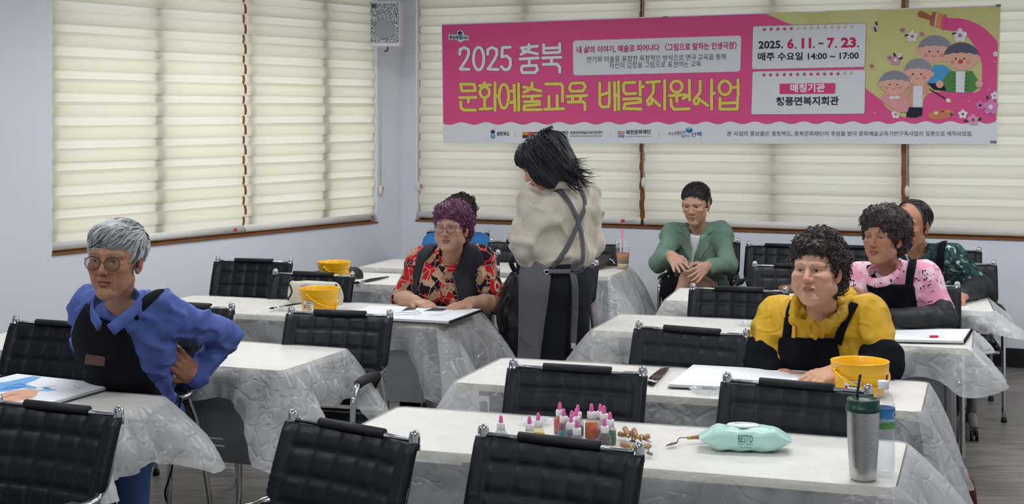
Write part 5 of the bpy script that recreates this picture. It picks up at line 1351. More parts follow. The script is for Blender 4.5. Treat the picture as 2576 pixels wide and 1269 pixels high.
# --- woman in the pink top
def woman_pink():
    rng = np.random.RandomState(9)
    e, org = person(P(2250, 850, 7.5), 'curly-haired woman in a pink patterned top with black apron and folded arms')
    H = Head(P(2222, 600, 7.22), -42, 5, 1.10, skin=(172, 124, 100), lip=(132, 76, 66), brow=(70, 56, 52), browa=.55, fat=-.001, open=.0018, down=.006, spots=14, slim=.08, old=1.6)
    neck = P(2238, 690, 7.36); pel = P(2262, 850, 7.62); sR, sL = P(2165, 702, 7.44), P(2322, 702, 7.34)
    H.k['neck'] = neck
    tf, R, L = torso(neck, pel, sR, sL, .18, .135, .18, .145, .19, .15, bust=.075, sh=.060)
    eR, eL = P(2140, 800, 7.3), P(2372, 800, 7.26); wL, wR = P(2222, 806, 7.06), P(2200, 800, 7.2)
    wL[2] = .79; legs, lp = seated_legs(P(2262, 885, 7.66), -20, knee=.40)
    vm = VM(); H.into(vm, .0033)
    lo, hi = box_of(neck, pel, sR, sL, eL, *lp, pad=.16); vm.sdf(U(.04, *[OFF(t, -.012) for t in tf], rc(sL, eL, .045, .04), rc(sR, eR, .045, .04), *leg_fields(legs, -.012)), np.maximum(lo, (-9, 0, .02)), hi, .02, lin(172, 124, 100))
    tp = P(2186, 772, 7.1); hf = U(.012, fingers(wL+(tp-wL)*.35, hand_frame(tp-wL, (-.2, -.9, .4)), 1.1, .25, 1), rc(wL, wL+(eL-wL)*.2, .034, .040), rc(wL, wL+(tp-wL)*.4, .034, .030))
    lo, hi = box_of(wL, tp, pad=.14); vm.sdf(hf, lo, hi, .006, lin(172, 124, 100)); vm.build('body', M['skin'], e, org); H.eyes(e, org, (-8, 4))
    cap = SUB(U(.03, el((0, .03, .050), (.112, .122, .105)), el((0, .08, -.005), (.09, .07, .085)), el((0, -.04, .088), (.085, .065, .05))), U(.012, el((0, -.122, -.030), (.068, .082, .090)), el((0, -.10, -.12), (.1, .1, .07))), .008); cap = SUB(cap, EARS, .01)
    perm_hair(H, e, org, rng, [(52, 44, 44), (62, 53, 51), (40, 35, 37), (80, 69, 66)], cap, 900, .010, .0019, .006, .006)
    sleeve = U(.02, rc(sR, eR, .072, .068), rc(sL, sL+(eL-sL)*.84, .076, .072))
    upper = U(.05, *[OFF(t, .014) for t in tf], sleeve)
    jk = SUB(wrink(upper, .008, 32, 22), nhole(H, neck), .01)
    garment('pink_top', jk, [neck, pel, sR, sL, eL, eR], .14, .011, M['pink_print'], e, org)
    cl = bez([H.wld((.0, -.062, -.205)), H.wld((-.05, -.04, -.19)), H.wld((-.068, .03, -.15)), H.wld((0, .10, -.125)), H.wld((.068, .03, -.15)), H.wld((.05, -.04, -.19)), H.wld((.0, -.062, -.205))], 5)
    mbuild(MB().tube(cl, .024, 8, flat=(.4, 1), up=(0, 0, 1)), 'collar', M['pink_print'], e, org)
    cuff = wrink(U(.02, rc(eL, wL+(eL-wL)*.12, .070, .046), rc(eL+(sL-eL)*.16, eL, .080, .074)), .005, 30, 5); garment('sleeve_cover', cuff, [eL, wL], .12, .010, M['black_nylon'], e, org)
    ap = AND(OFF(U(.05, *tf), .032), prism([(2186, 718), (2302, 718), (2310, 760), (2318, 860), (2165, 860), (2176, 740)], 7.25, ymax=7.5), .008)
    garment('apron', wrink(ap, .003, 16, 3), [neck, pel, sR, sL], .15, .011, M['black_cloth'], e, org); sf = OFF(upper, .006)
    mbuild(ribbon(sf, [(2195, 724), (2192, 695), (2190, 668)], 6.7, 8, .040, .006), 'apron_strap', M['black_cloth'], e, org); mbuild(ribbon(sf, [(2286, 724), (2290, 690), (2298, 655)], 6.7, 8, .040, .006), 'apron_strap', M['black_cloth'], e, org)
    mbuild(ribbon(sf, [(2233, 692), (2236, 716)], 6.7, 8, .009, .005), 'zip', M['rubber_black'], e, org)
    garment('trousers', U(.04, *leg_fields(legs, .012), OFF(tf[2], .014)), [pel, *lp], .12, .016, M['dark_trousers'], e, org); shoe(legs, e, org, M['rubber_black'])
woman_pink()

# --- man at the back in a dark floral shirt
def man_floral():
    rng = np.random.RandomState(11)
    e, org = person(P(2330, 800, 8.75), 'balding man in a dark floral shirt, mostly hidden behind the pink-top woman')
    H = Head(P(2292, 568, 8.28), -40, 0, 1.19, skin=(166, 116, 92), lip=(130, 76, 66), brow=(60, 48, 44), open=.003)
    neck = P(2315, 645, 8.45); pel = P(2345, 800, 8.8); sR, sL = P(2240, 668, 8.56), P(2392, 652, 8.42)
    H.k['neck'] = neck
    tf, R, L = torso(neck, pel, sR, sL, .19, .13, .18, .14, .19, .15, sh=.066)
    eL, wL = P(2462, 722, 8.38), P(2420, 752, 8.15); wL[2] = .77; eR, wR = P(2225, 770, 8.45), P(2280, 775, 8.25)
    legs, lp = seated_legs(P(2345, 830, 8.8), -20, knee=.42)
    vm = VM(); H.into(vm, .004)
    lo, hi = box_of(neck, pel, sR, sL, eL, *lp, pad=.16); vm.sdf(U(.04, *[OFF(t, -.012) for t in tf], rc(sL, eL, .045, .04), rc(eL, wL, .04, .03), rc(sR, eR, .045, .04), rc(eR, wR, .04, .03), *leg_fields(legs, -.012)), np.maximum(lo, (-9, 0, .02)), hi, .022, lin(166, 116, 92))
    tp = P(2402, 760, 8.02); tp[2] = .745; hf = fingers(wL, hand_frame(tp-wL, (0, -.3, 1)), 1.12, .32, 1, .2); lo, hi = box_of(wL, tp, pad=.13); vm.sdf(hf, lo, hi, .006, lin(176, 126, 104)); vm.build('body', M['skin'], e, org); H.eyes(e, org)
    cap = SUB(SUB(U(.02, el((0, .03, .035), (.086, .104, .090))), U(.012, el((0, -.10, .0), (.075, .085, .108)), el((0, -.07, -.1), (.1, .1, .075))), .006), EARS, .008)
    cap = SUB(cap, lambda p: p[:, 2]+.05+.4*np.minimum(0, p[:, 1]-.03), .005)
    f = H.wrap(cap); b = [H.wld((x, y, z)) for x in (-.12, .12) for y in (-.14, .15) for z in (-.13, .16)]; lo, hi = sdf_bounds(b, 0); hv = VM(); V, Q = polygonize(f, lo, hi, .006); hv.add(V, Q, lin(36, 34, 36))
    strands(hv, f, H, [(rng.uniform(-.08, .08), rng.uniform(-.02, .1), rng.uniform(.06, .125)) for _ in range(150)], lambda q: (.3*np.sign(q[0]), .5 if q[2] > .07 else .1, -.8), rng, 6, .014, .003, [lin(*c) for c in [(34, 32, 34), (60, 56, 58), (90, 86, 88)]]); hv.build('hair', M['hair'], e, org)
    upper = U(.05, *[OFF(t, .014) for t in tf], rc(sR, eR, .072, .06), rc(sL, eL, .076, .07)); jk = SUB(wrink(upper, .006, 24, 32), nhole(H, neck), .01)
    garment('floral_shirt', jk, [neck, pel, sR, sL, eL, eR], .14, .012, M['floral_print'], e, org)
    cl = bez([H.wld((.0, -.06, -.205)), H.wld((-.06, -.02, -.17)), H.wld((-.07, .05, -.13)), H.wld((0, .10, -.12)), H.wld((.07, .05, -.13)), H.wld((.06, -.02, -.17)), H.wld((.0, -.06, -.205))], 5); mbuild(MB().tube(cl, .024, 8, flat=(.4, 1), up=(0, 0, 1)), 'collar', M['floral_print'], e, org)
    garment('sleeve_cover', wrink(U(.02, rc(eL, wL, .072, .05), rc(eL+(sL-eL)*.15, eL, .076, .07)), .005, 30, 5), [eL, wL], .12, .011, M['black_nylon'], e, org)
    ap = AND(OFF(U(.05, *tf), .03), prism([(2290, 690), (2372, 690), (2400, 800), (2250, 800)], 8.3, ymax=8.6), .008); garment('apron', ap, [neck, pel, sR, sL], .15, .012, M['black_cloth'], e, org)
    mbuild(ribbon(OFF(upper, .006), [(2362, 700), (2366, 650), (2376, 606)], 7.8, 9.2, .042, .006), 'apron_strap', M['black_cloth'], e, org)
    garment('trousers', U(.04, *leg_fields(legs, .012), OFF(tf[2], .014)), [pel, *lp], .12, .018, M['dark_trousers'], e, org); shoe(legs, e, org, M['rubber_black'])
man_floral()

# --- purple-haired woman
def woman_purple():
    rng = np.random.RandomState(13)
    e, org = person(P(1130, 800, 8.3), 'purple-haired woman with glasses, red patterned blouse and dark vest')
    H = Head(P(1137, 575, 7.98), -19, 4, 1.07, skin=(190, 150, 128), lip=(150, 70, 84), brow=(120, 96, 88), browa=.4, fat=.006, open=.0026, down=.006, spots=8, old=1.4)
    neck = P(1136, 648, 8.10); pel = P(1130, 800, 8.36); sR, sL = P(1062, 660, 8.18), P(1208, 656, 8.12)
    H.k['neck'] = neck
    tf, R, L = torso(neck, pel, sR, sL, .19, .145, .20, .16, .205, .16, bust=.085, sh=.062)
    eR, eL = P(1008, 752, 8.2), P(1252, 764, 8.02); wL, wR = P(1185, 786, 7.80), P(1040, 776, 7.88); wL[2] = .765; wR[2] = .765
    legs, lp = seated_legs(P(1130, 825, 8.4), -10, knee=.40)
    vm = VM(); H.into(vm, .0033)
    lo, hi = box_of(neck, pel, sR, sL, eL, eR, *lp, pad=.16); vm.sdf(U(.04, *[OFF(t, -.012) for t in tf], rc(sL, eL, .045, .042), rc(sR, eR, .045, .042), *leg_fields(legs, -.012)), np.maximum(lo, (-9, 0, .02)), hi, .022, lin(190, 150, 128))
    for w, el_, tp, sd in ((wL, eL, P(1130, 790, 7.72), -1), (wR, eR, P(1090, 784, 7.78), 1)):
        tp[2] = .745; hf = U(.02, fingers(w, hand_frame(tp-w, (0, -.2, 1)), 1.08, .3, sd), rc(w, w+(el_-w)*.5, .034, .048), rc(w+(el_-w)*.5, el_, .048, .05)); lo, hi = box_of(w, el_, tp, pad=.12); vm.sdf(hf, lo, hi, .0065, lin(190, 148, 124))
    vm.build('body', M['skin'], e, org); H.eyes(e, org, (-8, 0)); H.glasses(e, org, mat('frame_red', (96, 40, 36), .3), M['lens_light'])
    cap = SUB(U(.03, el((0, .03, .048), (.102, .115, .100)), el((0, .075, -.01), (.085, .07, .09)), el((0, -.045, .088), (.08, .06, .045))), U(.012, el((0, -.118, -.036), (.067, .082, .092)), el((0, -.10, -.12), (.1, .1, .07))), .008); cap = SUB(cap, EARS, .01)
    perm_hair(H, e, org, rng, [(92, 52, 84), (112, 66, 100), (70, 40, 64), (164, 112, 144), (140, 90, 124)], cap, 800, .009, .0019, .006, .005)
    for sx in (1,): mbuild(MB().sphere(H.wld((sx*.082, .0, -.038)), .006*1.1, 10, 8), 'earring', M['gold'], e, org)
    bl = U(.05, *[OFF(t, .012) for t in tf], rc(sR, eR, .068, .062), rc(sL, eL, .070, .064)); neckh = U(.02, nhole(H, neck), el(P(1128, 648, 8.0), (.075, .09, .055)))
    garment('blouse', SUB(wrink(bl, .005, 26, 42), neckh, .008), [neck, pel, sR, sL, eL, eR], .14, .011, M['geometric_print'], e, org)
    vbody = OFF(U(.05, *tf), .026)
    vest = AND(vbody, U(.0, prism([(1046, 640), (1066, 622), (1104, 615), (1068, 660), (1050, 720), (1052, 800), (1028, 810), (1030, 720), (1040, 670)], 8.05), prism([(1156, 608), (1200, 618), (1216, 640), (1226, 700), (1232, 800), (1155, 800), (1150, 740), (1138, 690), (1162, 645)], 8.05)), .006)
    vest = SUB(vest, neckh, .006); garment('vest', wrink(vest, .004, 26, 44), [neck, pel, sR, sL], .14, .010, M['vest'], e, org)
    sf = OFF(U(.05, *tf), .026)
    mbuild(ribbon(sf, [(1139, 694), (1150, 735), (1156, 775)], 7.4, 9, .004, .004), 'zip', M['steel_grey'], e, org); mbuild(ribbon(sf, [(1067, 690), (1050, 730), (1046, 770)], 7.4, 9, .004, .004), 'zip', M['steel_grey'], e, org)
    garment('trousers', U(.04, *leg_fields(legs, .012), OFF(tf[2], .014)), [pel, *lp], .12, .018, M['dark_trousers'], e, org); shoe(legs, e, org, M['rubber_black'])
woman_purple()

# --- person in a blue jacket behind her
def person_blue():
    rng = np.random.RandomState(15)
    e, org = person(P(1152, 690, 11.0), 'person in a bright blue jacket hidden behind the purple-haired woman')
    H = Head(P(1156, 545, 10.85), -15, -6, 1.10, skin=(186, 140, 116))
    neck = P(1152, 598, 10.95); pel = P(1150, 705, 11.1); sR, sL = P(1094, 620, 11.0), P(1204, 618, 10.95)
    H.k['neck'] = neck
    tf, R, L = torso(neck, pel, sR, sL, .19, .14, .18, .14, .19, .15, sh=.066)
    eR, eL = P(1072, 680, 10.9), P(1232, 680, 10.85); legs, lp = seated_legs(P(1150, 725, 11.1), -20, knee=.4)
    vm = VM(); H.into(vm, .005); lo, hi = box_of(neck, pel, sR, sL, *lp, pad=.16); vm.sdf(U(.04, *[OFF(t, -.012) for t in tf], *leg_fields(legs, -.012)), np.maximum(lo, (-9, 0, .02)), hi, .025, lin(186, 140, 116)); vm.build('body', M['skin'], e, org); H.eyes(e, org)
    cap = SUB(U(.03, el((0, .03, .05), (.112, .12, .105)), el((0, .08, 0), (.085, .06, .08)), el((0, -.04, .085), (.08, .06, .045))), U(.012, el((0, -.12, -.02), (.070, .082, .090)), el((0, -.10, -.12), (.1, .1, .07))), .008)
    perm_hair(H, e, org, rng, [(44, 40, 42), (56, 50, 50), (34, 30, 33)], cap, 260, .011, .004, .008, .006)
    f = U(.05, *[OFF(t, .02) for t in tf], rc(sR, eR, .08, .07), rc(sL, eL, .08, .07)); f = SUB(wrink(f, .007, 20, 52), nhole(H, neck), .01); garment('blue_jacket', f, [neck, pel, sR, sL, eL, eR], .15, .014, M['blue_jacket'], e, org)
    garment('trousers', U(.04, *leg_fields(legs, .012), OFF(tf[2], .014)), [pel, *lp], .12, .02, M['dark_trousers'], e, org); shoe(legs, e, org, M['rubber_black'])
person_blue()

# --- woman in the green blazer
def woman_green():
    rng = np.random.RandomState(17)
    e, org = person(P(1760, 740, 10.2), 'woman in a green blazer and black skirt sitting with crossed legs by the back wall')
    H = Head(P(1750, 515, 9.82), -24, -9, 1.14, skin=(196, 152, 130), lip=(156, 92, 84), brow=(60, 48, 46), open=.0036, old=.2, down=.003, fat=-.003, mw=.020, slim=.24, browa=.55)
    neck = P(1757, 590, 9.98); pel = P(1765, 738, 10.25); sR, sL = P(1693, 594, 10.02), P(1814, 590, 9.95)
    H.k['neck'] = neck
    tf, R, L = torso(neck, pel, sR, sL, .175, .125, .16, .125, .19, .15, bust=.06, sh=.060)
    eR, eL = P(1656, 662, 9.85), P(1832, 668, 9.8); wR, wL = P(1690, 644, 9.58), P(1774, 672, 9.55)
    kn = P(1722, 716, 9.60); kn2 = P(1692, 728, 9.74); hipR, hipL = pel+np.array([-.09, 0, 0]), pel+np.array([.09, -.03, 0])
    fR = kn.copy(); fR[2] = .10; fR[0] -= .02; fR[1] += .06; fL = kn+np.array([-.14, -.02, -.30])
    vm = VM(); H.into(vm, .0035)
    lf = [rc(hipR, kn2, .085, .06), rc(kn2, fR, .056, .04), rc(hipL, kn+np.array([.03, 0, .03]), .088, .064), rc(kn+np.array([.03, 0, .03]), fL, .058, .042)]
    lo, hi = box_of(neck, pel, sR, sL, eL, eR, fR, fL, kn2, pad=.16); vm.sdf(U(.03, *[OFF(t, -.012) for t in tf], rc(sL, eL, .045, .04), rc(sR, eR, .045, .04), *lf), np.maximum(lo, (-9, 0, .02)), hi, .014, lin(196, 152, 130))
    for w, el_, tp, bkv, sd, cu in ((wR, eR, P(1708, 668, 9.46), (-.1, -.9, .5), -1, .12), (wL, eL, P(1748, 694, 9.42), (.5, -.8, .3), 1, .2)):
        hf = U(.02, fingers(w, hand_frame(tp-w, bkv), 1.10, cu, sd, .2), rc(w, w+(el_-w)*.3, .030, .036)); lo, hi = box_of(w, tp, pad=.17); vm.sdf(hf, lo, hi, .006, lin(198, 154, 132))
    vm.build('body', M['skin'], e, org); H.eyes(e, org, (-6, -10))
    cap = SUB(SUB(U(.02, el((0, .024, .046), (.085, .107, .087)), el((.03, .11, .0), (.04, .045, .045))), U(.012, el((0, -.12, -.043), (.060, .082, .093)), el((0, -.07, -.1), (.1, .1, .075))), .006), EARS, .008); cap = SUB(cap, lambda p: p[:, 2]+.06+.5*np.minimum(0, p[:, 1]-.05), .005)
    f = H.wrap(cap); b = [H.wld((x, y, z)) for x in (-.12, .12) for y in (-.14, .17) for z in (-.13, .16)]; lo, hi = sdf_bounds(b, 0); hv = VM(); V, Q = polygonize(f, lo, hi, .006); hv.add(V, Q, lin(30, 28, 32))
    strands(hv, f, H, [(rng.uniform(-.065, .065), rng.uniform(-.05, -.01), rng.uniform(.09, .12)) for _ in range(110)]+[(rng.uniform(-.07, .07), rng.uniform(-.085, -.05), rng.uniform(.035, .10)) for _ in range(190)], lambda q: (.25*np.sign(q[0]), 1, .35 if q[1] < -.03 and q[2] < .1 else -.1), rng, 8, .016, .003, [lin(*c) for c in [(28, 26, 30), (42, 38, 42), (22, 20, 24)]]); hv.build('hair', M['hair'], e, org)
    mbuild(MB().lathe([(.007, -.0015), (.009, 0), (.007, .0015)], H.wld((.079, .004, -.042)), 14, R=Matrix.Rotation(math.pi/2, 3, 'Y')), 'earring', M['gold'], e, org)
    tee = SUB(AND(OFF(U(.05, *tf), .006), prism([(1722, 560), (1776, 558), (1770, 680), (1735, 690)], 9.85), .004), nhole(H, neck), .008); garment('white_shirt', tee, [neck, pel, sR, sL], .12, .010, M['white_cotton'], e, org)
    bl = U(.05, *[OFF(t, .022) for t in tf[:2]], *[OFF(t, .012) for t in tf[3:]], OFF(tf[2], .02), U(.02, rc(sR, eR, .066, .062), rc(eR, wR+(eR-wR)*.25, .062, .052), rc(sL, eL, .066, .062), rc(eL, wL+(eL-wL)*.25, .062, .052)))
    bl = SUB(bl, prism([(1738, 540), (1766, 540), (1762, 600), (1748, 660), (1742, 700), (1735, 690), (1740, 620)], 9.85, ymax=10.02), .006); bl = SUB(bl, nhole(H, neck), .01)
    bl = AND(bl, half((0, 0, -1), -.50), .01); garment('blazer', wrink(bl, .008, 26, 62), [neck, pel, sR, sL, eL, eR, wL, wR], .13, .011, M['green_wool'], e, org)
    sfb = OFF(U(.05, *[OFF(t, .022) for t in tf]), 0)
    for pts_ in ([(1728, 560), (1709, 570), (1706, 582), (1718, 590), (1703, 600), (1722, 632), (1739, 660), (1740, 625)], [(1771, 558), (1786, 566), (1792, 580), (1778, 592), (1788, 596), (1780, 625), (1756, 655), (1762, 605)]):
        q = [hit(sfb, x, y, 9.2, 10.6) for x, y in pts_]; n = len(q); off = np.array([0, -.010, 0]); m2 = MB(); m2.add([a+off for a in q]+[a+np.array([0, .012, 0]) for a in q], [tuple(range(n)), tuple(reversed(range(n, 2*n)))]+[(i, n+i, n+(i+1) % n, (i+1) % n) for i in range(n)], 0, False); mbuild(m2, 'lapel', mat('lapel_green', (122, 148, 132), .85), e, org)
    sk = U(.03, OFF(tf[2], .016), rc(hipR, kn2, .10, .085), rc(kn2, kn2+(fR-kn2)*.7, .08, .085), rc(hipL, hipL+(kn-hipL)*.70, .102, .085)); garment('skirt', wrink(sk, .005, 18, 64), [pel, kn, kn2, fR], .14, .012, M['black_cloth'], e, org)
    for a in (fR, fL):
        t = a+np.array([-.10, -.09, -.02]); v = VM(); f = AND(U(.02, rc(a, t, .045, .038)), half((0, 0, -1), -.004)); lo, hi = box_of(a, t, pad=.09); lo[2] = max(lo[2], -.02); v.sdf(f, lo, hi, .012); v.build('shoe', M['rubber_black'], e, org)
woman_green()

# --- standing woman in linen shirt seen from behind
def woman_standing():
    rng = np.random.RandomState(19); d = 7.3
    e, org = person(P(1400, 1172, d), 'standing woman seen from behind in a beige linen shirt and grey cross-back apron')
    H = Head(P(1368, 412, 7.24), -102, -28, 1.10, skin=(198, 150, 126), old=.2, slim=.2, lip=(170, 100, 96), brow=(50, 40, 40), open=.0016)
    neck = P(1404, 470, d); pel = P(1398, 715, d+.02); sA, sB = P(1345, 508, d-.02), P(1472, 506, d+.10)      # sA: her left arm at the picture's left
    H.k['neck'] = neck
    tf, R, L = torso(neck, pel, sB, sA, .165, .12, .145, .115, .165, .14, sh=.056)
    eA, wA = P(1326, 622, d-.06), P(1310, 596, d+.22); eB, wB = P(1482, 612, d+.12), P(1440, 628, d+.30)
    hips = [P(1372, 730, d-.02), P(1428, 730, d+.08)]; feet = [np.array([hips[0][0]-.01, d, .08]), np.array([hips[1][0]+.02, d+.14, .08])]
    kn = [(hips[i]+feet[i])/2 for i in (0, 1)]
    vm = VM(); H.into(vm, .0035)
    lo, hi = box_of(neck, pel, sA, sB, eA, wA, *feet, pad=.16); vm.sdf(U(.04, *[OFF(t, -.012) for t in tf], rc(sA, eA, .042, .038), rc(eA, wA, .038, .028), rc(sB, eB, .042, .038), rc(eB, wB, .038, .028), *[rc(hips[i], kn[i], .085, .062) for i in (0, 1)], *[rc(kn[i], feet[i], .058, .04) for i in (0, 1)]), np.maximum(lo, (-9, 0, .02)), hi, .02, lin(198, 150, 126))
    for w, el_, tp, sd in ((wA, eA, P(1298, 590, d+.36), 1), (wB, eB, P(1420, 640, d+.42), -1)):
        hf = U(.02, fingers(w+(w-el_)*.2, hand_frame(tp-w, (-.8, -.3, .5)), 1.05, .4, sd), rc(w+(w-el_)*.3, el_, .028, .034)); lo, hi = box_of(w, tp, pad=.17); vm.sdf(hf, lo, hi, .006, lin(190, 142, 120))
    vm.build('body', M['skin'], e, org); H.eyes(e, org, (0, -20))
    # layered bob
    cap = U(.03, el((0, .03, .045), (.098, .115, .095)), el((0, .075, -.035), (.092, .070, .11)), el((.070, .0, -.03), (.030, .062, .095)), el((-.06, -.03, -.03), (.032, .05, .085)), el((0, -.06, .065), (.075, .05, .05)))
    cap = SUB(cap, U(.01, el((0, -.125, -.04), (.064, .080, .088)), el((0, -.1, -.12), (.09, .1, .05))), .01)
    f = H.wrap(wrink(cap, .004, 70, 71, (1, 1, .3))); b = [H.wld((x, y, z)) for x in (-.14, .14) for y in (-.15, .19) for z in (-.19, .17)]; lo, hi = sdf_bounds(b, 0); hv = VM(); V, Q = polygonize(f, lo, hi, .006); hv.add(V, Q, lin(26, 24, 30))
    C = [lin(*c) for c in [(24, 22, 28), (36, 33, 40), (18, 17, 21), (48, 44, 50)]]
    roots = [(rng.uniform(-.08, .08), rng.uniform(-.06, .1), rng.uniform(.06, .14)) for _ in range(220)]
    strands(hv, f, H, roots, lambda q: (.5*q[0]/.1, .25 if q[1] > .02 else -.15, -1), rng, 12, .017, .0042, C, lift=.004, jit=.5)
    # flicked ends at the nape
    for _ in range(150):
        p = H.wld((rng.uniform(-.085, .085), rng.uniform(.06, .13), rng.uniform(-.14, -.02))); dd = np.array([rng.uniform(-.1, .8), rng.uniform(-.5, .4), rng.uniform(-1, -.1)]); dd /= np.linalg.norm(dd)
        path = [p+dd*t*rng.uniform(.06, .09)+np.array([.035*t*t, 0, .02*t*t]) for t in np.linspace(0, 1, 6)]; hv.mb(MB().tube(path, [.005*(1-.85*k/5) for k in range(6)], 4, caps=False, flat=(1.5, .6)), C[rng.randint(4)])
    hv.build('hair', M['hair'], e, org)
    ck = MB(); pc = [hit(f, x, y, 6.6, 7.8) for x, y in ((1357, 341), (1375, 364), (1386, 357), (1369, 336))]
    pc = [q+np.array([0, -.016, .004]) for q in pc]; ck.tube(pc+[pc[0]], .0065, 6, caps=False)
    for k in range(5): a = pc[0]+(pc[3]-pc[0])*(k/4*2.2); ck.tube([a+np.array([0, 0, .004]), a+np.array([.008, .012, .022]), a+np.array([.012, .035, .012])], .005, 6)
    ck.box(Vector(P(1378, 337, 7.2)), (.035, .03, .02), Matrix.Rotation(.6, 3, 'Y'))
    mbuild(ck, 'hair_clip', M['clip_black'], e, org)
    sl = U(.02, rc(sA, eA, .078, .080), rc(eA, wA, .078, .056), rc(sB, eB, .074, .072), rc(eB, wB, .07, .054))
    up = U(.05, *[OFF(t, .020) for t in tf[:2]], *[OFF(t, .012) for t in tf[3:]], sl, el(P(1400, 640, d+.03), (.185, .14, .085)))
    up2 = AND(up, half((0, 0, -1), -(HC-(672-HY)*d/F)), .02); sh = SUB(wrink(up2, .015, 30, 75, (1, 1, .8)), nhole(H, neck), .01)
    garment('linen_shirt', sh, [neck, pel, sA, sB, eA, wA, eB, wB], .14, .0095, M['linen'], e, org)
    cl = bez([P(1385, 470, 7.20), P(1400, 463, 7.17), P(1430, 462, 7.19), P(1448, 462, 7.30), P(1430, 458, 7.42), P(1390, 470, 7.42)], 6); mbuild(MB().tube(cl, .028, 8, flat=(.35, 1), up=(0, 0, 1)), 'collar', M['linen'], e, org)
    sf = OFF(up, .009)
    mbuild(ribbon(sf, [(1378, 467), (1398, 473), (1420, 492), (1443, 530), (1455, 560), (1464, 600), (1467, 640), (1462, 668)], 6.4, 8.2, .024, .007), 'apron_strap', M['apron_grey'], e, org)
    mbuild(ribbon(sf, [(1457, 470), (1470, 500), (1468, 530), (1455, 560), (1432, 612), (1405, 655), (1387, 675)], 6.4, 8.2, .028, .007), 'apron_strap', M['apron_grey'], e, org)
    tr = U(.04, OFF(tf[2], .012), el(P(1398, 722, d+.03), (.175, .155, .13)), *[rc(hips[i], kn[i], .118, .10) for i in (0, 1)], *[rc(kn[i], feet[i], .10, .095) for i in (0, 1)]); tr = AND(tr, half((0, 0, -1), -.05)); garment('trousers', wrink(tr, .004, 14, 77), [pel, *feet], .18, .012, M['dark_trousers'], e, org)
    apf = OFF(U(.04, *tf[:3], el(P(1398, 722, d+.03), (.175, .155, .13)), *[rc(hips[i], kn[i], .125, .12) for i in (0, 1)], *[rc(kn[i], feet[i], .12, .12) for i in (0, 1)]), .026)
    ap = AND(apf, prism([(1308, 640), (1338, 644), (1384, 674), (1384, 690), (1358, 900), (1352, 1080), (1296, 1080), (1305, 800)], d-.02, ymin=d-.40), .006); garment('apron', wrink(ap, .003, 14, 79), [neck, pel, *feet], .25, .011, M['apron_grey'], e, org)
    rg = hit(apf, 1375, 685, 6.4, 8); mbuild(MB().lathe([(.008, -.002), (.0135, -.002), (.0135, .003), (.008, .003), (.008, -.002)], rg+np.array([0, -.006, 0]), 18, R=Matrix.Rotation(math.pi/2, 3, 'X')), 'eyelet', M['chrome'], e, org)
    bf = OFF(U(.03, tr, apf), .004)
    mbuild(ribbon(bf, [(1380, 684), (1410, 684), (1440, 684)], 6.2, 8, .024, .006), 'apron_tie', M['apron_grey'], e, org)
    q = [hit(bf, x, y, 6.2, 8) for x, y in [(1440, 684), (1446, 720), (1446, 780), (1443, 830), (1442, 866)]]; mbuild(MB().tube([a+np.array([0, -.008, 0]) for a in bez(q, 5)], .017, 8, flat=(1, .22), up=(0, -1, 0)), 'apron_tie', M['apron_grey'], e, org)
    b0 = hit(bf, 1440, 684, 6.2, 8)+np.array([0, -.012, 0]); s_ = d/F; mbuild(MB().tube(bez([b0, b0+np.array([4*s_, -.02, 20*s_]), b0+np.array([14*s_, -.02, 26*s_]), b0+np.array([6*s_, -.01, 6*s_]), b0+np.array([26*s_, -.02, 14*s_]), b0+np.array([18*s_, -.01, 4*s_]), b0], 6), .012, 8, flat=(1, .25), up=(0, -1, 0)), 'bow', M['apron_grey'], e, org)
    mbuild(MB().box(Vector(q[-1])+Vector((0, -.012, -.008)), (.024, .012, .028), bev=.004), 'cord_stopper', mat('stopper', (190, 184, 172), .5), e, org)
    for i in (0, 1):
        a = feet[i]; t = a+np.array([-.16, .06, -.03]); v = VM(); fs = AND(rc(a+np.array([0, 0, -.02]), t, .05, .042), half((0, 0, -1), -.004)); lo, hi = box_of(a, t, pad=.09); lo[2] = -.02; v.sdf(fs, lo, hi, .012); v.build('shoe', M['rubber_black'], e, org)
woman_standing()

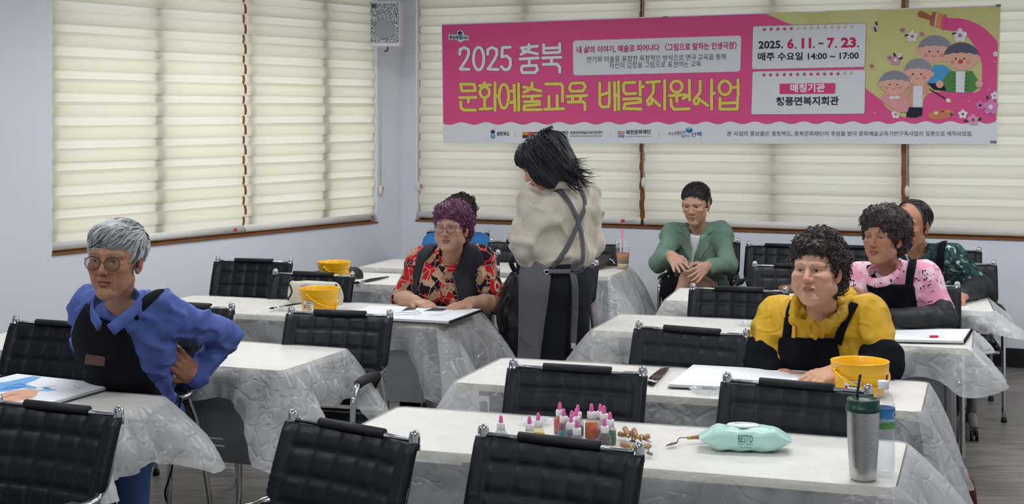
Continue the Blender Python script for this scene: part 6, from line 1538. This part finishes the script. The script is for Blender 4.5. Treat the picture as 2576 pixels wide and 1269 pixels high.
# ------------------------------------------------------------------ things on the tables
ZT2 = TH+.006
def on(px, py, z=ZT2): q = G(px, py, z); return Vector((q[0], q[1], z))
def bucket(px, py, rz, label, s=1., bail=-1.0):
    e = empty('yellow_bucket', on(px, py), rz, label, 'bucket', 'yellow paint water buckets'); e.scale = (s, s, s)
    r0, r1, h, c = .090, .103, .128, .080
    prof = [(0, 0), (r0-.004, 0), (r0, .004), (r0+(r1-r0)*.6, c-.002), (r1+.001, c+.003), (r1+.004, c+.006), (r1+.007, h-.002), (r1+.008, h), (r1+.003, h+.001), (r1-.001, h-.004), (r1-.004, c+.004), (r0-.002, .012), (0, .01)]
    b = MB().lathe(prof, n=40).build('pail', M['yellow_plastic'], e)
    mb = MB(); mb.box((0, 0, .055), (.19, .004, .09)); mb.box((.0, .045, .055), (.004, .085, .09)); mb.tube([(-.098, 0, .106), (.098, 0, .106)], .005, 8); mb.build('divider', M['yellow_plastic'], b)
    mb = MB()
    for k in range(3):
        a = 1.3*k+.6; mb.box((.092*math.cos(a-1.9), .092*math.sin(a-1.9), .04), (.012, .006, .072), Matrix.Rotation(a-1.9+math.pi/2, 3, 'Z'))
    mb.build('rib', mat('yellow_shade_rib', (244, 168, 20), .35), b)
    R = Matrix.Rotation(bail, 3, 'X'); pts = [Vector((.112*math.cos(a), 0, 0))+R@Vector((0, 0, .115*math.sin(a))) for a in [math.pi*i/18 for i in range(19)]]
    MB().tube([p+Vector((0, 0, .098)) for p in pts], .0045, 8, flat=(1.4, .8)).build('handle', M['yellow_plastic'], e)
    mb = MB()
    for sx in (-1, 1): mb.lathe([(.009, -.003), (.009, .006)], (sx*.110, 0, .098), 12, R=Matrix.Rotation(sx*math.pi/2, 3, 'Y'))
    mb.build('pivot', M['yellow_plastic'], e)
    def patch(u, v, o, a0, a1, z0, z1): a = a0+(a1-a0)*u; z = z0+(z1-z0)*v; r = r0+(r1-r0)*.6*z/c+o; return (r*math.cos(a), r*math.sin(a), z)
    st = MB().grid(lambda u, v: patch(u, v, .0012, -2.45-rz, -1.75-rz, .012, .066), 10, 4).build('sticker', M['label_white'], e)
    rng = random.Random(int(px))
    mb = MB(); 
    for j in range(4):
        a = -2.25-rz+.02*rng.random()
        for k in range(4): w_ = rng.uniform(.04, .09); mb.grid(lambda u, v, a=a, w_=w_, j=j: patch(u, v, .0018, a, a+w_, .053-j*.011, .058-j*.011), 2, 1); a += w_+.02
    mb.build('sticker_print', M['ink_dark'], st)
    MB().grid(lambda u, v: patch(u, v, .0018, -2.42-rz, -2.30-rz, .022, .045), 2, 1).build('sticker_mark', M['ink_red'], st)
    return e
bucket(2163, 992, .35, 'yellow plastic bucket beside the hand of the woman in the yellow jacket', bail=2.1)
bucket(803, 784, 1.1, 'yellow plastic bucket on the purple-haired woman\'s table', bail=2.2)
bucket(840, 707, 1.1, 'yellow plastic bucket on the short table, farther from the camera', .96, bail=2.2)
bucket(2105, 742, .3, 'yellow plastic bucket nearly hidden behind the yellow-jacket woman\'s head', .95, bail=2.)

def sketchbook(c4, label, art=None, spine=None, z0=ZT2):
    """four pixel corners of the top page, back-left first, clockwise"""
    t = .014; q = [np.array(on(x, y, z0+t)) for x, y in c4]; c = sum(q)/4
    e = empty('sketchbook', (c[0], c[1], z0), 0, label, 'sketchbook', 'open sketchbooks on the tables'); o = np.array([c[0], c[1], z0])
    def slabm(a, b, grow, m, name):
        v = []
        for z in (a, b):
            for p in q: d = (p-c)*(1+grow); v.append((d[0], d[1], z))
        return MB().add(v, [(3, 2, 1, 0), (4, 5, 6, 7), (0, 1, 5, 4), (1, 2, 6, 5), (2, 3, 7, 6), (3, 0, 4, 7)], 0, False).build(name, m, e)
    slabm(0, .002, .012, M['cover_dark'], 'back_cover'); slabm(.002, t-.001, 0, M['paper_edge'], 'page_block'); pg = slabm(t-.001, t, .002, M['paper'], 'top_page')
    if spine:
        a, b = q[spine[0]]-o, q[spine[1]]-o; mb = MB(); n = 24
        for k in range(n): p = a+(b-a)*(k+.5)/n; mb.lathe([(.0075, -.0012), (.0085, 0), (.0075, .0012), (.0065, 0), (.0075, -.0012)], (p[0], p[1], .008), 10, R=rot_to(b-a))
        mb.build('spiral', M['cover_dark'], e)
    if art:
        for i, (name, polys, col, lay) in enumerate(art):
            mb = MB()
            for p in polys:
                v = [np.array(on(x, y, z0+t+.0004*(1+lay)))-o for x, y in p]; mb.add(v, [tuple(range(len(v)))], 0, False)
            mb.build(name, mat('paint_%02x%02x%02x' % col, col, .75), pg)
    return e
ZA = lambda x, y: (x/3.636, 920+y/3.636)
def brushy(pts, w0, seed):
    r = random.Random(seed); pts = bez([(*p, 0) for p in pts], 5); pts = [(p[0], p[1]) for p in pts]; L, Rr = [], []
    for i, p in enumerate(pts):
        a, b = pts[max(0, i-1)], pts[min(len(pts)-1, i+1)]; dx, dy = b[0]-a[0], b[1]-a[1]; l = math.hypot(dx, dy)+1e-6; w = w0*math.sin(math.pi*(.08+.84*i/(len(pts)-1)))*r.uniform(.75, 1.2)
        L.append((p[0]-dy/l*w, p[1]+dx/l*w*.6)); Rr.append((p[0]+dy/l*w, p[1]-dx/l*w*.6))
    return L+Rr[::-1]
sketchbook([(43, 941), (287, 967), (66, 1030), (-170, 992)], 'sketchbook painted with a face in blue headwear, on the table at the left edge', [
    ('painted_face', [[ZA(*p) for p in [(-40, 270), (60, 245), (160, 225), (280, 215), (350, 225), (340, 270), (300, 300), (220, 320), (150, 330), (60, 360), (-40, 375)]]], (226, 176, 146), 0),
    ('painted_face_shade', [brushy([ZA(20, 300), ZA(100, 270), ZA(180, 262)], 2.2, 1), brushy([ZA(0, 335), ZA(60, 325), ZA(120, 318)], 2.2, 2), brushy([ZA(180, 300), ZA(250, 290), ZA(300, 285)], 1.4, 8)], (196, 128, 104), 1),
    ('painted_cap', [[ZA(*p) for p in [(-40, 160), (60, 150), (150, 130), (300, 98), (380, 104), (330, 130), (230, 172), (340, 200), (330, 215), (200, 208), (80, 236), (-40, 240)]]], (120, 176, 226), .5),
    ('painted_cap_deep', [brushy([ZA(-20, 230), ZA(80, 205), ZA(160, 200), ZA(240, 190)], 4, 3), brushy([ZA(60, 190), ZA(180, 170), ZA(240, 185)], 2.5, 4), brushy([ZA(390, 210), ZA(430, 208), ZA(470, 215)], 2.6, 5)], (60, 124, 206), 1),
    ('painted_ribbon', [brushy([ZA(340, 230), ZA(430, 225), ZA(520, 222)], 4, 6), brushy([ZA(340, 205), ZA(430, 195), ZA(520, 180)], .8, 7), brushy([ZA(660, 160), ZA(700, 200), ZA(760, 225)], .8, 9)], (150, 190, 230), .6)])
ZP = lambda x, y: (660+x/4.293, 620+y/4.293)
sketchbook([(930, 769), (1212, 778), (1128, 809), (860, 795)], 'sketchbook with light pencil drawing and two dark strips, before the purple-haired woman', [
    ('dark_strip', [[ZP(*p) for p in [(1570, 655), (1680, 650), (1650, 685), (1500, 700)]]], (58, 60, 62), 0), ('dark_strip', [[ZP(*p) for p in [(1850, 662), (2030, 672), (1940, 700), (1740, 700)]]], (58, 60, 62), 0),
    ('pencil_lines', [brushy([ZP(1400, 735), ZP(1500, 712), ZP(1640, 720), ZP(1720, 728)], .8, 1), brushy([ZP(1420, 745), ZP(1560, 735), ZP(1700, 742)], .7, 2), brushy([ZP(1790, 745), ZP(1900, 742), ZP(1970, 735)], .7, 3), brushy([ZP(1320, 690), ZP(1440, 690)], .6, 4)], (120, 118, 116), .5), ('blue_dab', [brushy([ZP(1600, 690), ZP(1680, 705), ZP(1720, 730)], 1.2, 5)], (120, 180, 210), 1)], spine=(1, 2))
sketchbook([(1744, 918), (2085, 937), (2072, 984), (1682, 967)], 'blank white sketchbook under the hand of the woman in the yellow jacket')
sketchbook([(2236, 831), (2444, 828), (2424, 858), (2246, 854)], 'blank white sketchbook in front of the woman in the pink top', spine=(1, 2))
sketchbook([(2352, 747), (2402, 748), (2394, 757), (2344, 756)], 'small white sketchbook under the hand of the man in the floral shirt')

def brush(p0, p1, label, r=.0042, ferr=.28, z=ZT2, hm='brush_wood'):
    a, b = on(*p0, z+.005), on(*p1, z+.005); d = b-a; e = empty('paintbrush', ((a+b)/2)-Vector((0, 0, .005)), 0, label, 'brush', 'paintbrushes'); o = (a+b)/2-Vector((0, 0, .005)); a -= o; b -= o
    f = a+(b-a)*ferr; t = a+(b-a)*.12
    MB().tube([f, f+(b-f)*.25, f+(b-f)*.6, b], [r*.9, r*1.15, r*.9, r*.45], 10).build('handle', M[hm], e); MB().tube([t, f], [r*1.05, r*.95], 10, flat=(1.3, .8)).build('ferrule', M['chrome'], e); MB().tube([a, a+(t-a)*.6, t], [r*.5, r*1.2, r], 10, flat=(1.3, .7)).build('bristles', M['black_cloth'], e)
for k, (a, b, nm) in enumerate([((1622, 962), (1666, 926), 'leftmost brush of the bundle left of the yellow-jacket woman\'s sketchbook'), ((1626, 965), (1671, 926), 'second brush from the left in the bundle beside the blank sketchbook'), ((1631, 966), (1676, 925), 'middle brush of the dark bundle beside the blank sketchbook'), ((1636, 968), (1680, 925), 'second brush from the right in the bundle beside the blank sketchbook'), ((1641, 969), (1684, 925), 'rightmost brush of the bundle, nearest the blank sketchbook')]): brush(a, b, nm)
brush((678, 777), (760, 763), 'paintbrush lying left of the nearer yellow bucket, across a small plate', .006, .45, ZT2+.006, 'clip_black'); brush((889, 713), (978, 697), 'thick black paintbrush on the short table right of the bucket', .009, .3, hm='clip_black')

def plate(px, py, r, label):
    e = empty('palette_plate', on(px, py), 0, label, 'plate', 'clear plastic palette plates')
    MB().lathe([(0, .001), (r*.72, .001), (r*.8, .004), (r*.95, .011), (r, .012), (r, .0135), (r*.94, .0125), (r*.79, .0055), (r*.7, .0025), (0, .0025)], n=36).build('dish', M['clear_plastic'], e)
    mb = MB()
    for k in range(8): a = 2*math.pi*k/8; mb.lathe([(r*.17, .0126), (r*.13, .006), (0, .004), (r*.12, .0052), (r*.16, .0116)], (r*.58*math.cos(a), r*.58*math.sin(a), .001), 12)
    mb.build('paint_wells', M['clear_plastic'], e)
plate(1782, 986, .075, 'clear plate between the brush bundle and the chair behind the wipes'); plate(1352, 1066, .056, 'clear plate behind the small paint bottles'); plate(1882, 818, .055, 'clear plate on the pink-top woman\'s table'); plate(722, 780, .055, 'clear plate under the paintbrush beside the nearer bucket')

# dropper bottles
def dropper(px, py, col, label, s=1., fill=.6):
    e = empty('dropper_bottle', on(px, py), 0, label, 'bottle', 'small paint dropper bottles'); e.scale = (s, s, s)
    r = .0205; h = .058
    cn = 'bottle_tint_%02x%02x%02x' % col
    mat('paint_'+cn, col, .35)
    lv = .004+(h-.01)*fill
    MB().lathe([(0, .002), (r-.0015, .002), (r-.0012, lv), (0, lv)], n=20).build('paint', M['paint_'+cn], e)
    MB().lathe([(0, 0), (r-.002, 0), (r, .003), (r, h-.012), (r*.82, h-.003), (.0115, h+.002), (.0115, h+.006)], n=22).build('body', clear_material('squeeze_'+cn, tuple(.7+.28*c for c in srgb(*col)[:3]), .13, .2), e)
    MB().lathe([(.0135, h+.002), (.0135, h+.022), (.012, h+.0235), (0, h+.0235)], n=20).build('collar', M['milky'], e)
    MB().lathe([(.0065, h+.023), (.0068, h+.030), (.0056, h+.040), (.005, h+.044), (.003, h+.0475), (0, h+.0485)], n=14).build('pink_cap', M['pink_cap'], e)
BX = lambda x, y: (1220+x/5.152, 990+(y+428)/5.152)
for x, y, col, fl, nm in [(207, 285, (40, 130, 50), .55, 'dropper bottle of green paint standing alone at the left'), (577, 300, (222, 206, 130), .7, 'dropper bottle of pale cream paint next to the bright yellow one'), (690, 250, (226, 196, 20), .75, 'dropper bottle of bright yellow paint'),
                          (970, 100, (204, 70, 66), .95, 'dropper bottle of coral red paint at the back'), (1020, 190, (50, 138, 142), .55, 'dropper bottle of teal paint'), (1123, 215, (70, 120, 160), .3, 'dropper bottle of thin blue paint half hidden behind the blue one'), (1113, 278, (44, 66, 140), .5, 'dropper bottle of deep blue paint'),
                          (1202, 132, (40, 38, 52), .6, 'dropper bottle of black paint at the back of the cluster'), (1180, 190, (96, 84, 110), .4, 'dropper bottle of grey violet paint in front of the black one'), (1190, 357, (226, 214, 216), .6, 'dropper bottle of white paint at the front'), (1380, 155, (220, 116, 30), .85, 'dropper bottle of orange paint, the widest of the cluster'),
                          (1492, 122, (206, 200, 206), .4, 'dropper bottle of clear paint at the back right'), (1542, 183, (110, 70, 120), .5, 'dropper bottle of purple paint right of the orange one'), (1553, 330, (86, 56, 60), .6, 'dropper bottle of dark brown paint at the front right'), (1620, 238, (30, 110, 50), .8, 'dropper bottle of dark green paint by the palette knives')]:
    dropper(*BX(x, y), col, nm, 1.08 if 'orange' in nm else 1., fl)

def knife(h0, h1, tip, label, zh=.012, zt=.006, bend=.015):
    a, b, t = on(*h0, ZT2+zh), on(*h1, ZT2+zh*.9), on(*tip, ZT2+zt); o = (a+b)/2; o.z = ZT2; e = empty('palette_knife', o, 0, label, 'palette knife', 'wooden-handled palette knives'); a, b, t = a-o, b-o, t-o
    d = (b-a); MB().tube([a, a+d*.1, a+d*.45, a+d*.85, b], [.005, .0095, .0085, .006, .0055], 10).build('handle', M['knife_wood'], e)
    n = d.normalized(); MB().tube([b-n*.002, b+n*.012], [.0062, .0052], 10).build('ferrule', M['brass'], e)
    m1 = b+(t-b)*.45; m1.z += bend; MB().tube(bez([b+n*.010, m1, b+(t-b)*.55], 4), .0017, 6).build('shank', M['blade'], e)
    s = b+(t-b)*.52; L = t-s; w = Vector((-L.y, L.x, 0)).normalized()
    vs = [s-w*.002, s+L*.3-w*.0095, s+L*.65-w*.0085, t, s+L*.65+w*.0085, s+L*.3+w*.0095, s+w*.002]; up = Vector((0, 0, .0012)); k = len(vs)
    MB().add([v for v in vs]+[v+up for v in vs], [tuple(range(k)), tuple(reversed(range(k, 2*k)))]+[(i, k+i, k+(i+1) % k, (i+1) % k) for i in range(k)], 0, False).build('blade', M['blade'], e)
for h0, h1, tp, nm, z in [((1556, 1092), (1575, 1097), (1606, 1122), 'palette knife with its handle pointing at the green bottle', .012), ((1572, 1078), (1580, 1097), (1598, 1128), 'upright-lying palette knife, leftmost raised handle of the heap', .034), ((1594, 1082), (1604, 1100), (1618, 1120), 'palette knife with the longer raised handle in the heap', .034),
                          ((1562, 1118), (1584, 1124), (1618, 1146), 'palette knife at the front of the heap with a round handle', .012), ((1632, 1098), (1616, 1104), (1582, 1112), 'palette knife with its handle at the right of the heap', .018), ((1634, 1122), (1620, 1128), (1640, 1148), 'palette knife sticking out at the heap\'s front right', .014), ((1582, 1090), (1596, 1100), (1640, 1114), 'palette knife lying across the middle of the heap', .022)]: knife(h0, h1, tp, nm, z)
knife((1782, 1098), (1738, 1102), (1674, 1124), 'single cranked palette knife tucked under the wet wipes', .016, .004, .012)

# wet wipes
def wipes():
    c = on(1874, 1128); e = empty('wet_wipes_pack', c, math.radians(-7), 'mint green soft pack of wet wipes with a white oval lid', 'wipes')
    m = mat('mint_film', (186, 226, 214), .34, spec=.5, bump=(16, .35, .02))
    L, Dp, Ht = .128, .062, .072
    def pk(u, v):
        x = (u*2-1)*L*1.14; k = max(0, (abs(x)-L*.66)/(L*.48)); prof = max(.0, 1-k**1.35)
        a = v*2*math.pi; ca, sa = math.cos(a), math.sin(a); sg = lambda q, p: math.copysign(abs(q)**p, q)
        hz = Ht/2*(prof*.97+.03); dy = Dp*(.82+.18*prof)*(1-.1*k)
        return (x, dy*sg(ca, .55), Ht/2*(.93)+hz*sg(sa, .62)+.002*math.sin(x*90+a*3)*(prof))
    MB().grid(pk, 44, 36).build('pack', m, e)
    lid = MB().lathe([(0, 0), (.052, 0), (.054, .003), (.050, .007), (.0, .0085)], (-.005, .006, Ht*.955), 32, squash=.62).build('lid', mat('lid_white', (236, 242, 240), .35), e)
    MB().box((-.005, -.029, Ht*.955+.003), (.028, .005, .004), bev=.0015).build('lid_tab', mat('lid_tab', (206, 220, 214), .4), lid)
    def tx(s, x0, w, z, h, y, c_, name, flat=None):
        v, f = TXT[s]; lo, hi = v.min(0), v.max(0); mb = MB()
        if flat is None: mb.add([(x0+(a-lo[0])/(hi[0]-lo[0])*w, y-.0006*0-(.0), z+(b-lo[1])/(hi[1]-lo[1])*h) for a, b in v], f, 0, False)
        else: mb.add([(x0+(a-lo[0])/(hi[0]-lo[0])*w, flat+(b-lo[1])/(hi[1]-lo[1])*h, z) for a, b in v], f, 0, False)
        mb.build(name, c_, e)
    g = mat('ink_green', (30, 110, 96), .6); yf = -Dp-.0022
    tx('BESTO', -.024, .046, .032, .024, yf, g, 'brand_lettering'); tx('WET WIPES', -.026, .05, .024, .0045, yf, g, 'small_lettering'); tx('베스토 물티슈', -.018, .036, .014, .005, yf, g, 'korean_lettering')
    tx('BESTO', -.032, .05, Ht*.955+.0092, .008, 0, g, 'lid_lettering', flat=.004)
wipes()
# steel tumbler
def tumbler():
    e = empty('steel_tumbler', on(2171, 1204), 0, 'tall hammered steel tumbler with dark green lid and black straw', 'tumbler')
    m = mat('hammered_steel', (196, 196, 196), .38, metal=1.); N, Lk, b = nodes(m); tc = N.new('ShaderNodeTexCoord'); v = N.new('ShaderNodeTexVoronoi'); v.inputs['Scale'].default_value = 120; bp = N.new('ShaderNodeBump'); bp.inputs['Strength'].default_value = .2; bp.inputs['Distance'].default_value = .002; Lk(tc.outputs['Object'], v.inputs['Vector']); Lk(v.outputs['Distance'], bp.inputs['Height']); Lk(bp.outputs['Normal'], b.inputs['Normal'])
    MB().lathe([(0, 0), (.037, 0), (.039, .003), (.041, .05), (.0455, .12), (.0475, .198), (.0475, .203)], n=44).build('cup', m, e)
    gm = mat('lid_green', (24, 62, 52), .35)
    lid = MB().lathe([(.0465, .198), (.051, .200), (.0525, .206), (.051, .213), (.0475, .217), (.0478, .230), (.046, .2345), (.0415, .236), (.040, .231), (.010, .228), (0, .228)], n=44).build('lid', gm, e)
    MB().tube([(-.022, -.008, .228), (-.02, .0, .231), (-.018, .008, .228)], .008, 10).build('lid_plug', gm, lid)
    MB().tube([(-.018, 0, .215), (-.0165, 0, .25), (-.008, .0, .305)], .0042, 10).build('straw', M['rubber_black'], e)
tumbler()
# water bottle
def water():
    e = empty('water_bottle', on(2222, 1184), 0, 'clear plastic water bottle with white cap and blue-green label', 'bottle')
    prof = [(0, .004), (.022, .002), (.030, .0), (.034, .006), (.0345, .02)]
    z = .02
    for k in range(7): prof += [(.0345, z+.004), (.0325, z+.008), (.0345, z+.012)]; z += .0145
    prof += [(.034, z+.006), (.034, z+.068), (.0345, z+.072), (.033, z+.085), (.026, z+.103), (.017, z+.116), (.0135, z+.122), (.0135, z+.128)]
    b = MB().lathe(prof, n=36).build('bottle_body', M['clear_bottle'], e)
    MB().lathe([(0, .006), (.032, .008), (.0325, .122), (0, .122)], n=24).build('water', clear_material('water_fill', (.97, .985, .99), .07, .02), e)
    MB().lathe([(.016, z+.124), (.0165, z+.126), (.0165, z+.146), (.015, z+.148), (0, z+.148)], n=28).build('cap', mat('cap_white', (238, 240, 242), .4), e)
    m = mat('water_label', (70, 140, 200), .4); N, Lk, bb = nodes(m); tc = N.new('ShaderNodeTexCoord'); s = N.new('ShaderNodeSeparateXYZ'); n = N.new('ShaderNodeTexNoise'); n.inputs['Scale'].default_value = 60; ad = N.new('ShaderNodeMath'); ad.operation = 'MULTIPLY_ADD'; ad.inputs[1].default_value = .02
    mr = N.new('ShaderNodeMapRange'); mr.inputs['From Min'].default_value = z+.008; mr.inputs['From Max'].default_value = z+.082; r = N.new('ShaderNodeValToRGB'); els = r.color_ramp.elements
    stops = [(0, (210, 228, 216)), (.12, (120, 180, 90)), (.38, (90, 160, 80)), (.48, (190, 222, 236)), (.6, (70, 150, 208)), (.9, (40, 120, 190))]
    while len(els) < len(stops): els.new(.5)
    for q, (p, c) in zip(els, stops): q.position = p; q.color = srgb(*c)
    Lk(tc.outputs['Object'], s.inputs[0]); Lk(tc.outputs['Object'], n.inputs['Vector']); Lk(n.outputs['Fac'], ad.inputs[0]); Lk(s.outputs['Z'], ad.inputs[2]); Lk(ad.outputs[0], mr.inputs['Value']); Lk(mr.outputs['Result'], r.inputs[0]); Lk(r.outputs[0], bb.inputs['Base Color'])
    lb = MB().lathe([(.0347, z+.008), (.0349, z+.068)], n=40); lb.f = [f for f in lb.f if len(f) == 4]; lb.m = lb.m[:len(lb.f)]; lb.sm = lb.sm[:len(lb.f)]; lab = lb.build('label_band', m, e)
    v, f = TXT['삼다수']; lo, hi = v.min(0), v.max(0)
    def wrapt(a0, a1, z0, z1, o): return [((.0349+o)*math.cos(a0+(a1-a0)*(x-lo[0])/(hi[0]-lo[0])), (.0349+o)*math.sin(a0+(a1-a0)*(x-lo[0])/(hi[0]-lo[0])), z0+(z1-z0)*(y-lo[1])/(hi[1]-lo[1])) for x, y in v]
    def ov(u, w_): a = -.95+1.25*u; h = .012*math.sqrt(max(0, 1-(u*2-1)**2)); return ((.0353)*math.cos(a), .0353*math.sin(a), z+.050+(w_*2-1)*h)
    MB().grid(ov, 16, 4).build('label_oval', mat('oval_white', (232, 236, 240), .5), lab); MB().add(wrapt(-.82, .18, z+.044, z+.056, .0009), f, 0, False).build('label_lettering', mat('ink_navy', (30, 40, 80), .5), lab)
water()
# iced drink
def drink():
    e = empty('iced_drink', (*P(1567, 675, 9.90)[:2], ZT2), 0, 'takeaway iced drink with brown sleeve, dome lid and pink straw', 'drink')
    MB().lathe([(0, 0), (.036, 0), (.038, .003), (.047, .142), (.049, .145), (.049, .149)], n=30).build('cup', M['clear_bottle'], e)
    MB().lathe([(0, .003), (.0355, .003), (.0378, .036), (0, .036)], n=24).build('milk_tea', mat('latte', (214, 186, 140), .4), e); MB().lathe([(0, .036), (.038, .037), (.043, .098), (0, .098)], n=24).build('coffee', mat('coffee', (150, 106, 72), .4), e)
    MB().lathe([(.0382, .036), (.0452, .106), (.0457, .106), (.0388, .036)], n=30).build('sleeve', mat('kraft', (166, 122, 84), .8), e)
    MB().lathe([(.0495, .147), (.052, .149), (.052, .153), (.047, .156), (.044, .175), (.034, .196), (.018, .206), (.006, .209)], n=30).build('dome_lid', M['clear_plastic'], e)
    MB().tube([(-.006, 0, .02), (-.004, 0, .15), (-.006, 0, .275)], .0055, 10).build('straw', mat('straw_pink', (226, 120, 140), .4), e)
drink()
# bags, clothes and small things
def lump(name, f, pts, pad, vox, m, base, label, cat, extra=None, part='body'):
    e = empty(name, base, 0, label, cat); garment(part, f, pts, pad, vox, m, e, base)
    if extra: extra(e)
    return e
def backpack():
    c = P(1296, 790, 7.98); b = (float(c[0]), float(c[1]), float(c[2]-.27))
    f = wrink(U(.06, el(c, (.085, .10, .24)), el(c+np.array([.0, .01, -.10]), (.095, .11, .16))), .012, 18, 91)
    def ex(e):
        for pts in ([P(1290, 688, 7.92), P(1272, 720, 7.86), P(1262, 770, 7.86), P(1268, 830, 7.88), P(1290, 850, 7.9)], [P(1296, 684, 7.92), P(1286, 660, 7.9), P(1302, 640, 7.9), P(1306, 690, 7.92)], [P(1280, 740, 7.85), P(1255, 790, 7.85), P(1262, 840, 7.86)]):
            mbuild(MB().tube(bez(pts, 6), .014, 8, flat=(1, .35), up=(0, -1, 0)), 'strap', M['black_nylon'], e, b)
    lump('backpack', f, [c], .34, .014, M['black_nylon'], b, 'black backpack with straps between the purple-haired and the standing woman', 'backpack', ex)
backpack()
def tote():
    c = P(790, 745, 8.12); b = (float(c[0]), float(c[1]), float(c[2]-.12)); R = frame(-16)
    f = wrink(AND(el(c, (.17, .05, .16), R), half((0, 0, 1), float(c[2]+.082)), .02), .008, 26, 93)
    def ex(e):
        q = P(770, 722, 8.05); mbuild(MB().sphere(q+np.array([0, -.01, -.005]), (.036, .012, .018), 12, 8), 'printed_badge', mat('badge_blue', (120, 130, 180), .6), e, b)
        for px in (728, 845): mbuild(MB().tube(bez([P(px, 716, 8.06), P(px+6, 735, 8.04), P(px-4, 755, 8.05)], 5), .006, 6), 'dark_trim', M['ink_dark'], e, b)
    lump('tote_bag', f, [c], .22, .011, mat('canvas', (214, 208, 190), .9), b, 'cream canvas tote bag standing on a chair behind the nearer bucket', 'bag', ex)
tote()
c_ = P(845, 694, 9.32); lump('folded_jacket', wrink(U(.03, el(P(800, 697, 9.34), (.085, .08, .036)), el(P(885, 688, 9.34), (.058, .07, .045)), rc(P(790, 700, 9.34), P(900, 697, 9.34), .035, .04)), .006, 30, 95), [P(770, 694, 9.34), P(910, 690, 9.34)], .1, .010, M['black_nylon'], (float(c_[0]), float(c_[1]), ZT2), 'black folded jacket behind the farther yellow bucket', 'jacket')
def laptop_bag():
    c = P(1500, 652, 10.02); b = (float(c[0]), float(c[1]), ZT2)
    e = empty('laptop_bag', b, 0, 'dark brown laptop sleeve lying beside the iced drink', 'bag')
    q = [P(1455, 664, 9.86), P(1500, 672, 9.80), P(1536, 655, 9.98), P(1492, 630, 10.18)]
    mb = MB(); up = np.array([0, 0, -.022]); mb.add([p-np.array(b) for p in q]+[p+up-np.array(b) for p in q], [(0, 1, 2, 3), (7, 6, 5, 4), (0, 4, 5, 1), (1, 5, 6, 2), (2, 6, 7, 3), (3, 7, 4, 0)], 0, False); mb.build('sleeve', mat('sleeve_brown', (58, 52, 54), .6), e)
    mbuild(MB().tube([P(1496, 642, 9.99), P(1506, 645, 9.97)], .006, 6, flat=(1, .3)), 'logo_strip', M['steel_grey'], e, b)
    mbuild(MB().tube(bez([P(1533, 652, 9.95), P(1540, 655, 9.92), P(1546, 664, 9.88)], 5), .003, 6), 'cable', M['rail_white'], e, b)
laptop_bag()
m_ = np.array([1.84, 6.1, .13]); lump('maroon_bag', wrink(AND(el(m_, (.17, .15, .20)), U(0, lambda p: np.maximum(np.abs(p-_np(m_))-_np((.12, .10, .125)), -1).max(1)), .03), .004, 20, 97), [m_], .2, .012, mat('maroon', (78, 24, 38), .7), (1.84, 6.1, 0.), 'dark maroon bag on the floor under the table end', 'bag')
def pen():
    a, b_ = on(2326, 858), on(2372, 857); c = (a+b_)/2; e = empty('pen', c, 0, 'red and clear pen lying on the edge of the pink-top woman\'s sketchbook', 'pen'); a -= c; b_ -= c; z = Vector((0, 0, .018)); d = b_-a
    MB().tube([a+z, a+d*.3+z], [.003, .007], 10).build('tip', M['clear_plastic'], e); MB().tube([a+d*.28+z, a+d*.72+z], .007, 10).build('barrel', M['ink_red'], e); MB().tube([a+d*.72+z, b_+z], .0066, 10).build('cap', M['clear_plastic'], e)
pen()
p_ = on(1985, 735); lump('brown_pouch', wrink(el(np.array(p_)+np.array([0, 0, .022]), (.07, .04, .024)), .003, 40, 99), [np.array(p_)], .1, .008, mat('pouch_brown', (110, 82, 62), .6), tuple(p_), 'small brown pouch left of the yellow-jacket woman\'s head', 'pouch')
